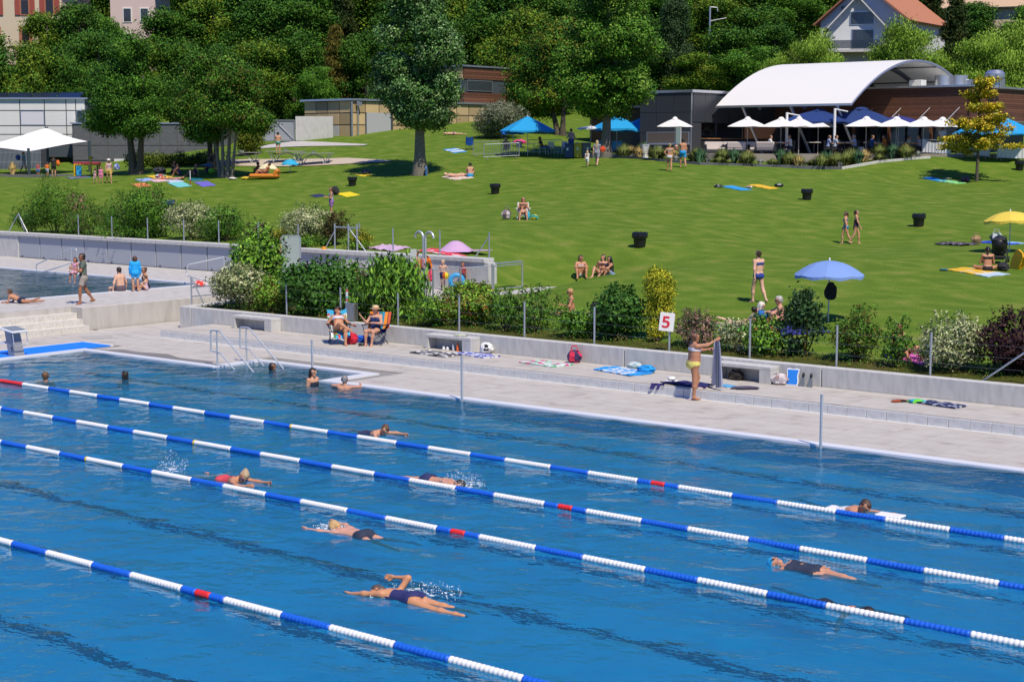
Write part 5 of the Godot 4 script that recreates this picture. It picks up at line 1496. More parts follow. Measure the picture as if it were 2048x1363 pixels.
func pipe(pts: Array, r := 0.022) -> MB:
	# round the corners of a polyline
	var o := [pts[0]]
	for i in range(1, pts.size() - 1):
		var a: Vector3 = pts[i - 1]; var b: Vector3 = pts[i]; var c: Vector3 = pts[i + 1]
		var d := minf(0.09, minf((a - b).length(), (c - b).length()) * 0.45)
		var p := b + (a - b).normalized() * d; var q := b + (c - b).normalized() * d
		for k in 5:
			var t := k / 4.0
			o.append(p.lerp(b, t).lerp(b.lerp(q, t), t))
	o.append(pts[-1])
	var g := MB.new(); g.tube(o, r, 8)
	return g

func make_pool_gear() -> void:
	# starting block
	var t := thing("starting_block", "grey starting block number one on the blue mat", "starting block", V(-41.95,0.01,-27.75))
	var alu := paint("block_grey", K(0.30,0.31,0.33),0.45,0.3)
	var g := MB.new()
	g.prism(PackedVector2Array([Vector2(-0.05,0.0),Vector2(0.28,0.0),Vector2(0.06,0.72),Vector2(-0.22,0.72)]),-0.17,0.17, Basis(V(1,0,0),V(0,0,1),V(0,1,0)))
	part(g, "pillar", alu, t)
	var pl := bpart("platform", mats.white, t, V(0.02,0.77,0),V(0.66,0.06,0.56),0.015, Basis(Vector3.BACK, -0.14))
	bpart("grip_mat", paint("grip", K(0.17,0.21,0.26),0.9), pl, V(0,0.034,0),V(0.56,0.012,0.5))
	part(pipe([V(0.3,0.72,-0.24),V(0.36,0.32,-0.24),V(0.36,0.32,0.24),V(0.3,0.72,0.24)], 0.016),"hand_bar", mats.steel, t)
	bpart("rear_step", mats.white, t, V(-0.36,0.36,0.0),V(0.22,0.04,0.36),0.01)
	var tm := TextMesh.new()
	var sf := SystemFont.new(); sf.font_names = PackedStringArray(["Droid Sans"]); sf.font_weight = 700
	tm.text = "1"; tm.font = sf; tm.font_size = 64; tm.pixel_size = 0.0032; tm.depth = 0.006
	part(tm, "number", mats.black, t, V(0.12,0.2,0.172))
	part(tm, "number", mats.black, t, V(0.20,0.22,0.0), Basis(Vector3.UP, PI / 2) * Basis(Vector3.RIGHT, -0.29))
	# railings in the stair bay
	for i in 2:
		var z: float = [-30.0,-31.1][i]
		var x := -35.35
		t = thing("pool_handrail", ["double steel handrail at the near side of pool stairs", "double steel handrail at the far side of pool stairs"][i], "handrail", V(0,0, z),0.0,"handrails of the pool stairs")
		part(pipe([V(x - 0.25,0.42,0),V(x - 0.25,1.02,0),V(x + 0.15,1.02,0),V(x + 1.9,-0.3,0)], 0.024),"rail", mats.steel, t)
		part(pipe([V(x - 0.25,0.42,0),V(x + 0.15,0.40,0),V(x + 1.1,-0.3,0)], 0.022),"lower_rail", mats.steel, t)
		part(pipe([V(x + 0.02,-0.3,0),V(x + 0.02,1.0,0)], 0.024),"post", mats.steel, t)
	# slim posts on the pool edge
	var pl2 := ["slim steel post at the corner of the stair bay", "slim steel post in the pool edge at mid picture", "slim steel post in the pool edge at the right"]
	for i in 3:
		t = thing("edge_post", pl2[i], "post", V([-31.1,-25.8,-15.9][i], 0,-29.68),0.0,"steel posts along the pool edge")
		part(pipe([V(0,-0.6,0),V(0,1.08,0)], 0.032),"pole", mats.steel, t)
		g = MB.new(); g.lathe([Vector2(0.034,1.07),Vector2(0.036,1.1),Vector2(0,1.11)], 10); part(g, "cap", mats.steel, t)
	# raised-level rails
	t = thing("pool_handrail", "sloping steel handrail at the far side of the raised pool", "handrail", V(-59.7,0.78,-42.3))
	part(pipe([V(-1.2,0.1,0.75),V(-1.2,0.35,0.75),V(0.15,1.05,-0.1),V(0.45,1.05,-0.2),V(0.45,0.5,-0.2),V(-1.0,0.0,0.65)], 0.025),"rail", mats.steel, t)
	part(pipe([V(0.2,-0.4,-0.1),V(0.2,1.05,-0.1)], 0.025),"post", mats.steel, t)
	t = thing("pool_handrail", "steel handrail at the right corner of the raised pool", "handrail", V(-50.6,0.78,-42.2))
	part(pipe([V(0.5,1.05,-0.8),V(-0.5,0.75,0.25),V(-0.5,0.35,0.35),V(0.3,0.1,0.0)], 0.025),"rail", mats.steel, t)
	part(pipe([V(0.5,0,-0.8),V(0.5,1.05,-0.8)], 0.025),"post", mats.steel, t)
	t = thing("stair_railing", "galvanised railing at the top of the passage stairs", "railing", V(-44.05,0.75,-36.3))
	part(pipe([V(0,0,0),V(0,1.0,0)], 0.028),"post", mats.galvanised, t)
	part(pipe([V(0.02,0.95,0),V(0.35,0.05,-0.25)], 0.024),"brace", mats.galvanised, t)
	part(pipe([V(0,0.62,0),V(-0.05,0.62,-3.0)], 0.02),"rail", mats.galvanised, t)
	part(pipe([V(0,0.3,0),V(-0.05,0.3,-3.0)], 0.02),"rail", mats.galvanised, t)
	g = MB.new(); g.lathe([Vector2(0,0),Vector2(0.5,0.0),Vector2(0.5,0.006),Vector2(0.47,0.006),Vector2(0.47,0.003),Vector2(0,0.003)], 24)
	single(g, "manhole_cover", paint("cover", K(0.40,0.385,0.35),0.8),"round manhole cover set in the deck behind the blue mat", "manhole cover", "", V(-43.9,0.004,-32.2))
	# fence along the bed
	var f := thing("wire_fence", "wire fence on slim steel posts behind the terrace wall", "fence", V(0,0.7,-36.2))
	for k in 16:
		var x := -39.1 + k * 2.512
		part(pipe([V(x, 0,0),V(x, 1.08,0)], 0.03),"post", mats.galvanised, f)
		if k < 15:
			for y in [0.35,0.62,0.9]:
				g = MB.new(); g.tube([V(x, y, 0),V(x + 1.25, y - 0.02,0),V(x + 2.512, y, 0)], 0.0016,4)
				part(g, "wire", mats.galvanised, f)
	part(pipe([V(-13.95,0.95,0),V(-15.2,0.0,0)], 0.025),"brace", mats.galvanised, f)
	# upper fence
	f = thing("wire_fence", "wire fence on slim posts above the panelled wall", "fence", V(0,1.95,-47.2))
	for x in [-65.6,-62.97,-60.3,-57.7,-55.3,-52.7,-50.2,-44.68,-42.15,-39.62]:
		part(pipe([V(x, 0,0),V(x, 1.06,0)], 0.03),"post", mats.galvanised, f)
	part(pipe([V(-39.65,0.85,0),V(-40.4,0.0,0)], 0.025),"brace", mats.galvanised, f)
	f = thing("gate_frame", "open frame of galvanised posts in the upper fence", "gate", V(0,1.95,-47.25))
	for x in [-48.05,-47.25,-46.75]:
		part(pipe([V(x, 0,0),V(x, 1.15,0)], 0.035),"post", mats.galvanised, f)
	part(pipe([V(-47.4,0,-0.8),V(-47.4,1.15,-0.8)], 0.03),"post", mats.galvanised, f)
	part(pipe([V(-48.05,1.0,0),V(-46.75,1.0,0)], 0.03),"crossbar", mats.galvanised, f)
	part(pipe([V(-47.25,1.0,0),V(-46.2,0.0,0)], 0.025),"brace", mats.galvanised, f)
	part(pipe([V(-48.0,0.9,0),V(-48.7,0.0,0)], 0.025),"brace", mats.galvanised, f)
	# tripod left
	t = thing("tripod_stand", "galvanised three legged fence brace at the far left", "brace", V(-70.7,1.98,-47.3))
	for e in [V(-0.8,0,0.1),V(0.75,0,0.0),V(0.05,0,-0.3)]:
		part(pipe([V(0,0.95,0), e], 0.03),"leg", mats.galvanised, t)
	# gate and rail by the path
	f = thing("path_gate", "galvanised swing gate at the path beside wall end", "gate", V(-38.4,0.84,-46.0))
	part(pipe([V(0,0,0),V(0,1.08,0),V(0,1.08,-1.7),V(0,0,-1.7)], 0.03),"frame", mats.galvanised, f)
	part(pipe([V(0.02,0.98,-0.05),V(0.02,0.98,-1.65)], 0.02),"rail", mats.galvanised, f)
	part(pipe([V(0.02,0.12,-0.05),V(0.02,0.12,-1.65)], 0.02),"rail", mats.galvanised, f)
	part(pipe([V(0.05,0,0.14),V(0.05,1.08,0.14)], 0.035),"gate_post", mats.galvanised, f)
	f = thing("rail_fence", "low galvanised rail fence running from shower to gate", "fence", V(0,0.78,0))
	for p in [V(-42.6,0,-42.7),V(-39.1,0,-43.4),V(-38.95,0,-44.75)]:
		part(pipe([p, p + V(0,1.05,0)], 0.035),"post", mats.galvanised, f)
	part(pipe([V(-42.6,1.0,-42.7),V(-39.1,1.02,-43.4),V(-38.95,1.02,-44.75),V(-38.4,1.06,-45.9)], 0.018),"rail", mats.galvanised, f)
	part(pipe([V(-42.6,0.5,-42.7),V(-39.1,0.5,-43.4)], 0.006),"wire", mats.galvanised, f)
	# double shower with sign
	t = thing("shower", "tall steel shower with two arched heads beside low fence", "shower", V(-39.15,0.78,-43.0))
	for sg in [-1.0,1.0]:
		var arc := [V(sg * 0.05,0,0)]
		for k in 9:
			var a := PI * k / 8.0
			arc.append(V(sg * (0.05 + 0.2 * (1.0 - cos(a))),2.2 + 0.22 * sin(a),0))
		g = MB.new(); g.tube(arc, 0.045,10); part(g, "shower_arm", mats.steel, t)
	bpart("valve_box", paint("sticker", K(0.62,0.32,0.36),0.6), t, V(0,1.28,0.06),V(0.12,0.34,0.06),0.01)
	t = thing("rules_sign", "small grey notice board on a post beside the shower", "sign", V(-39.5,0.78,-42.8),VIEW)
	part(pipe([V(0,0,0),V(0,1.7,0)], 0.02),"post", mats.galvanised, t)
	bpart("board", paint("board_grey", K(0.52,0.55,0.55),0.5), t, V(0,1.52,0.03),V(0.22,0.55,0.02),0.004)
	# frosted screen
	t = thing("frosted_screen", "frosted glass privacy screen in a steel frame", "screen", V(-48.5,0.78,-45.2),VIEW)
	bpart("pane", paint("frosted", K(0.30,0.36,0.34),0.35), t, V(0,1.05,0),V(0.72,1.6,0.02))
	for e in [[-0.38,0.9,0.05,1.85], [0.38,0.9,0.05,1.85]]:
		bpart("upright", mats.galvanised, t, V(e[0], e[1], 0),V(e[2], e[3], 0.05),0.006)
	bpart("rail", mats.galvanised, t, V(0,1.87,0),V(0.71,0.045,0.045),0.006)
	# number sign on its post
	t = thing("number_sign", "white board with red number five tied to fence post", "sign", V(-24.05,0.7,-36.14),0.55)
	bpart("board", paint("sign_white", K(0.74,0.74,0.73),0.6), t, V(-0.02,0.83,0.05),V(0.4,0.5,0.016),0.006, Basis(Vector3.BACK, -0.1))
	var t5 := TextMesh.new()
	t5.text = "5"; t5.font = sf; t5.font_size = 96; t5.pixel_size = 0.0046; t5.depth = 0.006
	part(t5,"number", paint("sign_red", K(0.60,0.012,0.03),0.6), t, V(-0.04,0.83,0.062), Basis(Vector3.BACK, -0.1))
	for sg in [-1.0,1.0]:
		bpart("tie", mats.white, t, V(sg * 0.13,1.07,0.03),V(0.02,0.07,0.03))

# ---------------------------------------------------------------- parasols
func parasol(called: String, label: String, at: Vector3, r: float, rim: float, top: float, sides: int, c: Color, o := {}) -> Node3D:
	var t := thing(called, label, "parasol", at, o.get("turn", 0.0), o.get("group", ""))
	var m := paint("canopy_%.2f_%.2f_%.2f" % [c.r, c.g, c.b], c, 0.8)
	m.backlight_enabled = true; m.backlight = K(0.25,0.25,0.25)
	var tilt := Basis(Vector3.BACK, o.get("tilt", 0.0))
	var g := MB.new()
	var val: float = o.get("valance", 0.0)
	var off: Vector3 = o.get("offset", Vector3.ZERO)
	for k in sides:
		var a0 := TAU * (k + 0.5) / sides; var a1 := TAU * (k + 1.5) / sides
		var d0 := V(cos(a0),0, sin(a0)) * r; var d1 := V(cos(a1),0, sin(a1)) * r
		if o.get("square", false): d0 *= 1.0; d1 *= 1.0
		var rows := 5
		var prev := []
		for j in rows + 1:
			var u := float(j) / rows
			var y: float = lerpf(top, rim, u) + (top - rim) * o.get("bulge", 0.12) * sin(PI * u)
			var row := []
			for i in 5:
				var v := i / 4.0
				var p := d0.lerp(d1, v) * u
				p.y = y - 0.03 * sin(PI * v) * u
				if o.get("round", false): p = V(cos(lerpf(a0, a1, v)),0, sin(lerpf(a0, a1, v))) * r * u + V(0, p.y, 0)
				row.append(tilt * (p - V(0, rim, 0)) + V(0, rim, 0) + off)
			if j > 0:
				for i in 4: g.quad(prev[i], prev[i + 1], row[i + 1], row[i], Vector3.UP)
			prev = row
		if val > 0.0:
			for i in 4:
				g.quad(prev[i], prev[i + 1], prev[i + 1] - V(0, val * (0.8 + 0.2 * sin(i * 2.0)),0), prev[i] - V(0, val * (0.8 + 0.2 * sin(i * 2.0 - 2.0)),0), (d0 + d1))
	part(g, "canopy", m, t)
	if o.get("vent", false):
		g = MB.new(); g.lathe([Vector2(r * 0.2, top - 0.09),Vector2(r * 0.1, top + 0.06),Vector2(0, top + 0.1)], sides, off); part(g, "vent_cap", m, t)
	g = MB.new(); g.lathe([Vector2(0.02,0),Vector2(0.03,0.05),Vector2(0,0.09)], 8, tilt * V(0, top - rim, 0) + V(0, rim, 0) + off); part(g, "finial", mats.white, t)
	for k in sides:
		var a0 := TAU * (k + 0.5) / sides
		g = MB.new(); g.tube([tilt * V(0, top - rim - 0.06,0) + V(0, rim, 0) + off, tilt * (V(cos(a0),0, sin(a0)) * r * 0.97 - V(0,0.03,0)) + V(0, rim, 0) + off], 0.012,4, false)
		part(g, "rib", mats.galvanised, t)
	if not o.get("no_pole", false):
		g = MB.new(); g.tube([V(0,-0.1,0),V(0, rim, 0), tilt * V(0, top - rim - 0.03,0) + V(0, rim, 0)], o.get("pole", 0.024),8)
		part(g, "pole", paint("parasol_pole", K(0.50,0.47,0.40),0.5) if o.get("wood", false) else mats.galvanised, t)
	return t

# ---------------------------------------------------------------- cloths, bags, bins
# a cloth lying on the ground; pattern(u, v) gives its colour
func cloth(called: String, label: String, x: float, z: float, w: float, l: float, turn: float, pat: Callable, y = null, n := Vector2i(14,22), ruck := 0.012, cat := "towel", group := "") -> Node3D:
	var g := MB.new(); g.colored = true
	var nz := FastNoiseLite.new(); nz.seed = int(absf(x * 31.0 + z * 17.0)); nz.frequency = 1.1
	var b := Basis(Vector3.UP, turn)
	var base: float = land(x, z) if y == null else y
	var P := []
	for j in n.y + 1:
		var row := []
		for i in n.x + 1:
			var u := float(i) / n.x; var v := float(j) / n.y
			var q := b * V((u - 0.5) * w * (1.0 + 0.05 * nz.get_noise_2d(v * 2.0,7.0)),0, (v - 0.5) * l * (1.0 + 0.05 * nz.get_noise_2d(u * 2.0,3.0)))
			var h := (land(x + q.x, z + q.z) - base) if y == null else 0.0
			row.append(V(q.x, h + 0.018 + ruck * (0.8 + nz.get_noise_2d(q.x * 2.2 + x, q.z * 2.2 + z) * 1.6 + absf(nz.get_noise_2d(q.x * 0.8 + 40.0, q.z * 0.8)) * 2.0), q.z))
		P.append(row)
	for j in n.y:
		for i in n.x:
			g.col = pat.call((i + 0.5) / n.x, (j + 0.5) / n.y)
			g.quad(P[j][i], P[j][i + 1], P[j + 1][i + 1], P[j + 1][i], Vector3.UP)
			if i == 0: g.quad(P[j][i], P[j + 1][i], P[j + 1][i] - V(0,0.03,0), P[j][i] - V(0,0.03,0), b * Vector3.LEFT)
			if i == n.x - 1: g.quad(P[j][i + 1], P[j + 1][i + 1], P[j + 1][i + 1] - V(0,0.03,0), P[j][i + 1] - V(0,0.03,0), b * Vector3.RIGHT)
			if j == 0: g.quad(P[j][i], P[j][i + 1], P[j][i + 1] - V(0,0.03,0), P[j][i] - V(0,0.03,0), b * Vector3.FORWARD)
			if j == n.y - 1: g.quad(P[j + 1][i], P[j + 1][i + 1], P[j + 1][i + 1] - V(0,0.03,0), P[j + 1][i] - V(0,0.03,0), b * Vector3.BACK)
	return single(g, called, tinted("cloth_print", 0.9), label, cat, group, V(x, base, z))

func plain(c: Color) -> Callable:
	return func(_u: float, _v: float) -> Color: return c
func stripes(a: Color, b: Color, n: float) -> Callable:
	return func(_u: float, v: float) -> Color: return a if int(v * n) % 2 == 0 else b
func speckle(cs: Array, sd: int) -> Callable:
	return func(u: float, v: float) -> Color: return cs[hash(Vector3i(int(u * 9.0), int(v * 15.0), sd)) % cs.size()]
func bordered(a: Color, b: Color, cs: Array, sd: int) -> Callable:
	return func(u: float, v: float) -> Color:
		if v < 0.12 or v > 0.85: return a
		return b if hash(Vector3i(int(u * 12.0), int(v * 20.0), sd)) % 3 > 0 else cs[0]

func lump(called: String, label: String, cat: String, at: Vector3, s: Vector3, cs: Array, turn := 0.0, handles := 0, group := "") -> Node3D:
	var t := thing(called, label, cat, at, turn, group)
	var g := MB.new(); g.colored = true
	var nz := FastNoiseLite.new(); nz.seed = int(absf(at.x * 13.0 + at.z * 7.0)); nz.frequency = 2.2
	var rows := []
	for j in 9:
		var th := PI * j / 8.0
		var row := []
		for i in 16:
			var ph := TAU * i / 16.0
			var d := V(signf(cos(ph)) * pow(absf(cos(ph)),0.7) * pow(sin(th),0.6), cos(th), signf(sin(ph)) * pow(absf(sin(ph)),0.7) * pow(sin(th),0.6))
			var k := (1.0 + 0.5 * nz.get_noise_3d(d.x * 0.9, d.y * 0.9, d.z * 0.9)) * (1.0 - 0.3 * maxf(0.0, d.y))
			row.append(V(d.x * s.x * 0.5 * k, (d.y * 0.5 + 0.5) * s.y * (0.9 + 0.1 * k), d.z * s.z * 0.5 * k))
		rows.append(row)
	for j in 8:
		for i in 16:
			g.col = cs[hash(Vector3i(i / 2, j / 2, int(at.x * 10.0))) % cs.size()]
			g.quad(rows[j][i], rows[j][(i + 1) % 16], rows[j + 1][(i + 1) % 16], rows[j + 1][i], rows[j][i] + rows[j + 1][i] - V(0, s.y, 0))
	part(g, "body", tinted("cloth_print", 0.9), t)
	for h in handles:
		var zz := (h - (handles - 1) * 0.5) * s.z * 0.5
		g = MB.new(); g.tube([V(-s.x * 0.25, s.y * 0.9, zz),V(-s.x * 0.15, s.y * 1.25, zz),V(s.x * 0.15, s.y * 1.25, zz),V(s.x * 0.25, s.y * 0.9, zz)], 0.012,5)
		part(g, "handle", cloth_mat(cs[0]), t)
	return t

func make_bins() -> void:
	rng.seed = 600
	var says := ["black litter bin with blue bag behind the seated woman at the left", "black litter bin on the lawn left of the poplar trunk", "black litter bin right of the two sunbathers", "large black litter bin behind the three seated girls", "black litter bin left of the walking girls", "black litter bin right of the walking girls", "black litter bin at the right edge by the sheeted barriers"]
	var xz := [[-76.5,-61.5], [-73.0,-73.4], [-58.9,-70.7], [-37.75,-54.6], [-41.7,-75.7], [-31.9,-68.3], [-39.2,-98.1]]
	var body := MB.new()
	body.lathe([Vector2(0,0.0),Vector2(0.21,0.0),Vector2(0.225,0.03),Vector2(0.265,0.42),Vector2(0.285,0.43),Vector2(0.285,0.47),Vector2(0.25,0.47),Vector2(0.24,0.36),Vector2(0,0.36)], 18)
	var bag := MB.new()
	var nz := FastNoiseLite.new(); nz.frequency = 3.0
	var rows := []
	for j in 6:
		var row := []
		for i in 24:
			var a := TAU * i / 24.0
			var rr: float = [0.30,0.318,0.312,0.30,0.27,0.23][j] + 0.018 * nz.get_noise_2d(i * 1.3, j * 2.0)
			row.append(V(cos(a) * rr, [0.30,0.36,0.44,0.495,0.50,0.40][j] + 0.03 * nz.get_noise_2d(i * 2.0 + 9.0, j), sin(a) * rr))
		rows.append(row)
	for j in 5:
		for i in 24:
			bag.quad(rows[j][i], rows[j][(i + 1) % 24], rows[j + 1][(i + 1) % 24], rows[j + 1][i], V(rows[j][i].x, 0.1, rows[j][i].z) if j < 3 else Vector3.UP)
	var bm := body.mesh(); var gm := bag.mesh()
	for i in 7:
		var t := thing("litter_bin", says[i], "litter bin", on(xz[i][0], xz[i][1]), i * 0.7,"black litter bins on the lawn")
		part(bm, "bucket", paint("bin_black", K(0.014,0.015,0.017),0.55), t)
		part(gm, "bin_bag", paint("bin_bag_blue", K(0.03,0.06,0.16),0.3) if i == 0 else paint("bin_bag", K(0.010,0.010,0.012),0.28), t)
		t.scale = V(1,1.15,1) * (1.12 if i == 0 else (1.05 if i == 3 else 1.0))

# ---------------------------------------------------------------- furniture
func barrier(label: String, a: Vector3, b: Vector3, sheet: bool, group: String) -> void:
	var d := b - a
	var l := Vector2(d.x, d.z).length()
	var t := thing("crowd_barrier", label, "barrier", a, atan2(-d.z, d.x), group)
	var rise := d.y
	part(pipe([V(0.05,0.12,0),V(0.05,1.05,0),V(l - 0.05,1.05 + rise, 0),V(l - 0.05,0.12 + rise, 0)], 0.021),"frame", mats.galvanised, t)
	part(pipe([V(0.05,0.2,0),V(l - 0.05,0.2 + rise, 0)], 0.018),"rail", mats.galvanised, t)
	var g := MB.new()
	var n := int(l / 0.12)
	for k in range(1, n):
		var x := l * k / n
		g.tube([V(x, 0.2 + rise * x / l, 0),V(x, 1.05 + rise * x / l, 0)], 0.008,4, false)
	tag(part(g, "bars", mats.galvanised, t),"", "", "", "stuff")
	for x in [0.3, l - 0.3]:
		part(pipe([V(x, rise * x / l, -0.3),V(x, 0.14 + rise * x / l, 0.0),V(x, rise * x / l, 0.3)], 0.018),"foot", mats.galvanised, t)
	if sheet:
		g = MB.new()
		for i in 24:
			for j in 8:
				var q := []
				for e in [[0,0], [1,0], [1,1], [0,1]]:
					var u: float = (i + e[0]) / 24.0; var v: float = (j + e[1]) / 8.0
					var sag := 0.22 * sin(PI * clampf(u * 1.15,0.0,1.0)) * pow(v, 3.0)
					q.append(V(0.08 + u * (l - 0.16),0.22 + v * 0.86 - sag + rise * u, 0.035 + 0.025 * sin(u * 55.0) * (1.0 - 0.5 * v)))
				g.quad(q[0], q[1], q[2], q[3], Vector3.BACK)
		part(g, "sheet", paint("sheet_white", K(0.60,0.62,0.66),0.85), t)

func deck_chair(t: Node3D, frame: Material, fabric: Material, cup: Material) -> void:
	# folding camp chair facing +z
	for sx in [-1.0,1.0]:
		var g := MB.new(); g.tube([V(sx * 0.29,0.0,0.26),V(sx * 0.27,0.40,-0.20),V(sx * 0.25,0.92,-0.42)], 0.012,6); part(g, "leg", frame, t)
		g = MB.new(); g.tube([V(sx * 0.29,0.0,-0.30),V(sx * 0.27,0.42,0.24),V(sx * 0.30,0.60,0.26)], 0.012,6); part(g, "leg", frame, t)
		g = MB.new(); g.box(V(sx * 0.31,0.60,-0.02),V(0.09,0.025,0.58), Basis(),0.01); part(g, "armrest", cup, t)
	for z in [-0.28,0.25]:
		var g := MB.new(); g.tube([V(-0.28,0.03, z),V(0.25,0.40, z)], 0.01,6); part(g, "cross_strut", frame, t)
		g = MB.new(); g.tube([V(0.28,0.03, z + 0.03),V(-0.25,0.40, z + 0.03)], 0.01,6); part(g, "cross_strut", frame, t)
	var sheet := func(called: String, pts: Array, w: float) -> void:
		var g := MB.new()
		for i in pts.size() - 1:
			for k in 6:
				var u0 := k / 6.0; var u1 := (k + 1) / 6.0
				var d0 := -0.05 * sin(PI * u0); var d1 := -0.05 * sin(PI * u1)
				var a: Vector3 = pts[i]; var b: Vector3 = pts[i + 1]
				g.quad(a + V((u0 - 0.5) * w, d0, d0 * 0.5), a + V((u1 - 0.5) * w, d1, d1 * 0.5), b + V((u1 - 0.5) * w, d1, d1 * 0.5), b + V((u0 - 0.5) * w, d0, d0 * 0.5),V(0,1,0.6))
		part(g, called, fabric, t)
	sheet.call("seat", [V(0,0.42,0.26),V(0,0.36,0.0),V(0,0.35,-0.2)], 0.54)
	sheet.call("backrest", [V(0,0.35,-0.2),V(0,0.62,-0.3),V(0,0.93,-0.43)], 0.52)

func table_tennis(label: String, x: float, z: float, turn: float) -> void:
	var t := thing("table_tennis_table", label, "table", on(x, z, 0.05), turn, "table tennis tables")
	bpart("table_top", paint("tt_top", K(0.30,0.31,0.32),0.6), t, V(0,0.76,0),V(2.74,0.05,1.5),0.01)
	bpart("net", mats.alu, t, V(0,0.86,0),V(0.03,0.16,1.6))
	for sx in [-1.0,1.0]:
		for sz in [-0.5,0.5]:
			var g := MB.new(); g.tube([V(sx * 1.2,0.74, sz),V(sx * 0.85,0.0, sz)], 0.035,6); part(g, "leg", mats.galvanised, t)
			g = MB.new(); g.tube([V(sx * 0.85,0.0, sz),V(sx * 0.55,0.5, sz),V(0,0.7, sz)], 0.03,6); part(g, "leg_brace", mats.galvanised, t)

func terrace_chair(label: String, at: Vector3, turn: float, c: Color) -> void:
	var t := thing("terrace_chair", label, "chair", at, turn, "chairs on the snack terrace")
	var m := paint("chair_%.2f" % c.r, c, 0.5)
	for sx in [-0.22,0.22]:
		for sz in [-0.2,0.2]:
			var g := MB.new(); g.tube([V(sx * 1.15,0, sz * 1.15),V(sx, 0.44, sz)], 0.016,5); part(g, "leg", m, t)
	bpart("seat", m, t, V(0,0.45,0),V(0.48,0.04,0.46),0.012)
	bpart("backrest", m, t, V(0,0.72,-0.24),V(0.46,0.42,0.03),0.012, Basis(Vector3.RIGHT, -0.2))

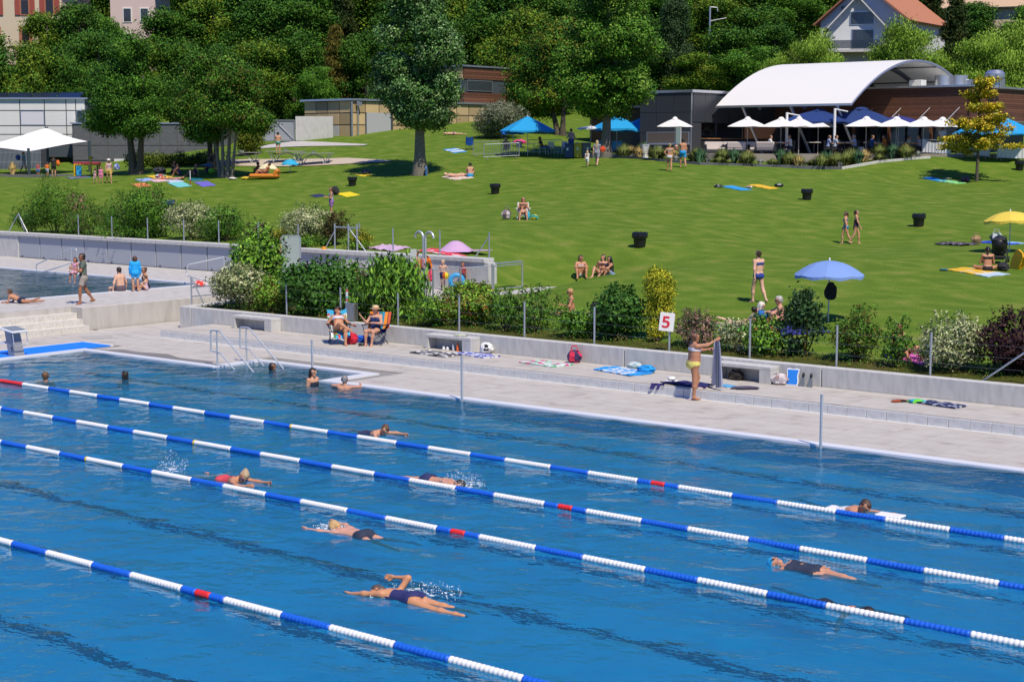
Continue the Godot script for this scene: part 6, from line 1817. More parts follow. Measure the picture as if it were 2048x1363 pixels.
func make_furniture() -> void:
	var gp := "white parasols on the restaurant terrace"
	var y := 5.86
	# white ones, left to right
	var wu := [[-59.3,-89.7,1.25,"white parasol in front of the dark grey bar"], [-55.33,-92.3,1.4,"leftmost white parasol beneath the barrel canopy"], [-54.13,-94.57,1.45,"second white parasol from the left beneath the barrel canopy"], [-52.22,-93.55,1.25,"white parasol beside the left white mast"], [-52.69,-97.0,1.4,"white parasol half hidden behind the left white mast"], [-48.82,-96.3,1.5,"white parasol just right of the right white mast"], [-47.53,-98.0,1.5,"second white parasol right of the right white mast"], [-46.38,-99.6,1.5,"white parasol left of the golden young tree"], [-45.84,-101.3,1.4,"rightmost white parasol beside the turquoise one"]]
	for u in wu:
		parasol("terrace_parasol", u[3], V(u[0], y, u[1]), u[2], 1.78,2.34,4,K(0.76,0.75,0.72), {"vent": true, "wood": true, "group": gp, "turn": 0.1,"bulge": 0.05})
	gp = "navy parasols on the restaurant terrace"
	parasol("navy_parasol", "large navy parasol held by the left white mast", V(-53.4, y, -98.3),3.0,2.16,2.95,4,K(0.008,0.035,0.16), {"no_pole": true, "valance": 0.12,"group": gp, "vent": true, "turn": 0.3})
	parasol("navy_parasol", "large navy parasol held by the right white mast", V(-51.2, y, -100.1),3.1,2.1,3.05,4,K(0.008,0.035,0.16), {"no_pole": true, "valance": 0.12,"group": gp, "vent": true, "turn": 0.3})
	parasol("navy_parasol", "smaller navy parasol behind the white ones", V(-50.1, y, -103.6),2.2,2.1,2.6,4,K(0.02,0.025,0.18), {"group": gp, "turn": 0.5})
	for e in [[-54.0,-95.1,2.72,"white mast of the left navy parasol"], [-51.27,-96.6,2.98,"white mast of the right navy parasol"]]:
		var m := thing("parasol_mast", e[3], "mast", V(e[0], y, e[1]))
		part(pipe([V(0,0,0),V(0, e[2], 0)], 0.09),"pole", mats.white, m)
		part(pipe([V(0, e[2] - 0.05,0),V(0.35, e[2] - 0.2,-1.1)], 0.045),"arm", mats.white, m)
	var tq := K(0.008,0.30,0.62)
	gp = "turquoise parasols"
	parasol("snack_parasol", "big turquoise parasol over the snack chairs left of recycling bins", on(-70.45,-88.1,0.0),1.95,1.75,2.75,6, tq, {"group": gp, "valance": 0.14,"bulge": 0.03})
	parasol("snack_parasol", "small bright blue parasol under the big turquoise one", on(-71.2,-87.4,0.0),0.85,1.6,1.95,8,K(0.01,0.15,0.62), {"group": gp, "valance": 0.08})
	parasol("snack_parasol", "turquoise parasol right of the plane tree trunk", on(-68.2,-95.6,0.0),1.95,1.7,2.6,6, tq, {"group": gp, "valance": 0.18,"bulge": 0.03})
	parasol("snack_parasol", "turquoise parasol tucked behind another by the dark bar", on(-67.0,-97.0,0.0),1.8,1.65,2.5,6, tq, {"group": gp, "valance": 0.18,"bulge": 0.03})
	parasol("snack_parasol", "small white parasol behind the plane tree trunk", on(-69.8,-94.6,0.0),1.0,1.6,1.75,6,K(0.72,0.72,0.72), {"group": gp, "valance": 0.1})
	parasol("snack_parasol", "wide turquoise parasol behind the golden young tree", on(-41.9,-100.6,0.0),2.7,1.6,2.95,6, tq, {"group": gp, "valance": 0.12,"bulge": 0.02})
	parasol("snack_parasol", "turquoise parasol cut by the right edge", on(-39.2,-103.2,0.0),2.2,1.7,2.6,6, tq, {"group": gp, "valance": 0.12})
	# lawn parasols
	var t := parasol("beach_parasol", "sky blue beach parasol over the elderly couple", on(-22.35,-42.0),1.0,1.4,1.8,8,K(0.18,0.30,0.62), {"valance": 0.10,"round": true, "bulge": 0.25})
	lump("hanging_bag", "dark bag hanging from the blue parasol pole", "bag", on(-22.25,-41.92,0.66),V(0.34,0.55,0.12),[K(0.012,0.014,0.018),K(0.02,0.022,0.03)], VIEW)
	parasol("beach_parasol", "yellow beach parasol beside the black pushchair", on(-24.1,-59.6),0.98,1.22,1.55,8,K(0.72,0.55,0.07), {"valance": 0.12,"round": true, "bulge": 0.25,"tilt": 0.05})
	parasol("beach_parasol", "low cream parasol over the orange sun lounger", on(-82.2,-74.6),0.66,0.62,0.95,8,K(0.72,0.66,0.42), {"valance": 0.06,"round": true, "bulge": 0.3})
	parasol("beach_parasol", "low turquoise parasol before the table tennis tables", on(-82.6,-77.0),0.62,0.60,0.92,8,K(0.02,0.36,0.60), {"valance": 0.06,"round": true, "bulge": 0.3})
	# closed parasol in the bed and steel box
	t = thing("closed_parasol", "furled flowery parasol standing behind the wall", "parasol", V(-36.45,0.72,-36.35))
	var g := MB.new(); g.tube([V(0,0,0),V(0,1.08,0)], 0.015,6); part(g, "pole", mats.galvanised, t)
	g = MB.new(); g.colored = true
	for k in 10:
		g.col = [K(0.55,0.60,0.60),K(0.45,0.08,0.08),K(0.10,0.35,0.35),K(0.62,0.62,0.58)][k % 4]
		g.lathe([Vector2(0.075 - 0.004 * k, 0.25 + k * 0.075),Vector2(0.071 - 0.004 * k, 0.325 + k * 0.075)], 10)
	part(g, "furled_canopy", tinted("cloth_print", 0.9), t)
	t = thing("steel_cabinet", "small steel cabinet on the wall behind the women", "cabinet", V(-35.95,0.76,-36.05),0.2)
	bpart("body", paint("cabinet_steel", K(0.30,0.31,0.31),0.35,0.7), t, V(0,0.28,0),V(0.34,0.56,0.24),0.012)
	bpart("door", paint("cabinet_steel", K(0.30,0.31,0.31),0.35,0.7), t, V(0,0.28,0.125),V(0.29,0.5,0.012),0.004)
	# table tennis
	table_tennis("table tennis table at the right of the row", -84.2,-80.8,VIEW - 0.05)
	table_tennis("table tennis table in the middle of the row", -87.7,-81.4,VIEW - 0.05)
	table_tennis("table tennis table half behind the pale tree stems", -91.0,-80.0,VIEW - 0.05)
	# barriers
	barrier("grey crowd barrier at the left end of the snack corner", on(-73.7,-86.0), on(-71.3,-87.3), false, "bare crowd barriers round the snack corner")
	barrier("grey crowd barrier standing forward of the snack corner", on(-71.9,-85.0), on(-70.0,-86.7), false, "bare crowd barriers round the snack corner")
	barrier("grey crowd barrier in front of the white snack chairs", on(-70.9,-88.6), on(-68.8,-90.0), false, "bare crowd barriers round the snack corner")
	gp = "sheeted barriers beside the terrace"
	barrier("barrier with sagging white sheet left of the golden tree", on(-46.3,-99.2), on(-44.35,-99.5), true, gp)
	barrier("sheeted barrier directly behind the golden tree", on(-43.95,-99.5), on(-41.95,-100.1), true, gp)
	barrier("sheeted barrier at the right edge of the picture", on(-41.5,-99.9), on(-39.4,-101.0), true, gp)
	# snack chairs and tables
	var wc := K(0.72,0.72,0.70)
	var cl := ["white snack chair turned to the left end", "white snack chair beside the sunbathers", "white snack chair under the turquoise parasol pole", "white snack chair right of the parasol pole", "white snack chair with a blue cloth", "white snack chair next to the recycling bins"]
	var cp := [[-72.0,-87.6], [-71.5,-88.6], [-70.0,-89.2], [-69.4,-89.6], [-69.0,-90.2], [-68.2,-90.4]]
	for i in 6: terrace_chair(cl[i], on(cp[i][0], cp[i][1]), i * 1.1, wc)
	for i in 2:
		t = thing("snack_table", ["round white table at the left of the snack corner", "round white table near the recycling bins"][i], "table", on([-71.0,-68.6][i], [-89.5,-91.2][i]))
		g = MB.new(); g.lathe([Vector2(0,0.70),Vector2(0.45,0.70),Vector2(0.45,0.74),Vector2(0,0.74)], 18); part(g, "table_top", mats.white, t)
		g = MB.new(); g.tube([V(0,0,0),V(0,0.7,0)], 0.03,8); part(g, "leg", mats.galvanised, t)
	# recycling bins
	var rc := [K(0.015,0.05,0.14),K(0.50,0.42,0.02),K(0.10,0.11,0.12)]
	for i in 3:
		t = thing("recycling_bin", ["dark blue recycling bin", "yellow recycling bin with round flap", "dark grey recycling bin"][i] + " behind the walking mother", "bin", on([-66.75,-66.4,-65.9][i], [-88.0,-88.5,-88.8][i]),VIEW, "recycling bins")
		g = MB.new(); g.box(V(0,0.48,0),V(0.56,0.9,0.6), Basis(),0.03); part(g, "body", paint("recycle%d" % i, rc[i], 0.5), t)
		g = MB.new(); g.box(V(0,0.96,0.02),V(0.6,0.07,0.66), Basis(Vector3.RIGHT, 0.08),0.02); part(g, "lid", paint("recycle%d" % i, rc[i], 0.5), t)
		bpart("label_plate", mats.white, t, V(-0.12 + 0.1 * i, 0.62,0.303),V(0.12,0.16,0.006))
		for sx in [-0.22,0.22]:
			g = MB.new(); g.lathe([Vector2(0,-0.03),Vector2(0.09,-0.03),Vector2(0.09,0.03),Vector2(0,0.03)], 10,V(sx, 0.09,-0.3), Basis(Vector3.BACK, PI / 2)); part(g, "wheel", mats.black, t)
	for i in 2:
		t = thing("drinks_tub", ["blue drinks tub left under the turquoise parasols", "blue drinks tub right under the turquoise parasols"][i], "tub", on([-69.1,-68.4][i], [-95.0,-95.9][i]),VIEW, "drinks tubs")
		bpart("body", paint("tub_blue", K(0.02,0.28,0.55),0.5), t, V(0,0.36,0),V(0.75,0.7,0.6),0.04)
		bpart("rim", paint("tub_rim", K(0.10,0.42,0.66),0.5), t, V(0,0.73,0),V(0.8,0.06,0.65),0.02)
	# planters
	var pv := [[-60.1,-87.4,0.9,"tall square white vase at the left end of the planting"], [-59.3,-87.75,0.75,"flared white vase before the dark bar"], [-53.4,-94.2,0.55,"grey white tub planter beside left diners"], [-49.6,-97.1,0.62,"white tub planter beside the men in pale shirts"], [-59.75,-87.9,0.45,"low white tub behind the flared vase"], [-58.6,-89.1,0.45,"low white tub behind the shirtless man"], [-57.6,-92.6,0.6,"white tub in front of the bar counter"]]
	for i in pv.size():
		t = thing("planter", pv[i][3], "planter", V(pv[i][0], maxf(land(pv[i][0], pv[i][1]),5.6), pv[i][1]),0.3,"white planters of the terrace")
		g = MB.new()
		var h: float = pv[i][2]
		g.lathe([Vector2(0,0),Vector2(h * 0.26,0),Vector2(h * 0.24, h * 0.4),Vector2(h * 0.36, h * 0.98),Vector2(h * 0.38, h),Vector2(h * 0.32, h),Vector2(h * 0.3, h * 0.9),Vector2(0, h * 0.9)], 4 if i == 0 else 16,Vector3.ZERO, Basis(), i == 0)
		part(g, "pot", mats.white, t)
		g = MB.new(); g.lathe([Vector2(0, h * 0.91),Vector2(h * 0.29, h * 0.91)], 12); part(g, "soil", paint("soil", K(0.05,0.035,0.02),0.95), t)
	t = thing("menu_totem", "tall grey menu panel before the dark grey bar", "sign", V(-61.6,5.86,-93.6),VIEW)
	bpart("panel", paint("totem", K(0.17,0.24,0.23),0.5), t, V(0,0.95,0),V(0.34,1.9,0.06),0.008)
	bpart("edge", mats.white, t, V(0.185,0.95,0),V(0.03,1.9,0.065))
	# lounge sofas
	var sp := [[-57.2,-91.3], [-55.9,-91.9], [-55.0,-93.0], [-54.2,-92.9], [-56.6,-92.6]]
	var sl := ["leftmost cream lounge sofa in front of the bar", "second cream lounge sofa from the left", "cream lounge sofa below the left terrace parasol", "cream lounge sofa next to the man in white", "cream lounge sofa at the back near the counter"]
	for i in 5:
		t = thing("lounge_sofa", sl[i], "sofa", V(sp[i][0], y, sp[i][1]),VIEW + [0.1,3.0,0.2,2.6,0.4][i], "lounge sofas")
		var cm := paint("cushion", K(0.52,0.46,0.42),0.9)
		bpart("base", mats.dark_metal, t, V(0,0.2,0),V(1.3,0.08,0.75),0.01)
		bpart("seat", cm, t, V(0,0.33,0.03),V(1.25,0.18,0.7),0.05)
		bpart("backrest", cm, t, V(0,0.58,-0.3),V(1.25,0.42,0.16),0.05, Basis(Vector3.RIGHT, -0.15))
		for sx in [-0.64,0.64]:
			bpart("armrest", mats.dark_metal, t, V(sx, 0.4,0),V(0.05,0.42,0.75),0.01)
	# dining tables
	var dp := [[-53.6,-93.4], [-52.0,-95.2], [-50.4,-96.4], [-49.4,-98.4], [-47.6,-99.6], [-52.4,-98.6]]
	for i in 6:
		t = thing("dining_table", "square dining table laid with white cloth, " + ["leftmost by the lounge", "between the white masts", "of the men in pale shirts", "behind the white tub planter", "left of the sheeted barriers", "in the shade of the navy parasols"][i], "table", V(dp[i][0], y, dp[i][1]),0.4 * i, "dining tables")
		bpart("table_top", paint("table_cream", K(0.62,0.55,0.45),0.6), t, V(0,0.74,0),V(0.85,0.04,0.85),0.01)
		g = MB.new(); g.tube([V(0,0,0),V(0,0.73,0)], 0.04,8); part(g, "leg", mats.dark_metal, t)
		bpart("napkin", mats.white, t, V(0.2,0.768,0.1),V(0.2,0.015,0.3))
	# edging board and planting of the terrace
	var ed := [Vector2(-63.1,-88.3),Vector2(-57.5,-85.3),Vector2(-54.4,-85.1),Vector2(-51.2,-89.4),Vector2(-48.1,-91.7),Vector2(-47.2,-94.9),Vector2(-45.1,-98.0)]
	t = thing("edging_board", "low weathered edging board between lawn and terrace planting", "edging")
	for i in 6:
		var a := on(ed[i].x, ed[i].y); var b := on(ed[i + 1].x, ed[i + 1].y)
		var d := b - a
		g = MB.new(); g.box(Vector3.ZERO, V(d.length() - 0.01,0.22,0.06), Basis(),0.005)
		part(g, "board", mats.concrete_wall if i > 3 else mats.grey_sheet, t, (a + b) * 0.5 + V(0,0.05,0), Basis(d.normalized(),Vector3.UP, d.normalized().cross(Vector3.UP)).orthonormalized())
	rng.seed = 700
	var green := [K(0.12,0.16,0.04),K(0.09,0.13,0.03),K(0.16,0.19,0.06)]
	var straw := [K(0.42,0.31,0.12),K(0.50,0.38,0.17),K(0.34,0.26,0.10)]
	var yucca := [K(0.035,0.095,0.045),K(0.05,0.12,0.06),K(0.03,0.07,0.035)]
	var blue := [K(0.20,0.23,0.22),K(0.26,0.29,0.27)]
	var pn := 0
	var nth := ["first", "second", "third", "fourth", "fifth", "sixth", "seventh", "eighth", "ninth"]
	for i in 6:
		var n: int = [8,5,9,8,6,6][i]
		for k in n:
			var p: Vector2 = ed[i].lerp(ed[i + 1], (k + 0.5) / n)
			var nrm: Vector2 = (ed[i + 1] - ed[i]).orthogonal().normalized()
			if nrm.y > 0.0: nrm = -nrm
			var kind := (pn * 7 + i) % 6
			p += nrm * (0.45 + 0.55 * ((pn * 5) % 3))
			var lab := "between the %s" % ["plane tree and vases", "vases and walking couple", "couple and sofas", "sofas and corner", "corner and tub planter", "tub planter and barriers"][i]
			if kind in [0,2]: tuft("fountain_grass", "arching green grass clump %s, %s" % [lab, nth[k]], p.x, p.y, 2.4,1.0,620, green, 0.016,0.3)
			elif kind == 1: tuft("yucca_plant", "spiky blue green yucca %s, %s" % [lab, nth[k]], p.x, p.y, 1.4,1.05,150, yucca, 0.035,0.8)
			elif kind == 3: tuft("straw_grass", "straw coloured grass clump %s, %s" % [lab, nth[k]], p.x, p.y, 1.8,0.9,480, straw if i in [0,4] else green + straw, 0.014,0.35)
			elif kind == 4: tuft("low_grass", "low cushion of grey grass %s, %s" % [lab, nth[k]], p.x, p.y, 0.8,0.45,220, blue, 0.012,0.5)
			else: tuft("low_grass", "low cushion of green grass %s, %s" % [lab, nth[k]], p.x, p.y, 1.7,0.55,420, green, 0.016,0.3)
			pn += 1
	tuft("straw_grass", "straw coloured grass clump left of the wooden sail post", -119.4,-74.0,1.1,1.1,300, straw, 0.014,0.6,"straw grasses by the shelter")
	tuft("straw_grass", "straw coloured grass clump below the man with blue rucksack", -113.6,-75.6,1.2,1.2,320, straw, 0.014,0.6,"straw grasses by the shelter")
	tuft("straw_grass", "wide dry grass bank right of the plane tree trunk", -62.9,-89.6,2.6,0.8,500, straw + [K(0.16,0.12,0.06)], 0.014,0.5)

# ---------------------------------------------------------------- figures
# meshes the smooth union of tapered bones [a, b, ra, rb, group] as surface nets; returns the mesh and, per vertex, the nearest bone
func blend(bones: Array, cell: float, k: float) -> Dictionary:
	var lo := Vector3.ONE * 1e9; var hi := -lo
	for b in bones:
		var r := maxf(b[2], b[3]) + cell * 2.0 + 0.02
		lo = lo.min((b[0] as Vector3).min(b[1]) - Vector3.ONE * r); hi = hi.max((b[0] as Vector3).max(b[1]) + Vector3.ONE * r)
	var nx := int((hi.x - lo.x) / cell) + 2; var ny := int((hi.y - lo.y) / cell) + 2; var nz := int((hi.z - lo.z) / cell) + 2
	var sy := nx; var sz := nx * ny
	var F := PackedFloat32Array(); F.resize(nx * ny * nz)
	var Bd := PackedFloat32Array(); Bd.resize(nx * ny * nz); Bd.fill(1e9)
	var Bi := PackedByteArray(); Bi.resize(nx * ny * nz)
	var reach := 3.2 / k
	for bi in bones.size():
		var a: Vector3 = bones[bi][0]; var e: Vector3 = bones[bi][1]
		var ra: float = bones[bi][2]; var rb: float = bones[bi][3]
		var pad := maxf(ra, rb) + maxf(reach, cell * 1.5)
		var ba := e - a
		var ll := maxf(ba.length_squared(), 1e-9)
		var l0 := (a.min(e) - Vector3.ONE * pad - lo) / cell; var h0 := (a.max(e) + Vector3.ONE * pad - lo) / cell
		var x1 := mini(nx - 1, int(h0.x) + 1)
		for z in range(maxi(0, int(l0.z)), mini(nz - 1, int(h0.z) + 1) + 1):
			for y in range(maxi(0, int(l0.y)), mini(ny - 1, int(h0.y) + 1) + 1):
				var row := y * sy + z * sz
				for x in range(maxi(0, int(l0.x)), x1 + 1):
					var p := lo + Vector3(x, y, z) * cell - a
					var h := clampf(p.dot(ba) / ll, 0.0, 1.0)
					var d := (p - ba * h).length() - (ra + (rb - ra) * h)
					if d < pad:
						var q := row + x
						F[q] += exp(-k * d)
						if d < Bd[q]:
							Bd[q] = d; Bi[q] = bi
	var g := MB.new()
	var who := PackedByteArray()
	var idx := {}
	var offs := [0, 1, sy, sy + 1, sz, sz + 1, sz + sy, sz + sy + 1]
	var ed := [[0, 1], [2, 3], [4, 5], [6, 7], [0, 2], [1, 3], [4, 6], [5, 7], [0, 4], [1, 5], [2, 6], [3, 7]]
	var lf := PackedFloat32Array(); lf.resize(8)
	for z in nz - 1:
		for y in ny - 1:
			var q := y * sy + z * sz
			for x in nx - 1:
				var m := 0
				if F[q] > 1.0: m += 1
				if F[q + 1] > 1.0: m += 1
				if F[q + sy] > 1.0: m += 1
				if F[q + sy + 1] > 1.0: m += 1
				if F[q + sz] > 1.0: m += 1
				if F[q + sz + 1] > 1.0: m += 1
				if F[q + sz + sy] > 1.0: m += 1
				if F[q + sz + sy + 1] > 1.0: m += 1
				if m > 0 and m < 8:
					var s := Vector3.ZERO; var c := 0
					for i in 8: lf[i] = -log(maxf(F[q + offs[i]], 1e-6))
					for e in ed:
						var u := lf[e[0]]; var w := lf[e[1]]
						if (u < 0.0) != (w < 0.0):
							var t := u / (u - w)
							var i0: int = e[0]; var i1: int = e[1]
							s += Vector3(i0 & 1, (i0 >> 1) & 1, i0 >> 2).lerp(Vector3(i1 & 1, (i1 >> 1) & 1, i1 >> 2), t)
							c += 1
					idx[q] = g.v.size()
					g.v.append(lo + (Vector3(x, y, z) + s / c) * cell)
					g.n.append(Vector3.ZERO); g.c.append(Color.WHITE); g.uv.append(Vector2.ZERO)
					var bb := q
					for i in 8:
						if Bd[q + offs[i]] < Bd[bb]: bb = q + offs[i]
					who.append(Bi[bb])
				q += 1
	var st := [1, sy, sz]
	for q in idx:
		for ax in 3:
			var s0: int = st[ax]; var s1: int = st[(ax + 1) % 3]; var s2: int = st[(ax + 2) % 3]
			var inside := F[q] > 1.0
			if inside != (F[q + s0] > 1.0):
				var a = idx.get(q); var b = idx.get(q - s1); var c = idx.get(q - s1 - s2); var d = idx.get(q - s2)
				if b == null or c == null or d == null: continue
				if inside: g.ix.append_array([a, c, b, a, d, c])
				else: g.ix.append_array([a, b, c, a, c, d])
	for t in range(0, g.ix.size(), 3):
		var fn := (g.v[g.ix[t + 2]] - g.v[g.ix[t]]).cross(g.v[g.ix[t + 1]] - g.v[g.ix[t]])
		for j in 3: g.n[g.ix[t + j]] += fn
	for i in g.n.size():
		g.n[i] = g.n[i].normalized()
	return {"g": g, "who": who}

var head_mb: MB
var hand_mb: MB
var hair_mb := {}

func make_figure_stock() -> void:
	var b := [[Vector3(0, 0.03, -0.015), Vector3(0, 0.035, 0.012), 0.086, 0.084, 0], [Vector3(0, 0.0, 0.02), Vector3(0, -0.07, 0.038), 0.066, 0.05, 0], [Vector3(0, -0.088, 0.052), Vector3(0, -0.09, 0.056), 0.028, 0.026, 0],
		[Vector3(0, 0.012, 0.092), Vector3(0, -0.024, 0.108), 0.009, 0.014, 0], [Vector3(-0.09, -0.005, -0.012), Vector3(-0.088, -0.035, -0.008), 0.017, 0.012, 0], [Vector3(0.09, -0.005, -0.012), Vector3(0.088, -0.035, -0.008), 0.017, 0.012, 0],
		[Vector3(-0.03, 0.03, 0.085), Vector3(0.03, 0.03, 0.085), 0.012, 0.012, 0], [Vector3(0, -0.05, -0.02), Vector3(0, -0.16, -0.035), 0.05, 0.05, 0]]
	head_mb = blend(b, 0.013, 120.0).g
	for i in head_mb.c.size():
		var p := head_mb.v[i]
		if p.z > 0.075 and absf(p.y + 0.055) < 0.009 and absf(p.x) < 0.026: head_mb.c[i] = Color(0.75, 0.42, 0.40)
	for s in [-1.0, 1.0]:
		head_mb.col = Color(0.06, 0.04, 0.03); head_mb.ball(Vector3(s * 0.033, 0.008, 0.084), Vector3(0.014, 0.008, 0.01), Basis(), 6, 4)
		head_mb.col = Color(0.25, 0.16, 0.10); head_mb.ball(Vector3(s * 0.034, 0.028, 0.092), Vector3(0.02, 0.005, 0.008), Basis(), 6, 4)
	# a relaxed right hand, wrist at the origin, fingers towards -y, palm towards -x
	b = [[Vector3(0, 0.02, 0), Vector3(0, -0.03, 0), 0.024, 0.026, 0], [Vector3(0, -0.03, -0.018), Vector3(0, -0.08, -0.026), 0.017, 0.014, 0], [Vector3(0, -0.03, 0.018), Vector3(0, -0.08, 0.024), 0.017, 0.014, 0], [Vector3(0, -0.035, 0), Vector3(0, -0.085, 0), 0.018, 0.015, 0]]
	var ln := [0.066, 0.078, 0.072, 0.055]
	for f in 4:
		var z: float = 0.03 - f * 0.02
		var p0 := Vector3(0.002, -0.085, z); var p1 := p0 + Vector3(-0.008, -ln[f] * 0.5, 0); var p2 := p1 + Vector3(-0.022, -ln[f] * 0.44, 0)
		b.append([p0, p1, 0.0095, 0.0085, 0]); b.append([p1, p2, 0.0085, 0.007, 0])
	b.append([Vector3(-0.004, -0.03, 0.026), Vector3(-0.018, -0.066, 0.048), 0.013, 0.01, 0]); b.append([Vector3(-0.018, -0.066, 0.048), Vector3(-0.026, -0.094, 0.05), 0.01, 0.008, 0])
	hand_mb = blend(b, 0.0075, 260.0).g
	var cap := [[Vector3(0, 0.062, 0.03), Vector3(0, 0.06, -0.03), 0.066, 0.075, 0], [Vector3(0, 0.03, -0.05), Vector3(0, -0.03, -0.06), 0.072, 0.055, 0], [Vector3(-0.062, 0.03, -0.02), Vector3(-0.07, -0.01, -0.025), 0.042, 0.028, 0], [Vector3(0.062, 0.03, -0.02), Vector3(0.07, -0.01, -0.025), 0.042, 0.028, 0]]
	var styles := {"short": [], "bob": [[Vector3(-0.07, 0.0, -0.03), Vector3(-0.075, -0.1, -0.02), 0.04, 0.035, 0], [Vector3(0.07, 0.0, -0.03), Vector3(0.075, -0.1, -0.02), 0.04, 0.035, 0], [Vector3(0, -0.02, -0.07), Vector3(0, -0.1, -0.07), 0.06, 0.055, 0]],
		"long": [[Vector3(0, -0.02, -0.07), Vector3(0, -0.34, -0.12), 0.07, 0.06, 0], [Vector3(-0.07, 0.0, -0.03), Vector3(-0.085, -0.24, -0.06), 0.04, 0.035, 0], [Vector3(0.07, 0.0, -0.03), Vector3(0.085, -0.24, -0.06), 0.04, 0.035, 0]],
		"bun": [[Vector3(0, 0.075, -0.095), Vector3(0, 0.08, -0.105), 0.042, 0.04, 0]], "tail": [[Vector3(0, 0.06, -0.1), Vector3(0, -0.02, -0.135), 0.03, 0.03, 0], [Vector3(0, -0.02, -0.135), Vector3(0, -0.17, -0.12), 0.03, 0.016, 0]]}
	for s in styles:
		hair_mb[s] = blend(cap + styles[s], 0.017, 90.0).g

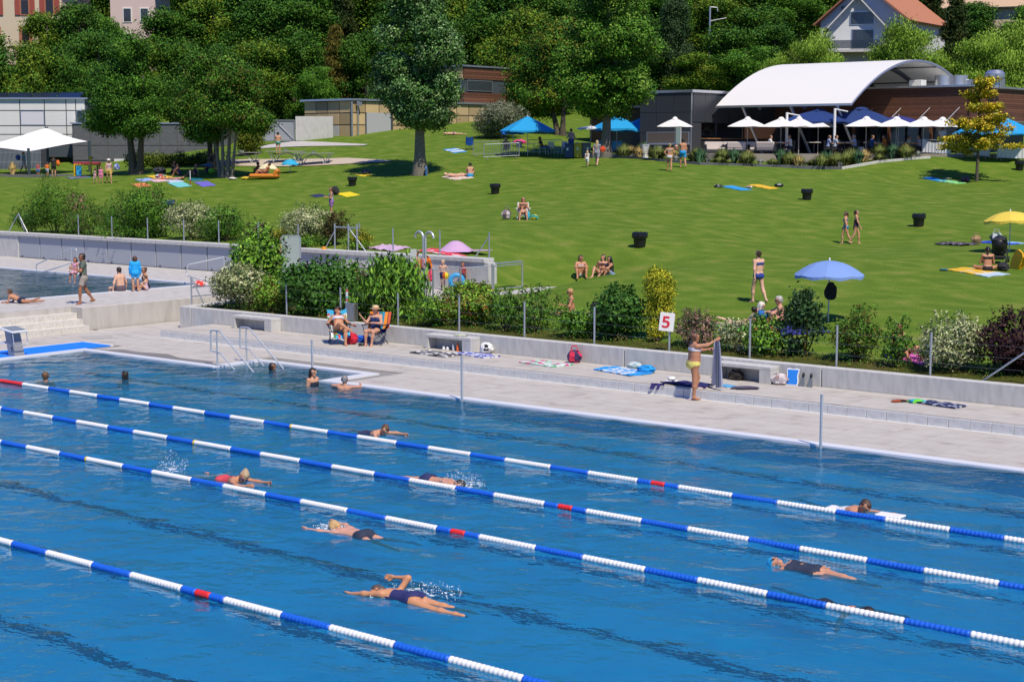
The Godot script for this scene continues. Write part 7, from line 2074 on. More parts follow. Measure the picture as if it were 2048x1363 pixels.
const POSES := {
	"stand": {"p": 0.93, "ua": [Vector3(0.22, -1, -0.05), Vector3(-0.22, -1, -0.05)], "fa": [Vector3(0.05, -1, 0.18), Vector3(-0.05, -1, 0.18)], "th": [Vector3(0.06, -1, 0.02), Vector3(-0.06, -1, 0.02)], "sh": [Vector3(0, -1, -0.05), Vector3(0, -1, -0.05)]},
	"walk": {"p": 0.91, "ua": [Vector3(0.2, -1, -0.3), Vector3(-0.2, -1, 0.3)], "fa": [Vector3(0.02, -1, -0.1), Vector3(-0.02, -1, 0.5)], "th": [Vector3(0.04, -1, 0.32), Vector3(-0.04, -1, -0.22)], "sh": [Vector3(0, -1, 0.02), Vector3(0, -0.95, -0.55)]},
	"phone": {"p": 0.93, "ua": [Vector3(0.2, -1, 0.15), Vector3(-0.2, -1, 0.15)], "fa": [Vector3(-0.3, 0.25, 1), Vector3(0.3, 0.25, 1)], "th": [Vector3(0.05, -1, 0.02), Vector3(-0.05, -1, 0.02)], "sh": [Vector3(0, -1, -0.05), Vector3(0, -1, -0.05)]},
	"hips": {"p": 0.91, "ua": [Vector3(0.55, -0.9, -0.2), Vector3(-0.55, -0.9, -0.2)], "fa": [Vector3(-0.6, -0.75, 0.2), Vector3(0.6, -0.75, 0.2)], "th": [Vector3(0.04, -1, 0.3), Vector3(-0.04, -1, -0.2)], "sh": [Vector3(0, -1, 0.02), Vector3(0, -0.95, -0.5)]},
	"carry": {"p": 0.91, "ua": [Vector3(0.3, -0.9, 0.35), Vector3(-0.15, -1, -0.05)], "fa": [Vector3(-0.3, 0.35, 0.9), Vector3(0, -1, 0.25)], "th": [Vector3(0.04, -1, 0.3), Vector3(-0.04, -1, -0.2)], "sh": [Vector3(0, -1, 0.02), Vector3(0, -0.9, -0.6)]},
	"hold": {"p": 0.93, "ua": [Vector3(0.3, -0.9, 0.2), Vector3(-0.3, -0.9, 0.2)], "fa": [Vector3(0.1, -0.25, 0.9), Vector3(-0.1, -0.25, 0.9)], "th": [Vector3(0.06, -1, 0.02), Vector3(-0.06, -1, 0.02)], "sh": [Vector3(0, -1, -0.05), Vector3(0, -1, -0.05)]},
	"knees": {"p": 0.13, "t": Vector3(0, 1, 0.12), "ua": [Vector3(0.25, -0.55, 0.75), Vector3(-0.25, -0.55, 0.75)], "fa": [Vector3(-0.75, 0.1, 0.5), Vector3(0.75, 0.1, 0.5)], "th": [Vector3(0.28, 0.72, 0.66), Vector3(-0.28, 0.72, 0.66)], "sh": [Vector3(-0.06, -0.9, 0.38), Vector3(0.06, -0.9, 0.38)]},
	"ground": {"p": 0.13, "t": Vector3(0, 1, -0.22), "ua": [Vector3(0.3, -0.9, -0.3), Vector3(-0.25, -0.8, 0.45)], "fa": [Vector3(0.05, -1, -0.15), Vector3(0.4, 0.1, 0.8)], "th": [Vector3(0.3, 0.45, 0.85), Vector3(-0.2, 0.62, 0.75)], "sh": [Vector3(-0.1, -0.6, 0.8), Vector3(0.05, -0.8, 0.55)]},
	"cross": {"p": 0.12, "t": Vector3(0, 1, 0.08), "ua": [Vector3(0.25, -0.9, 0.3), Vector3(-0.25, -0.9, 0.3)], "fa": [Vector3(-0.4, 0.2, 0.8), Vector3(0.3, -0.2, 0.9)], "th": [Vector3(0.75, 0.12, 0.65), Vector3(-0.75, 0.12, 0.65)], "sh": [Vector3(-0.9, -0.2, 0.3), Vector3(0.9, -0.15, 0.12)]},
	"chair": {"p": 0.40, "t": Vector3(0, 1, -0.34), "ua": [Vector3(0.3, -0.85, 0.2), Vector3(-0.3, -0.85, 0.2)], "fa": [Vector3(0.1, -0.1, 1), Vector3(-0.1, -0.1, 1)], "th": [Vector3(0.14, 0.12, 1), Vector3(-0.14, 0.12, 1)], "sh": [Vector3(0, -1, 0.12), Vector3(0, -1, 0.12)]},
	"recline": {"p": 0.30, "t": Vector3(0, 0.8, -0.6), "ua": [Vector3(0.35, -0.7, 0.3), Vector3(-0.35, -0.7, 0.3)], "fa": [Vector3(-0.2, 0.2, 1), Vector3(0.2, 0.2, 1)], "th": [Vector3(0.16, 0.35, 0.9), Vector3(-0.16, 0.35, 0.9)], "sh": [Vector3(0, -0.8, 0.5), Vector3(0, -0.8, 0.5)]},
	"dine": {"p": 0.44, "t": Vector3(0, 1, 0.12), "ua": [Vector3(0.25, -0.8, 0.45), Vector3(-0.25, -0.8, 0.45)], "fa": [Vector3(-0.2, 0.1, 0.9), Vector3(0.2, 0.1, 0.9)], "th": [Vector3(0.12, 0.0, 1), Vector3(-0.12, 0.0, 1)], "sh": [Vector3(0, -1, -0.1), Vector3(0, -1, 0.1)]},
	"prone": {"p": 0.11, "t": Vector3(0, 0.03, 1), "f": Vector3(0, -1, 0), "ua": [Vector3(0.7, 0.0, 0.7), Vector3(-0.7, 0, 0.7)], "fa": [Vector3(-0.8, 0, 0.5), Vector3(0.8, 0, 0.5)], "th": [Vector3(0.1, -0.02, -1), Vector3(-0.1, -0.02, -1)], "sh": [Vector3(0.05, 0, -1), Vector3(-0.05, 0, -1)], "toe": Vector3(0, -0.1, -1), "face": Vector3(0.6, -0.2, 0.3)},
	"elbows": {"p": 0.12, "t": Vector3(0, 0.42, 0.9), "f": Vector3(0, -0.9, 0.42), "ua": [Vector3(0.2, -0.95, 0.35), Vector3(-0.2, -0.95, 0.35)], "fa": [Vector3(-0.25, -0.05, 0.9), Vector3(0.25, -0.05, 0.9)], "th": [Vector3(0.12, -0.03, -1), Vector3(-0.12, -0.03, -1)], "sh": [Vector3(0.05, 0.32, -1), Vector3(-0.05, 0.02, -1)], "toe": Vector3(0, 0.2, -1), "hd": Vector3(0, 1, 0.25), "face": Vector3(0, 0.1, 1)},
	"back": {"p": 0.12, "t": Vector3(0, 0.10, -1), "f": Vector3(0, 1, 0.1), "ua": [Vector3(0.4, -0.1, 0.8), Vector3(-0.4, -0.1, 0.8)], "fa": [Vector3(0.1, 0, 1), Vector3(-0.1, 0, 1)], "th": [Vector3(0.1, 0.3, 1), Vector3(-0.1, 0.05, 1)], "sh": [Vector3(0.02, -0.25, 1), Vector3(-0.02, -0.05, 1)], "toe": Vector3(0, 0.8, 0.3)},
	"edge": {"p": 0.11, "t": Vector3(0, 1, 0.1), "ua": [Vector3(0.42, -0.9, -0.1), Vector3(-0.42, -0.9, -0.1)], "fa": [Vector3(0.0, -1, 0.25), Vector3(0, -1, 0.25)], "th": [Vector3(0.16, 0.0, 1), Vector3(-0.16, 0, 1)], "sh": [Vector3(0, -1, 0.1), Vector3(0, -1, 0.1)]},
	"crawl": {"p": 0.0, "t": Vector3(0, 0.04, 1), "f": Vector3(-0.25, -1, 0.02), "ua": [Vector3(0.25, -0.1, 1), Vector3(-0.55, 0.75, -0.25)], "fa": [Vector3(0.05, -0.15, 1), Vector3(0.05, -0.1, 1)], "th": [Vector3(0.06, -0.12, -1), Vector3(-0.06, -0.02, -1)], "sh": [Vector3(0.03, 0.05, -1), Vector3(-0.03, -0.12, -1)], "toe": Vector3(0, -0.1, -1), "hd": Vector3(0, 0.05, 1), "face": Vector3(-0.7, -0.6, 0.3)},
	"glide": {"p": 0.0, "t": Vector3(0, 0.07, 1), "f": Vector3(0, -1, 0.05), "ua": [Vector3(0.45, 0.05, 1), Vector3(-0.45, 0.05, 1)], "fa": [Vector3(0.1, 0.02, 1), Vector3(-0.1, 0.02, 1)], "th": [Vector3(0.14, -0.08, -1), Vector3(-0.14, -0.08, -1)], "sh": [Vector3(0.22, -0.02, -1), Vector3(-0.22, -0.02, -1)], "toe": Vector3(0, -0.1, -1), "hd": Vector3(0, 0.35, 1), "face": Vector3(0, -0.7, 0.8)},
	"breast": {"p": -0.2, "t": Vector3(0, 0.36, 1), "f": Vector3(0, -1, 0.36), "ua": [Vector3(0.55, 0.0, 0.9), Vector3(-0.55, 0.0, 0.9)], "fa": [Vector3(-0.2, 0.08, 1), Vector3(0.2, 0.08, 1)], "th": [Vector3(0.2, -0.1, -1), Vector3(-0.2, -0.1, -1)], "sh": [Vector3(0.3, 0.12, -1), Vector3(-0.3, 0.12, -1)], "toe": Vector3(0, -0.1, -1), "hd": Vector3(0, 0.8, 0.7), "face": Vector3(0, 0.15, 1)},
	"float": {"p": 0.0, "t": Vector3(0, 0.02, 1), "f": Vector3(0.2, 1, 0), "ua": [Vector3(0.45, 0.05, -0.85), Vector3(-0.45, 0.1, -0.8)], "fa": [Vector3(-0.1, 0.05, -1), Vector3(0.1, 0, -1)], "th": [Vector3(0.12, 0.0, -1), Vector3(-0.12, -0.08, -1)], "sh": [Vector3(0.1, -0.1, -1), Vector3(-0.1, -0.05, -1)], "toe": Vector3(0, 0.2, -1), "face": Vector3(0.2, 1, 0.1)},
	"rest": {"p": -0.62, "t": Vector3(0, 1, 0.1), "ua": [Vector3(0.75, 0.0, 0.6), Vector3(-0.75, 0.0, 0.6)], "fa": [Vector3(-0.5, 0.08, 0.6), Vector3(0.2, 0.08, 0.8)], "th": [Vector3(0.05, -1, 0.1), Vector3(-0.05, -1, 0.1)], "sh": [Vector3(0, -1, -0.2), Vector3(0, -1, -0.2)]},
}
const SKINS := [Color(0.56, 0.30, 0.19), Color(0.48, 0.235, 0.135), Color(0.64, 0.39, 0.275), Color(0.32, 0.145, 0.078), Color(0.68, 0.44, 0.33)]
# garment -> which stretch of torso, upper arm, forearm, thigh, shin it covers, and its clearance
const WEAR := {
	"bottom": {"t": [-0.4, 0.10], "th": 0.10, "o": 0.009}, "top": {"t": [0.60, 0.80], "o": 0.010}, "suit": {"t": [-0.4, 0.80], "th": 0.10, "o": 0.009}, "trunks": {"t": [-0.4, 0.18], "th": 0.32, "o": 0.012},
	"shorts": {"t": [-0.4, 0.22], "th": 0.68, "o": 0.022}, "shirt": {"t": [0.0, 1.02], "ua": 0.62, "o": 0.022}, "tank": {"t": [0.0, 0.93], "o": 0.016}, "dress": {"t": [-0.4, 0.95], "ua": 0.4, "th": 0.85, "o": 0.035},
	"trousers": {"t": [-0.4, 0.2], "th": 1.1, "sh": 0.95, "o": 0.02}, "wrap": {"t": [-0.4, 1.02], "ua": 1.1, "fa": 1.1, "th": 0.55, "o": 0.045},
}

func person(label: String, at: Vector3, turn: float, height: float, pose: String, o := {}) -> Node3D:
	var P: Dictionary = POSES[pose].duplicate()
	P.merge(o.get("pose", {}), true)
	var s := height / 1.7
	var kid: float = clampf((1.5 - height) / 0.6, 0.0, 1.0)
	var w: float = o.get("w", 1.0) * lerpf(1.0, 0.9, kid)
	var t: Vector3 = (P.get("t", Vector3.UP) as Vector3).normalized()
	var f: Vector3 = P.get("f", Vector3.BACK)
	f = (f - t * t.dot(f)).normalized()
	var sd := t.cross(f)
	var root := Vector3(0, P.p, 0)
	var bones := []
	var B := func(a: Vector3, b: Vector3, ra: float, rb: float, grp: int) -> void: bones.append([a, b, ra, rb, grp])
	var fat := sqrt(w)
	for g in [1.0, -1.0]:
		B.call(root + sd * g * 0.062 * w - t * 0.03, root + sd * g * 0.052 * w + t * 0.2, 0.104 * fat, 0.082 * w, 0)
		B.call(root + sd * g * 0.052 * w + t * 0.2, root + sd * g * 0.072 + t * 0.38, 0.082 * w, 0.092 * fat, 0)
		B.call(root + sd * g * 0.075 + t * 0.38, root + sd * g * 0.158 + t * 0.445, 0.086 * fat, 0.052, 0)
		B.call(root + sd * g * 0.058 - f * 0.045 - t * 0.045, root + sd * g * 0.06 - f * 0.04 - t * 0.02, 0.092 * w, 0.09 * w, 0)
		if o.get("bust", true): B.call(root + sd * g * 0.068 + f * 0.075 + t * 0.325, root + sd * g * 0.07 + f * 0.08 + t * 0.32, 0.058 * fat, 0.056 * fat, 0)
	if w > 1.1: B.call(root + t * 0.06 + f * 0.03, root + t * 0.18 + f * 0.04, 0.11 * w, 0.10 * w, 0)
	var neck := root + t * 0.5
	var hd: Vector3 = (P.get("hd", (t + Vector3(0, 0.35, 0)) if t.y > 0.3 else t) as Vector3).normalized()
	B.call(root + t * 0.44, neck + hd * 0.05, 0.056, 0.05, 0)
	var hands := []
	for i in 2:
		var g: float = [1.0, -1.0][i]
		var sh := root + sd * g * 0.168 + t * 0.44
		var ua: Vector3 = (P.ua[i] as Vector3).normalized(); var fa: Vector3 = (P.fa[i] as Vector3).normalized()
		var el := sh + ua * 0.28; var wr := el + fa * 0.25
		B.call(sh, el, 0.049 * fat, 0.038 * fat, 1); B.call(el, wr, 0.039 * fat, 0.027, 2)
		hands.append([wr, fa, g])
		var hip := root + sd * g * 0.088 - t * 0.03
		var th: Vector3 = (P.th[i] as Vector3).normalized(); var shn: Vector3 = (P.sh[i] as Vector3).normalized()
		var kn := hip + th * 0.43; var an := kn + shn * 0.41
		B.call(hip, kn, 0.086 * w, 0.053 * fat, 3)
		B.call(kn, kn + shn * 0.14 - (th - shn * th.dot(shn)) * 0.012, 0.051 * fat, 0.052 * fat, 4); B.call(kn + shn * 0.14, an, 0.051 * fat, 0.034, 5)
		var toe: Vector3 = P.get("toe", Vector3(g * 0.25, -0.05, 1)).normalized()
		B.call(an + shn * 0.025 - toe * 0.03, an + shn * 0.045 + toe * 0.07, 0.034, 0.029, 6); B.call(an + shn * 0.045 + toe * 0.07, an + shn * 0.052 + toe * 0.15, 0.03, 0.02, 6)
	var cell: float = o.get("cell", 0.03) / s
	var made := blend(bones, cell, 55.0)
	var g: MB = made.g
	var who: PackedByteArray = made.who
	var skin: Color = o.get("skin", SKINS[0])
	g.colored = true
	for i in g.c.size(): g.c[i] = skin
	# head and hands join the same surface
	var face: Vector3 = P.get("face", f)
	face = (face - hd * face.dot(hd)).normalized()
	var hs := lerpf(1.0, 1.28, kid)
	var hx := Transform3D(Basis(hd.cross(face), hd, face).scaled_local(Vector3.ONE * hs), neck + hd * 0.135 * hs + face * 0.02)
	g.add(head_mb, hx, skin)
	for h in hands:
		var fa: Vector3 = h[1]
		var zz := (f - fa * f.dot(fa))
		zz = zz.normalized() if zz.length() > 0.1 else fa.cross(Vector3.RIGHT).normalized()
		var xx := (-fa).cross(zz)
		g.add(hand_mb, Transform3D(Basis(xx * -h[2], -fa, zz), h[0]), skin)
	var body_v := g.v
	var x0 := Transform3D(Basis().scaled(Vector3.ONE * s), Vector3.ZERO)
	g.v = x0 * g.v
	var n := thing("person", label, "person", at, turn, o.get("group", ""))
	part(g, "body", skin_mat(), n)
	# clothes: the stretch of skin they cover, lifted clear of it
	for wi in o.get("wear", []):
		var W: Dictionary = WEAR[wi[0]]
		var lift: float = maxf(W.o, cell * 0.28)
		var c := MB.new()
		var map := {}
		var ok := PackedByteArray(); ok.resize(who.size())
		for i in who.size():
			var b: Array = bones[who[i]]
			var p := body_v[i]
			var q := false
			match int(b[4]):
				0:
					var tt := (p - root).dot(t) / 0.5
					q = tt > W.get("t", [9, 9])[0] and tt < W.get("t", [9, 9])[1]
					if q and wi[0] == "suit" and tt > 0.62 and (p - root).dot(f) < 0.0: q = false
				_:
					var ba: Vector3 = b[1] - b[0]
					var tt: float = (p - b[0]).dot(ba) / ba.length_squared()
					var lim: float = W.get(["", "ua", "fa", "th", "sh", "sh", ""][int(b[4])], -9.0)
					q = tt < lim
			ok[i] = 1 if q else 0
		var lim_ix := who.size()
		for k in range(0, g.ix.size(), 3):
			var a := g.ix[k]; var b2 := g.ix[k + 1]; var d := g.ix[k + 2]
			if a >= lim_ix or b2 >= lim_ix or d >= lim_ix: continue
			if ok[a] and ok[b2] and ok[d]:
				for v in [a, b2, d]:
					if not map.has(v): map[v] = c.vert((body_v[v] + g.n[v] * lift) * s, g.n[v])
					c.ix.append(map[v])
		if c.ix.size() > 2:
			part(c, {"bottom": "swim_bottom", "top": "bikini_top", "suit": "swimsuit", "trunks": "swim_trunks", "wrap": "towel_wrap", "tank": "tank_top"}.get(wi[0], wi[0]), cloth_mat(wi[1]), n)
	if o.has("hair"):
		var hm := MB.new()
		hm.add(hair_mb[o.hair[0]], x0 * hx)
		part(hm, "hair", cloth_mat(o.hair[1], 0.55), n)
	if o.has("hat"):
		var hm := MB.new()
		if o.hat[0] == "brim": hm.lathe([Vector2(0.20, 0.035), Vector2(0.105, 0.055), Vector2(0.098, 0.13), Vector2(0.06, 0.15), Vector2(0, 0.152)], 16)
		elif o.hat[0] == "visor":
			hm.lathe([Vector2(0.108, 0.04), Vector2(0.105, 0.09), Vector2(0.06, 0.13), Vector2(0, 0.135)], 14)
			hm.box(Vector3(0, 0.045, 0.14), Vector3(0.13, 0.012, 0.11), Basis(Vector3.RIGHT, 0.25), 0.005)
		else: hm.lathe([Vector2(0.1, 0.0), Vector2(0.104, 0.05), Vector2(0.08, 0.1), Vector2(0.04, 0.128), Vector2(0, 0.13)], 14)
		var hm2 := MB.new(); hm2.add(hm, x0 * hx)
		part(hm2, "hat" if o.hat[0] != "swim" else "swim_cap", cloth_mat(o.hat[1], 0.6), n)
		if o.hat.size() > 2:
			hm = MB.new(); hm.lathe([Vector2(0.107, 0.055), Vector2(0.105, 0.08)], 16); hm2 = MB.new(); hm2.add(hm, x0 * hx); part(hm2, "hat_band", cloth_mat(o.hat[2]), n)
	if o.get("shades", false):
		var hm := MB.new()
		for e in [-1.0, 1.0]: hm.ball(Vector3(e * 0.034, 0.01, 0.094), Vector3(0.028, 0.02, 0.012), Basis(), 8, 5)
		hm.box(Vector3(0, 0.014, 0.094), Vector3(0.19, 0.006, 0.012))
		var hm2 := MB.new(); hm2.add(hm, x0 * hx)
		part(hm2, "sunglasses", cloth_mat(o.get("shade_color", Color(0.015, 0.015, 0.018)), 0.2), n)
	n.set_meta("hands", [hands[0][0] * s, hands[1][0] * s])
	return n

func skin_mat() -> StandardMaterial3D:
	if mats.has("skin"): return mats.skin
	var m := tinted("skin", 0.5)
	m.metallic_specular = 0.4
	m.subsurf_scatter_enabled = true
	m.subsurf_scatter_strength = 0.12
	return m

func cloth_mat(c: Color, rough := 0.8) -> StandardMaterial3D:
	return paint("cloth_%.3f_%.3f_%.3f_%.1f" % [c.r, c.g, c.b, rough], c, rough)

# ---------------------------------------------------------------- people and their things
const TO := VIEW
const RT := VIEW + PI / 2.0
const LF := VIEW - PI / 2.0
const AW := VIEW + PI
const BLOND := Color(0.42,0.30,0.14)
const BROWN := Color(0.075,0.040,0.022)
const DARKH := Color(0.016,0.011,0.009)
const GREYH := Color(0.40,0.39,0.37)
const NAVY := Color(0.018,0.028,0.10)

func drape(called: String, label: String, at: Vector3, turn: float, w0: float, w1: float, h: float, pat: Callable) -> void:
	var g := MB.new(); g.colored = true
	for i in 16:
		for j in 16:
			var q := []
			for e in [[0,0], [1,0], [1,1], [0,1]]:
				var u: float = (i + e[0]) / 16.0; var v: float = (j + e[1]) / 16.0
				var w := lerpf(w0, w1, sqrt(v))
				q.append(V((u - 0.5) * w - 0.07 * v, -v * h * (1.0 - 0.10 * absf(u - 0.35)),0.05 * sin(u * 13.0) * (0.3 + v) + 0.03 * sin(u * 5.0 + 1.0)))
			g.col = pat.call((i + 0.5) / 16.0, (j + 0.5) / 16.0)
			g.quad(q[0], q[1], q[2], q[3], Vector3.BACK)
	single(g, called, tinted("cloth_print", 0.9), label, "towel", "", at, turn)

func make_deck_life() -> void:
	# standing woman shaking out a towel
	person("woman in white bikini top and yellow bottom holding up a towel", V(-21.42,0.03,-33.36), RT + 0.25,1.64,"stand", {"cell": 0.02,"w": 1.36,"skin": K(0.43,0.21,0.125),"hair": ["bun", K(0.12,0.05,0.025)], "wear": [["bottom", K(0.66,0.60,0.16)], ["top", K(0.70,0.70,0.78)]],
		"pose": {"ua": [V(0.2,-0.55,0.8),V(-0.12,0.1,1)], "fa": [V(0.05,0.05,1),V(0.05,0.5,1)], "th": [V(0.22,-0.85,0.42),V(-0.04,-1,0.0)], "sh": [V(0.02,-1,-0.18),V(0,-1,-0.03)], "t": V(0,1,0.04),"face": V(0.1,-0.25,1)}})
	drape("shaken_towel", "grey blue striped towel hanging from the standing woman's hands", V(-21.05,1.50,-33.82), RT + 0.2,0.16,0.5,1.2, func(u: float, v: float) -> Color: return [K(0.28,0.31,0.42),K(0.52,0.54,0.62),K(0.10,0.12,0.18),K(0.44,0.47,0.56)][int(u * 7.0 + 0.25 * v) % 4])
	for e in [[-21.42,0.012,-33.37], [-21.38,0.262,-33.72]]:
		var fg := MB.new(); fg.box(Vector3.ZERO, V(0.1,0.022,0.25), Basis(),0.01)
		single(fg, "flip_flop", cloth_mat(K(0.70,0.55,0.55)),"pale pink flip-flop under the standing woman's %s foot" % ("lower" if e[1] < 0.1 else "raised"),"flip-flop", "flip-flops of the standing woman", V(e[0], e[1], e[2]), RT + 0.25)
	# two women in folding chairs
	var a := V(-35.0,0.262,-34.55); var ta := TO + 0.25
	var c := thing("folding_chair", "folding chair covered with a flowery towel, left of two", "chair", a, ta)
	deck_chair(c, mats.dark_metal, paint("chair_flower", K(0.12,0.38,0.55),0.85), mats.dark_metal)
	var g := MB.new(); g.colored = true
	rng.seed = 801
	var fl := [K(0.04,0.36,0.62),K(0.62,0.66,0.66),K(0.60,0.06,0.05),K(0.10,0.42,0.50),K(0.66,0.58,0.12),K(0.66,0.68,0.68),K(0.05,0.22,0.08)]
	for j in 16:
		for i in 8:
			var q := []
			for e in [[0,0], [1,0], [1,1], [0,1]]:
				var u: float = (i + e[0]) / 8.0 - 0.5; var v: float = (j + e[1]) / 16.0
				var p := V(u * 0.60,0.98 - 0.62 * v * 1.6,-0.44 + 0.24 * v * 1.6) if v < 0.625 else V(u * 0.58,0.38 - maxf(0.0, v - 0.9) * 1.8,-0.18 + (v - 0.625) * 1.4)
				p.y += 0.015 * sin(u * 17.0 + v * 9.0) - 0.05 * cos(u * PI) + 0.03
				q.append(p)
			g.col = fl[0] if j < 2 else fl[rng.randi() % 7]
			g.quad(q[0], q[1], q[2], q[3], V(0,1,1))
	single(g, "flower_towel", tinted("cloth_print", 0.9),"turquoise towel with red flowers draped over the left folding chair", "towel", "", a, ta)
	person("woman in strapless bikini and dark visor reclining with crossed legs", a + V(0,0.03,0), ta, 1.64,"recline", {"cell": 0.02,"w": 1.1,"skin": K(0.50,0.24,0.14),"hair": ["short", K(0.30,0.10,0.05)], "hat": ["visor", K(0.05,0.02,0.02)], "shades": true, "wear": [["top", K(0.60,0.62,0.75)], ["bottom", K(0.60,0.62,0.75)]],
		"pose": {"p": 0.44,"ua": [V(0.55,-0.75,0.25),V(-0.6,-0.75,0.15)], "fa": [V(0.45,-0.15,0.9),V(0.1,-0.35,0.7)], "th": [V(0.12,-0.02,1),V(0.12,0.55,0.9)], "sh": [V(-0.05,-1,0.28),V(0.85,-0.55,0.3)], "face": V(0.7,0,1)}})
	var b := V(-33.95,0.262,-35.05); var tb := TO - 0.35
	c = thing("folding_chair", "navy folding chair with orange towel, right of two", "chair", b, tb)
	deck_chair(c, mats.dark_metal, paint("chair_navy", K(0.010,0.03,0.20),0.8), mats.dark_metal)
	g = MB.new(); g.colored = true
	for j in 8:
		for i in 8:
			var q := []
			for e in [[0,0], [1,0], [1,1], [0,1]]:
				var u: float = (i + e[0]) / 8.0 - 0.5; var v: float = (j + e[1]) / 8.0
				q.append(V(u * 0.66,0.96 - 0.5 * v, -0.44 + 0.2 * v + 0.05 * sin(u * 9.0) + 0.02))
			g.col = [K(0.78,0.20,0.01),K(0.78,0.20,0.01),K(0.78,0.20,0.01),K(0.03,0.26,0.45),K(0.05,0.32,0.32),K(0.03,0.26,0.45),K(0.72,0.24,0.02),K(0.55,0.10,0.05)][i]
			g.quad(q[0], q[1], q[2], q[3], V(0,1,1))
	single(g, "orange_towel", tinted("cloth_print", 0.9),"orange and blue towel over the back of the navy chair", "towel", "", b, tb)
	person("woman in navy swimsuit and straw hat raising one hand", b + V(0,0.03,0), tb, 1.62,"chair", {"cell": 0.02,"w": 1.12,"skin": K(0.56,0.30,0.20),"hair": ["short", BROWN], "hat": ["brim", K(0.62,0.50,0.28),K(0.42,0.02,0.02)], "wear": [["suit", K(0.012,0.025,0.10)]],
		"pose": {"p": 0.44,"t": V(0,1,-0.12),"ua": [V(0.3,-0.75,0.5),V(-0.3,-0.75,0.55)], "fa": [V(-0.75,0.1,0.5),V(-0.45,0.75,0.45)], "th": [V(0.08,0.02,1),V(-0.12,0.04,1)], "sh": [V(-0.12,-1,0.05),V(-0.02,-1,-0.05)], "face": V(-0.6,0,0.8)}})
	for e in [[-34.1,-34.55], [-33.98,-34.6]]:
		var sg := MB.new(); sg.ball(V(0,0.03,0),V(0.05,0.035,0.13), Basis(),10,6)
		single(sg, "black_shoe", mats.black, "black slip-on shoe, %s of the straw hat woman's pair" % ("left" if e[0] < -34.05 else "right"),"shoe", "black slip-on shoes", V(e[0], 0.255, e[1]), tb)
	lump("red_cloth", "crumpled red cloth hanging beside the flowery chair", "cloth", V(-34.62,0.25,-34.72),V(0.36,0.36,0.32),[K(0.58,0.015,0.05),K(0.50,0.012,0.04)], 0.4)
	lump("blue_sack", "bright blue sack lying beside the navy chair", "bag", V(-34.75,0.25,-35.3),V(0.55,0.22,0.32),[K(0.012,0.10,0.55),K(0.010,0.08,0.45)], TO)
	# things on the terrace
	var ink := K(0.03,0.03,0.035); var wh := K(0.66,0.66,0.66)
	cloth("patterned_towel", "black and white patterned towel in front of second bench", -31.0,-34.5,0.72,1.5,1.45, speckle([ink, ink, wh, K(0.2,0.2,0.2)], 3),0.25)
	cloth("patterned_towel", "blue and white patterned towel beside the white tote", -29.95,-35.05,0.6,1.45,1.45, speckle([K(0.04,0.06,0.36), wh, K(0.10,0.14,0.48)], 4),0.25)
	var tb2 := lump("white_tote", "white tote bag with black bird silhouette", "bag", V(-30.0,0.25,-35.6),V(0.42,0.34,0.26),[K(0.72,0.72,0.71),K(0.66,0.66,0.66)], TO)
	g = MB.new(); g.prism(PackedVector2Array([Vector2(-0.07,0.10),Vector2(0.02,0.09),Vector2(0.09,0.13),Vector2(0.05,0.17),Vector2(0.06,0.24),Vector2(0.0,0.28),Vector2(-0.06,0.26),Vector2(-0.03,0.2),Vector2(-0.08,0.15)]),0.0,0.012, Basis(V(1,0,0),V(0,0,1),V(0,1,0)),V(0,0,0.125))
	part(g, "bird_print", mats.black, tb2)
	for e in [[-31.55,"left"], [-31.4,"right"]]:
		var sg := MB.new(); sg.ball(V(0,0.05,0),V(0.05,0.055,0.13), Basis(),10,6); sg.box(V(0,0.012,0),V(0.1,0.024,0.27), Basis(),0.01)
		single(sg, "white_shoe", mats.white, "white trainer under the second bench, %s of the pair" % e[1], "shoe", "white trainers", V(e[0], 0.255,-35.5),0.5)
	for e in [[-31.15,K(0.40,0.42,0.48),"clear drinks bottle with red cap under the second bench"], [-30.98,K(0.62,0.12,0.02),"orange flask under the second bench"]]:
		var bt := thing("drinks_bottle", e[2], "bottle", V(e[0], 0.252,-35.45))
		g = MB.new(); g.lathe([Vector2(0,0),Vector2(0.04,0),Vector2(0.042,0.16),Vector2(0.018,0.22),Vector2(0.018,0.24)], 12); part(g, "bottle_body", cloth_mat(e[1], 0.3), bt)
		g = MB.new(); g.lathe([Vector2(0.02,0.24),Vector2(0.02,0.265),Vector2(0,0.265)], 10); part(g, "cap", cloth_mat(K(0.5,0.03,0.03),0.4), bt)
	lump("folded_cloth", "pale green cloth lying on the second bench", "cloth", V(-31.0,0.685,-35.6),V(0.42,0.06,0.24),[K(0.46,0.52,0.36),K(0.62,0.62,0.54),K(0.10,0.16,0.10)], 0.3)
	cloth("flower_towel", "mint towel with pink flowers on the terrace", -27.2,-34.85,0.8,1.35,1.4, speckle([K(0.42,0.64,0.56),K(0.62,0.68,0.64),K(0.60,0.08,0.25),K(0.12,0.42,0.22)], 6),0.25)
	lump("red_bag", "red and navy beach bag against the wall", "bag", V(-26.75,0.25,-35.55),V(0.40,0.38,0.26),[K(0.62,0.03,0.08),K(0.05,0.03,0.10),K(0.62,0.03,0.08)], TO, 2)
	cloth("blue_towel", "bright blue towel with white pattern, crumpled at one end", -24.6,-34.85,0.8,1.5,1.3, bordered(K(0.012,0.27,0.68),K(0.52,0.60,0.68),[K(0.012,0.27,0.68)], 7),0.25,Vector2i(14,22),0.022)
	lump("blue_fold", "turquoise towel heap at the end of the blue towel", "towel", V(-24.05,0.25,-35.15),V(0.5,0.22,0.34),[K(0.012,0.30,0.68),K(0.015,0.26,0.62)], 0.4)
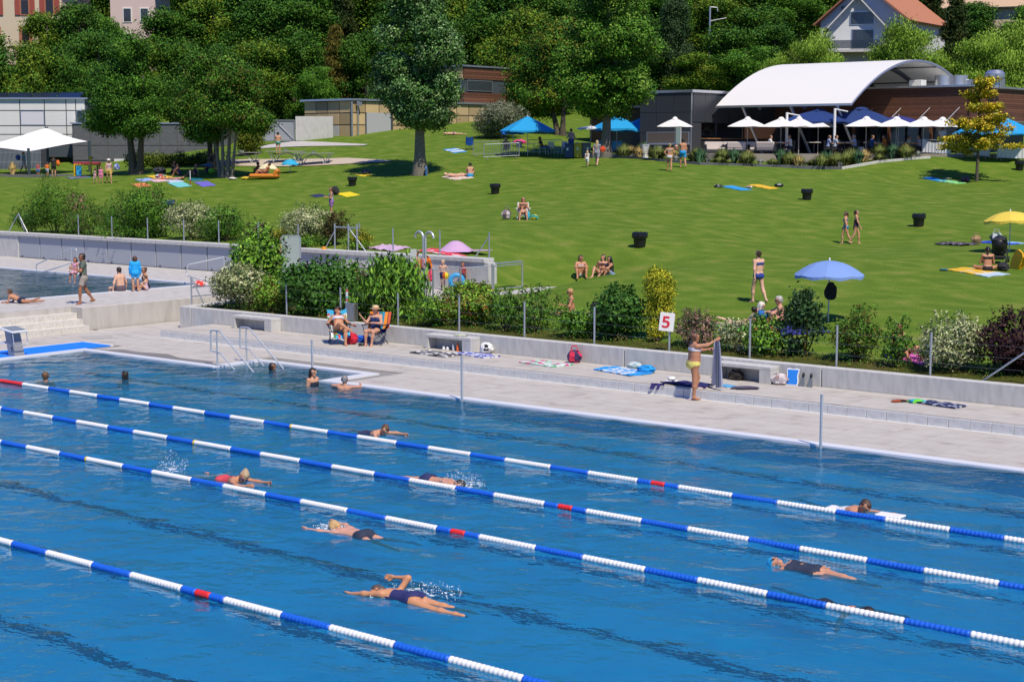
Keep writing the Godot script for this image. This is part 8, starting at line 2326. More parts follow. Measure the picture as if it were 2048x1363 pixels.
	lump("pale_bag", "pale turquoise bag at the wall behind the blue towel", "bag", V(-24.75,0.25,-35.6),V(0.40,0.20,0.24),[K(0.36,0.52,0.55),K(0.52,0.58,0.58)], 0.2)
	cloth("navy_towel", "rumpled navy towel lying over the terrace edge", -21.95,-33.9,0.42,1.35,1.55, plain(K(0.018,0.018,0.11)),0.25,Vector2i(10,20),0.035)
	drape("hanging_towel", "end of a navy towel hanging over the terrace step", V(-22.55,0.29,-33.49),0.0,0.40,0.36,0.16, plain(K(0.045,0.035,0.19)))
	g = MB.new(); g.lathe([Vector2(0.18,0.0),Vector2(0.10,0.02),Vector2(0.095,0.08),Vector2(0.07,0.10),Vector2(0,0.10)], 18)
	var hat := thing("sun_hat", "white sun hat with dark band on the navy towel", "hat", V(-22.45,0.32,-33.95)); part(g, "crown", mats.white, hat)
	g = MB.new(); g.lathe([Vector2(0.104,0.02),Vector2(0.102,0.045)], 18); part(g, "band", mats.black, hat)
	cloth("swim_mat", "small light blue mat beside the shaken towel", -21.1,-34.4,0.3,0.42,1.2, plain(K(0.10,0.36,0.62)),0.25,Vector2i(4,6),0.004,"mat")
	lump("grey_garment", "dark purple garment lying flat on the terrace", "clothes", V(-20.5,0.25,-34.3),V(0.7,0.07,0.32),[K(0.055,0.05,0.085),K(0.07,0.065,0.10)], TO)
	lump("dark_bag", "dark bag with coloured straps inside the third bench box", "bag", V(-21.5,0.253,-35.5),V(0.42,0.28,0.26),[K(0.02,0.018,0.016),K(0.06,0.05,0.03),K(0.30,0.06,0.03)], 0.1,1)
	lump("checked_bag", "checked white and brown bag right of the third bench", "bag", V(-20.2,0.25,-35.5),V(0.44,0.30,0.28),[K(0.55,0.50,0.52),K(0.20,0.16,0.16),K(0.62,0.58,0.58),K(0.36,0.24,0.22)], 0.3)
	g = MB.new(); g.prism(PackedVector2Array([Vector2(-0.15,0),Vector2(0.15,0),Vector2(0.165,0.1),Vector2(0.14,0.25),Vector2(0.165,0.42),Vector2(0.1,0.44),Vector2(0.0,0.42),Vector2(-0.1,0.44),Vector2(-0.165,0.42),Vector2(-0.14,0.25),Vector2(-0.165,0.1)]),-0.02,0.02, Basis(V(1,0,0),V(0,0,1),V(0,1,0)))
	var kb := thing("kickboard", "blue kickboard with white rim leaning on the wall", "kickboard", V(-19.9,0.252,-35.55)); kb.rotation = V(-0.32,0.2,0)
	part(g, "rim", mats.white, kb)
	g = MB.new(); g.prism(PackedVector2Array([Vector2(-0.13,0.02),Vector2(0.13,0.02),Vector2(0.145,0.1),Vector2(0.12,0.25),Vector2(0.145,0.40),Vector2(0.0,0.40),Vector2(-0.145,0.40),Vector2(-0.12,0.25),Vector2(-0.145,0.1)]),-0.024,0.024, Basis(V(1,0,0),V(0,0,1),V(0,1,0)))
	part(g, "face_panel", cloth_mat(K(0.010,0.20,0.70),0.6), kb)
	for i in 2:
		var fn := thing("swim_fin", ["grey swim fin leaning next to the kickboard", "grey swim fin farther from the kickboard"][i], "fin", V(-19.62 + i * 0.22,0.252,-35.55),0.0,"swim fins"); fn.rotation = V(-0.3,0,0)
		g = MB.new(); g.prism(PackedVector2Array([Vector2(-0.085,0),Vector2(0.085,0),Vector2(0.04,0.24),Vector2(-0.04,0.24)]),-0.01,0.01, Basis(V(1,0,0),V(0,0,1),V(0,1,0))); part(g, "blade", cloth_mat(K(0.16,0.18,0.20),0.5), fn)
		g = MB.new(); g.ball(V(0,0.29,0),V(0.04,0.07,0.035), Basis(),10,6); part(g, "foot_pocket", mats.black, fn)
	lump("flat_case", "black and orange flat case left of the dotted towel", "bag", V(-16.6,0.25,-34.8),V(0.42,0.06,0.2),[K(0.02,0.018,0.016),K(0.32,0.06,0.02)], 1.0)
	lump("bright_gear", "green and turquoise swim gear heap beside dotted towel", "swim gear", V(-16.25,0.25,-34.95),V(0.42,0.09,0.26),[K(0.02,0.45,0.55),K(0.14,0.60,0.05),K(0.02,0.30,0.50)], 1.0)
	cloth("dotted_towel", "navy towel with white dots at the right of the terrace", -15.65,-35.0,0.55,1.1,1.35, speckle([NAVY, NAVY, NAVY, K(0.4,0.42,0.5)], 9),0.25)
	g = MB.new(); g.box(V(0,0.015,0),V(0.28,0.03,0.6), Basis(),0.012)
	single(g, "swim_board", cloth_mat(K(0.03,0.36,0.60),0.5),"small turquoise board lying at the foot of the wall", "board", "", V(-42.9,0.0,-35.5),1.4)
	# --- raised level
	person("bearded man in grey shirt and pale shorts walking with a child", V(-47.0,0.8,-33.95), LF + 0.35,1.78,"carry", {"cell": 0.024,"bust": false, "skin": SKINS[3], "hair": ["short", DARKH], "wear": [["shirt", K(0.10,0.13,0.10)], ["shorts", K(0.34,0.30,0.26)]]})
	person("small girl in pink carried on the walking man's arm", V(-47.2,1.9,-33.79), LF + 1.2,0.95,"stand", {"cell": 0.026,"skin": SKINS[1], "hair": ["bob", DARKH], "wear": [["dress", K(0.58,0.30,0.40)]], "pose": {"p": 0.10,"th": [V(0.2,-0.5,0.8),V(-0.2,-0.5,0.8)], "sh": [V(0,-1,0),V(0,-1,0)], "ua": [V(0.3,-0.6,0.6),V(-0.3,-0.6,0.6)]}})
	person("boy in dark trunks lying on his elbows by the raised pool", V(-49.0,0.78,-32.75), LF - 0.25,1.42,"elbows", {"cell": 0.026,"bust": false, "skin": SKINS[1], "hair": ["short", BROWN], "wear": [["trunks", K(0.012,0.018,0.05)]]})
	person("bare-backed man sitting on the edge of the raised pool", V(-50.2,0.80,-37.95),-PI / 2,1.76,"edge", {"cell": 0.026,"bust": false, "w": 1.1,"skin": SKINS[2], "hair": ["short", DARKH], "wear": [["trunks", K(0.09,0.07,0.09)]]})
	person("child wrapped in a bright blue towel beside the raised pool", V(-49.75,0.80,-38.3), AW + 0.3,1.32,"stand", {"cell": 0.026,"bust": false, "skin": SKINS[0], "hair": ["bob", BROWN], "wear": [["wrap", K(0.008,0.34,0.78)]]})
	person("woman in dark swimsuit sitting behind the blue towel child", V(-50.25,0.80,-39.2), LF + 0.4,1.62,"edge", {"cell": 0.028,"skin": SKINS[1], "hair": ["bun", BROWN], "wear": [["suit", K(0.02,0.02,0.05)]]})
	person("small child in striped swimsuit crouching at the pool edge", V(-49.8,0.80,-38.85), LF, 1.0,"knees", {"cell": 0.026,"skin": SKINS[2], "hair": ["short", BROWN], "wear": [["suit", K(0.55,0.40,0.50)]]})
	lump("red_float", "red and white swimming float by the corner handrail", "float", V(-49.6,0.79,-41.3),V(0.5,0.24,0.4),[K(0.70,0.05,0.04),K(0.66,0.45,0.42),K(0.70,0.05,0.04)])
	person("bare-chested grey haired man standing beside the frosted screen", V(-49.35,0.80,-45.5), TO, 1.76,"hold", {"cell": 0.028,"bust": false, "w": 1.08,"skin": SKINS[0], "hair": ["short", GREYH], "wear": [["trunks", K(0.05,0.06,0.12)]]})
	lump("pink_bundle", "pink bundle held by the grey haired man", "towel", V(-48.98,1.72,-45.3),V(0.24,0.34,0.2),[K(0.66,0.36,0.40),K(0.7,0.6,0.6)])
	g = MB.new(); g.lathe([Vector2(0.16,0),Vector2(0.1,0.02),Vector2(0.09,0.1),Vector2(0,0.12)], 14)
	single(g, "sun_hat", cloth_mat(K(0.68,0.30,0.03)),"orange cap lying on top of the panelled wall", "cap", "", V(-48.45,2.02,-47.0))
	person("woman with sunglasses on her head walking behind the cherry shrub", V(-40.1,0.80,-43.6), LF + 0.7,1.66,"hold", {"cell": 0.028,"skin": SKINS[1], "hair": ["bun", BROWN], "wear": [["top", K(0.60,0.12,0.06)], ["bottom", K(0.60,0.12,0.06)]]})
	lump("patterned_wrap", "orange and black beach towel over the walking woman's shoulder", "towel", V(-39.85,1.70,-43.85),V(0.5,0.6,0.3),[K(0.72,0.18,0.02),K(0.02,0.02,0.02),K(0.05,0.3,0.5),K(0.72,0.18,0.02)])
	person("blond boy in navy shorts holding floats before the concrete wall", V(-41.2,0.80,-46.3), TO - 0.15,1.12,"hips", {"cell": 0.026,"bust": false, "skin": SKINS[2], "hair": ["short", K(0.55,0.42,0.20)], "wear": [["shorts", NAVY]]})
	lump("pink_float", "red seat float under the blond boy's arm", "float", V(-41.62,1.08,-46.05),V(0.24,0.55,0.2),[K(0.62,0.04,0.10),K(0.66,0.10,0.14)])
	g = MB.new(); g.colored = true
	for k in 6:
		g.col = [K(0.7,0.5,0.03),K(0.62,0.14,0.02),K(0.10,0.45,0.10)][k % 3]
		for j in 6:
			var q := []
			for e in [[0,0], [1,0], [1,1], [0,1]]:
				var ph: float = TAU * (k + e[0]) / 6.0; var th: float = PI * (j + e[1]) / 6.0
				q.append(V(sin(th) * cos(ph), cos(th), sin(th) * sin(ph)) * 0.14)
			g.quad(q[0], q[1], q[2], q[3], q[0] + q[2])
	single(g, "beach_ball", tinted("cloth_print", 0.9),"small yellow and orange ball under the blond boy's other arm", "ball", "", V(-40.88,1.35,-46.1))
	person("boy in red shirt standing behind the blue swim ring", V(-40.4,0.80,-46.55), TO - 0.3,1.05,"stand", {"cell": 0.028,"bust": false, "skin": SKINS[1], "hair": ["short", DARKH], "wear": [["shirt", K(0.35,0.05,0.06)], ["shorts", K(0.03,0.03,0.05)]]})
	g = MB.new()
	for k in 18:
		for j in 8:
			var q := []
			for e in [[0,0], [1,0], [1,1], [0,1]]:
				var ph: float = TAU * (k + e[0]) / 18.0; var th: float = TAU * (j + e[1]) / 8.0
				q.append(V(cos(ph) * (0.24 + 0.09 * cos(th)), sin(ph) * (0.24 + 0.09 * cos(th)),0.09 * sin(th)))
			var ce := V(cos(TAU * (k + 0.5) / 18.0), sin(TAU * (k + 0.5) / 18.0),0) * 0.24
			g.quad(q[0], q[1], q[2], q[3], (q[0] + q[2]) * 0.5 - ce)
	single(g, "swim_ring", cloth_mat(K(0.05,0.34,0.66),0.35),"blue swim ring held upright by the boy in red", "swim ring", "", V(-40.5,1.14,-46.3), TO)

func make_lawn_life() -> void:
	var skin := SKINS
	# three girls on the grass
	person("girl hugging her knees, left of three sitting on the grass", on(-38.1,-51.0), TO + 0.1,1.64,"knees", {"cell": 0.026,"skin": skin[1], "hair": ["tail", BROWN], "wear": [["top", K(0.5,0.42,0.42)], ["bottom", K(0.62,0.62,0.62)]], "pose": {"face": V(0.6,-0.1,0.8)}})
	person("girl in dark bikini sitting with one leg stretched, middle of three", on(-37.2,-51.2), TO - 0.5,1.66,"ground", {"cell": 0.026,"skin": skin[0], "hair": ["long", DARKH], "wear": [["top", K(0.05,0.02,0.02)], ["bottom", K(0.05,0.02,0.02)]], "pose": {"fa": [V(-0.6,0.1,0.6),V(0.5,0.9,0.4)]}})
	person("girl with long black hair and denim shorts, right of three", on(-36.6,-51.0), LF + 0.35,1.62,"knees", {"cell": 0.026,"skin": skin[1], "hair": ["long", K(0.010,0.009,0.010)], "wear": [["tank", K(0.02,0.02,0.025)], ["shorts", K(0.20,0.30,0.46)]]})
	person("woman in blue bikini walking away on the lawn", on(-26.15,-44.44), AW + 0.5,1.68,"walk", {"cell": 0.024,"skin": skin[2], "hair": ["bun", K(0.06,0.035,0.02)], "wear": [["top", K(0.02,0.05,0.28)], ["bottom", K(0.02,0.05,0.28)]]})
	person("girl in turquoise bikini, left of two walking girls", on(-33.0,-63.4), LF - 0.5,1.42,"walk", {"cell": 0.03,"skin": skin[0], "hair": ["tail", BROWN], "wear": [["top", K(0.01,0.22,0.45)], ["bottom", K(0.01,0.26,0.52)]]})
	person("girl in dark swimsuit, right of two walking girls", on(-32.6,-63.6), RT - 0.2,1.5,"walk", {"cell": 0.03,"skin": skin[0], "hair": ["tail", BROWN], "wear": [["suit", K(0.03,0.015,0.04)]]})
	# elderly couple and boy under the blue parasol
	person("white haired woman in a light swimsuit lying behind the shrubs", on(-24.1,-40.5), LF + PI - 0.2,1.62,"elbows", {"cell": 0.026,"w": 1.2,"skin": skin[4], "hair": ["bob", K(0.62,0.60,0.52)], "wear": [["suit", K(0.42,0.36,0.24)]], "pose": {"t": V(0,0.8,0.6),"f": V(0,-0.6,0.8),"face": V(0.2,0,1)}})
	person("boy under a blue patterned towel between the elderly couple", on(-23.5,-40.6), RT + 0.2,1.4,"prone", {"cell": 0.028,"bust": false, "skin": skin[1], "hair": ["short", DARKH], "wear": [["wrap", K(0.008,0.13,0.42)]], "pose": {"p": 0.3,"t": V(0,0.5,-1),"f": V(0,-1,-0.5),"hd": V(0,0.7,-0.7)}})
	person("grey bearded man with dark glasses sitting under the blue parasol", on(-23.15,-40.7), LF - 0.1,1.76,"knees", {"cell": 0.026,"bust": false, "w": 1.12,"skin": K(0.56,0.29,0.20),"hair": ["short", GREYH], "shades": true, "wear": [["trunks", NAVY]]})
	cloth("green_towel", "lime green towel beside the white haired woman", -24.6,-40.2,0.7,1.6,1.2, plain(K(0.14,0.55,0.06)))
	cloth("blue_blanket", "dark blue blanket under the blue parasol", -22.6,-40.6,1.4,1.8,0.8, plain(K(0.02,0.03,0.20)))
	person("short haired woman in lime bikini sitting cross-legged", on(-30.35,-40.2), LF + 0.1,1.62,"cross", {"cell": 0.026,"skin": skin[1], "hair": ["short", K(0.42,0.25,0.10)], "wear": [["top", K(0.16,0.50,0.06)], ["bottom", K(0.36,0.46,0.08)]]})
	lump("black_tote", "black bag with lime print beside the lime bikini woman", "bag", on(-29.75,-40.7),V(0.46,0.40,0.24),[K(0.012,0.012,0.016),K(0.012,0.012,0.016),K(0.02,0.02,0.03),K(0.16,0.50,0.05)], TO, 1)
	cloth("dark_blanket", "dark rumpled blanket under the lime bikini woman", -30.35,-40.1,0.9,1.4,1.0, speckle([K(0.06,0.05,0.07),K(0.03,0.03,0.04),K(0.3,0.2,0.2)], 5))
	person("man with red sunglasses sitting behind the thin shrub", on(-18.1,-37.9), TO + 0.4,1.76,"ground", {"cell": 0.026,"bust": false, "w": 1.08,"skin": skin[1], "hair": ["short", BROWN], "shades": true, "shade_color": K(0.45,0.03,0.04),"wear": [["trunks", K(0.05,0.06,0.08)]]})
	cloth("pink_towel", "pink patterned towel under the man with red sunglasses", -17.75,-37.95,0.8,1.5,1.1, speckle([K(0.52,0.07,0.32),K(0.60,0.14,0.40)], 8))
	# yellow parasol party
	person("woman in black bikini sitting on a yellow towel, seen from behind", on(-22.6,-54.0), AW - 0.1,1.64,"cross", {"cell": 0.026,"skin": skin[1], "hair": ["tail", DARKH], "wear": [["top", K(0.012,0.010,0.012)], ["bottom", K(0.012,0.010,0.012)]]})
	cloth("yellow_towel", "yellow towel with white stripe under the black bikini woman", -22.75,-53.5,1.0,2.1,1.15, func(u: float, v: float) -> Color: return K(0.42,0.56,0.66) if v > 0.78 else (K(0.66,0.62,0.55) if v > 0.66 else (K(0.66,0.40,0.02) if hash(Vector2i(int(u * 6.0), int(v * 9.0))) % 7 > 0 else K(0.6,0.5,0.3))))
	var st := thing("pushchair", "black pushchair with hood beside the yellow parasol", "pushchair", on(-23.0,-56.0), AW - 0.4)
	var g := MB.new(); g.ball(V(0,0.72,-0.05),V(0.28,0.30,0.34), Basis(),14,8); part(g, "hood", mats.black, st)
	bpart("seat", mats.black, st, V(0,0.45,0.1),V(0.44,0.18,0.6),0.06, Basis(Vector3.RIGHT, -0.25))
	bpart("backrest", mats.black, st, V(0,0.66,-0.22),V(0.44,0.55,0.1),0.04, Basis(Vector3.RIGHT, -0.3))
	for sx in [-0.25,0.25]:
		part(pipe([V(sx, 0.12,0.42),V(sx, 0.5,0.0),V(sx, 1.0,-0.42),V(sx * 0.8,1.02,-0.5)], 0.016),"frame_tube", mats.dark_metal, st)
		part(pipe([V(sx, 0.12,-0.36),V(sx, 0.5,0.05)], 0.016),"frame_tube", mats.dark_metal, st)
		for z in [-0.36,0.42]:
			g = MB.new(); g.lathe([Vector2(0,-0.025),Vector2(0.12,-0.025),Vector2(0.12,0.025),Vector2(0,0.025)], 14,V(sx * 1.1,0.12, z), Basis(Vector3.BACK, PI / 2)); part(g, "wheel", mats.black, st)
	bpart("basket", mats.black, st, V(0,0.22,0.0),V(0.4,0.14,0.5),0.04)
	var bs := thing("baby_boat", "yellow plastic baby seat leaning beside the pushchair", "baby seat", on(-22.05,-55.0), RT + 0.4); bs.rotation.z = 0.5
	var ym := cloth_mat(K(0.74,0.40,0.01),0.4)
	g = MB.new(); g.prism(PackedVector2Array([Vector2(-0.2,0),Vector2(0.2,0),Vector2(0.24,0.2),Vector2(0.22,0.62),Vector2(0.12,0.72),Vector2(-0.12,0.72),Vector2(-0.22,0.62),Vector2(-0.24,0.2)]),-0.05,0.02, Basis(V(1,0,0),V(0,0,1),V(0,1,0))); part(g, "shell", ym, bs)
	for sx in [-0.2,0.2]:
		g = MB.new(); g.tube([V(sx, 0.05,0.05),V(sx * 1.1,0.3,0.14),V(sx, 0.62,0.05)], 0.06,8); part(g, "side_rim", ym, bs)
	g = MB.new(); g.tube([V(-0.2,0.12,0.1),V(0,0.16,0.22),V(0.2,0.12,0.1)], 0.06,8); part(g, "front_bar", ym, bs)
	lump("dark_bag", "dark rucksack on the grass right of the black bikini woman", "bag", on(-22.15,-54.3),V(0.42,0.32,0.3),[K(0.02,0.02,0.024),K(0.035,0.035,0.04)])
	lump("teal_sandals", "teal sandals left of the yellow towel", "sandals", on(-23.9,-53.3),V(0.3,0.08,0.22),[K(0.02,0.12,0.16),K(0.03,0.16,0.2)])
	cloth("blue_towel", "bright blue towel behind the pushchair", -26.3,-64.2,1.0,2.0,1.1, func(u: float, v: float) -> Color: return K(0.02,0.08,0.55) if u < 0.6 else K(0.25,0.45,0.72))
	cloth("dark_blanket", "dark blanket heap left of the bright blue towel", -27.8,-63.2,0.9,1.8,1.1, speckle([K(0.03,0.025,0.035),K(0.08,0.06,0.09),K(0.2,0.18,0.2)], 11), null, Vector2i(10,16),0.04)
	lump("cool_bag", "silver and green cool bag on the blue towel", "bag", on(-26.7,-64.6),V(0.55,0.42,0.3),[K(0.45,0.48,0.48),K(0.05,0.10,0.07),K(0.5,0.52,0.5)], TO, 1)
	lump("straw_bag", "straw bag beside the black pushchair hood", "bag", on(-27.3,-64.0),V(0.4,0.34,0.26),[K(0.34,0.22,0.11),K(0.28,0.18,0.09)], TO, 1)
	# towels higher up the lawn
	cloth("blue_towel", "plain sky blue towel on the upper lawn", -47.0,-77.3,0.8,1.8,1.2, plain(K(0.02,0.28,0.62)))
	cloth("yellow_towel", "yellow towel right of the sky blue one", -46.3,-79.0,0.8,1.8,1.2, plain(K(0.70,0.42,0.02)))
	lump("clothes_heap", "black and white clothes heap left of the sky blue towel", "clothes", on(-47.9,-76.9),V(0.5,0.18,0.34),[K(0.02,0.02,0.025),K(0.5,0.5,0.5)])
	lump("clothes_heap", "dark clothes heap at the end of the yellow towel", "clothes", on(-45.8,-79.9),V(0.55,0.2,0.34),[K(0.02,0.02,0.025),K(0.4,0.4,0.42),K(0.02,0.02,0.025)])
	lump("white_shoes", "white trainers between the blue and yellow towels", "shoes", on(-46.5,-77.9),V(0.34,0.14,0.24),[K(0.6,0.6,0.6),K(0.3,0.12,0.08)])
	cloth("blue_towel", "blue towel in the shade of the golden young tree", -41.6,-91.5,0.8,1.9,1.2, plain(K(0.01,0.25,0.62)))
	cloth("green_towel", "mint green patterned towel by the golden young tree", -40.75,-91.3,0.9,1.9,1.2, speckle([K(0.16,0.55,0.16),K(0.30,0.62,0.26)], 12))
	lump("grey_rucksack", "grey and red rucksack at the golden tree's foot", "bag", on(-40.15,-92.2),V(0.5,0.34,0.36),[K(0.08,0.07,0.09),K(0.25,0.02,0.04),K(0.12,0.12,0.15)])
	lump("clothes_heap", "lime and grey clothes above the mint towel", "clothes", on(-41.3,-92.2),V(0.6,0.12,0.34),[K(0.35,0.45,0.05),K(0.05,0.06,0.07),K(0.2,0.2,0.2)])
	# woman in a low beach chair
	var c := thing("beach_chair", "white low beach chair in mid lawn", "chair", on(-48.0,-59.7), TO)
	deck_chair(c, mats.white, cloth_mat(K(0.62,0.64,0.68)), mats.white)
	c.scale = V(1,0.85,1)
	person("woman in bikini reading in the white beach chair", on(-48.0,-59.7,-0.02), TO, 1.64,"chair", {"cell": 0.032,"skin": skin[1], "hair": ["bob", K(0.22,0.12,0.05)], "shades": true, "wear": [["top", K(0.04,0.035,0.04)], ["bottom", K(0.55,0.5,0.5)]], "pose": {"p": 0.36,"fa": [V(-0.5,0.6,0.6),V(0.5,0.6,0.6)], "sh": [V(0.1,-0.9,0.45),V(-0.1,-0.9,0.45)]}})
	lump("patterned_bag", "patterned shopping bag left of the white beach chair", "bag", on(-48.7,-59.3),V(0.45,0.5,0.3),[K(0.2,0.16,0.18),K(0.5,0.45,0.46),K(0.10,0.06,0.08)], TO, 2)
	lump("yellow_toy", "yellow bucket toy right of the white beach chair", "toy", on(-47.3,-59.7),V(0.34,0.26,0.28),[K(0.72,0.55,0.01),K(0.03,0.35,0.3),K(0.72,0.55,0.01)])
	lump("teal_cloth", "turquoise cloth hanging at the white beach chair", "cloth", on(-47.65,-59.6),V(0.2,0.4,0.3),[K(0.05,0.36,0.45)])
	# walkers near the terrace
	person("woman in white bikini bottom walking to the terrace with hands on hips", on(-53.9,-81.0), AW - 0.1,1.66,"hips", {"cell": 0.036,"skin": skin[1], "hair": ["bun", BLOND], "wear": [["bottom", K(0.62,0.62,0.68)], ["top", K(0.3,0.3,0.3)]]})
	person("bare-backed man in bright blue shorts walking beside the woman", on(-54.2,-82.9), AW + 0.1,1.8,"carry", {"cell": 0.036,"bust": false, "skin": skin[1], "hair": ["short", DARKH], "wear": [["shorts", K(0.01,0.27,0.62)]]})
	person("baby in blue hat held by the man in bright blue shorts", on(-54.75,-83.0,1.05), AW, 0.75,"chair", {"cell": 0.036,"skin": skin[2], "hat": ["swim", K(0.02,0.10,0.40)], "wear": [["suit", K(0.3,0.1,0.1)]], "pose": {"p": 0.12,"t": V(0,1,0)}})
	person("blond woman in grey dress walking with red shoulder bag", on(-61.1,-83.5), AW - 0.4,1.66,"walk", {"cell": 0.036,"skin": skin[2], "hair": ["long", BLOND], "wear": [["dress", K(0.24,0.25,0.30)]]})
	lump("red_shoulder_bag", "orange red shoulder bag of the woman in grey dress", "bag", on(-60.8,-83.7,0.85),V(0.34,0.38,0.16),[K(0.62,0.07,0.02)], TO)
	person("small girl in white dress holding the blond woman's hand", on(-61.5,-83.0), AW - 0.2,1.05,"walk", {"cell": 0.036,"skin": skin[2], "hair": ["long", BLOND], "wear": [["dress", K(0.68,0.68,0.70)]]})
	person("woman lying on her back on a pale towel right of the poplar", on(-67.8,-77.4), RT + 0.1,1.64,"back", {"cell": 0.036,"skin": skin[2], "hair": ["short", BLOND], "wear": [["top", K(0.5,0.3,0.3)], ["bottom", K(0.5,0.3,0.3)]]})
	person("man in turquoise trunks sitting with his back to the pool", on(-66.7,-77.6), AW, 1.74,"knees", {"cell": 0.036,"bust": false, "skin": skin[0], "hair": ["short", DARKH], "wear": [["trunks", K(0.01,0.26,0.50)]]})
	cloth("pale_towel", "cream towel under the two sunbathers right of the poplar", -67.5,-77.3,1.3,2.4,1.1, speckle([K(0.60,0.50,0.40),K(0.62,0.40,0.32),K(0.66,0.60,0.52)], 13))
	cloth("yellow_towel", "yellow towel with a bag in the poplar's shade", -76.0,-77.5,1.0,2.2,1.1, plain(K(0.70,0.52,0.02)))
	lump("grey_bag", "grey bag on the yellow towel under the poplar", "bag", on(-75.9,-77.6,0.02),V(0.7,0.3,0.4),[K(0.18,0.18,0.19),K(0.06,0.06,0.07)])
	var mt := thing("air_mattress", "blue air mattress leaning on the poplar trunk", "air mattress", on(-70.55,-77.7), RT); mt.rotation.z = 0.3
	bpart("body", cloth_mat(K(0.06,0.20,0.48),0.5), mt, V(0,0.28,0),V(0.4,0.6,0.12),0.05)
	person("woman in grey top and lilac shorts looking at her phone", on(-63.8,-62.5), LF + 0.2,1.66,"phone", {"cell": 0.032,"skin": skin[1], "hair": ["tail", BROWN], "wear": [["tank", K(0.34,0.36,0.44)], ["shorts", K(0.26,0.13,0.36)]]})
	lump("black_rucksack", "black rucksack on the lawn behind the phone woman", "bag", on(-71.3,-70.2),V(0.5,0.55,0.4),[K(0.02,0.02,0.025),K(0.03,0.03,0.04)])
	cloth("dark_towel", "dark blue towel left of the black rucksack", -72.2,-69.6,0.7,1.2,1.1, plain(K(0.02,0.03,0.10)))
	cloth("yellow_towel", "bright yellow towel right of the black rucksack", -70.4,-70.4,0.9,2.0,1.1, plain(K(0.72,0.58,0.01)))
	person("woman in black swimsuit sitting above the left hedge", on(-79.4,-63.2), LF, 1.64,"knees", {"cell": 0.036,"skin": skin[0], "hair": ["bun", BROWN], "wear": [["suit", K(0.014,0.014,0.02)]], "pose": {"fa": [V(-0.3,0.8,0.5),V(0.3,0.8,0.5)]}})
	cloth("pale_blue_cloth", "pale blue cloth beside the woman in black swimsuit", -78.7,-63.0,0.6,0.9,1.0, plain(K(0.45,0.55,0.60)))
	# lilac cloths by the upper fence
	cloth("lilac_towel", "lilac towel on the grass by the upper fence", -46.0,-48.3,0.9,1.9,1.4, plain(K(0.52,0.36,0.50)), null, Vector2i(12,20),0.035)
	var lt := thing("lilac_cover", "lilac towel spread over a pushchair like a tent", "towel", on(-43.0,-49.1), TO)
	g = MB.new(); g.lathe([Vector2(0.85,0.0),Vector2(0.66,0.07),Vector2(0.46,0.22),Vector2(0.26,0.36),Vector2(0.12,0.41),Vector2(0,0.42)], 7,Vector3.ZERO, Basis(), true); part(g, "tent_cloth", cloth_mat(K(0.52,0.33,0.52)), lt)
	g = MB.new(); g.prism(PackedVector2Array([Vector2(-0.2,-0.3),Vector2(1.5,-0.1),Vector2(1.1,0.35),Vector2(-0.2,0.45)]),0.02,0.05); part(g, "train", cloth_mat(K(0.52,0.33,0.52)), lt)
	cloth("red_blanket", "red and white spotted blanket before the lilac tent", -43.0,-48.3,0.8,2.2,1.45, speckle([K(0.62,0.03,0.06),K(0.65,0.5,0.5),K(0.62,0.03,0.06)], 14))
	# people at the far left
	person("man in light blue shirt with blue rucksack at the slatted screen", on(-115.0,-77.6), RT - 0.2,1.78,"walk", {"cell": 0.045,"bust": false, "skin": skin[1], "hair": ["short", DARKH], "wear": [["shirt", K(0.16,0.36,0.62)], ["shorts", K(0.58,0.60,0.64)]]})
	lump("blue_rucksack", "blue rucksack on the man in light blue shirt", "bag", on(-115.3,-77.3,1.05),V(0.4,0.5,0.3),[K(0.03,0.10,0.34)])
	person("child in red vest and blue shorts by the sail post", on(-111.0,-76.2), TO, 1.15,"stand", {"cell": 0.045,"bust": false, "skin": skin[1], "hair": ["short", DARKH], "wear": [["shirt", K(0.42,0.08,0.10)], ["shorts", K(0.02,0.18,0.50)]]})
	person("child in orange vest and cap by the sail post", on(-109.9,-76.3), AW, 1.2,"hips", {"cell": 0.045,"bust": false, "skin": skin[1], "hair": ["short", BROWN], "hat": ["swim", K(0.1,0.3,0.6)], "wear": [["shirt", K(0.75,0.16,0.02)], ["shorts", K(0.4,0.45,0.6)]]})
	person("woman in black carrying an orange vest by the sail post", on(-108.6,-76.0), AW + 0.4,1.68,"hold", {"cell": 0.045,"skin": skin[0], "hair": ["bun", BROWN], "wear": [["shirt", K(0.015,0.015,0.02)], ["shorts", K(0.015,0.015,0.02)]]})
	lump("orange_vest", "orange life vest carried by the woman in black", "life vest", on(-108.3,-76.2,0.85),V(0.36,0.5,0.22),[K(0.76,0.17,0.02)])
	person("woman in yellow shorts and sun hat with a blue backpack", on(-91.0,-68.1), TO + 0.4,1.68,"walk", {"cell": 0.04,"skin": skin[0], "hair": ["bun", BROWN], "hat": ["brim", K(0.65,0.62,0.58)], "wear": [["tank", K(0.5,0.36,0.38)], ["shorts", K(0.55,0.38,0.10)]]})
	lump("blue_backpack", "blue and white backpack of the woman in yellow shorts", "bag", on(-90.55,-68.4,0.85),V(0.42,0.5,0.3),[K(0.05,0.12,0.5),K(0.4,0.42,0.6)])
	person("small girl in pale pink, left of two beside the sun hat woman", on(-91.9,-67.6), LF, 1.05,"walk", {"cell": 0.04,"skin": skin[0], "hair": ["bob", BROWN], "wear": [["dress", K(0.66,0.42,0.50)]]})
	person("small girl in bright pink, right of two beside the sun hat woman", on(-91.5,-67.8), TO, 1.15,"stand", {"cell": 0.04,"skin": skin[0], "hair": ["bob", BROWN], "wear": [["dress", K(0.66,0.20,0.36)]]})
	# yellow play frame and red table
	var pf := thing("water_play_station", "yellow water play frame left of the double-trunked tree", "play equipment", on(-98.5,-71.4),VIEW)
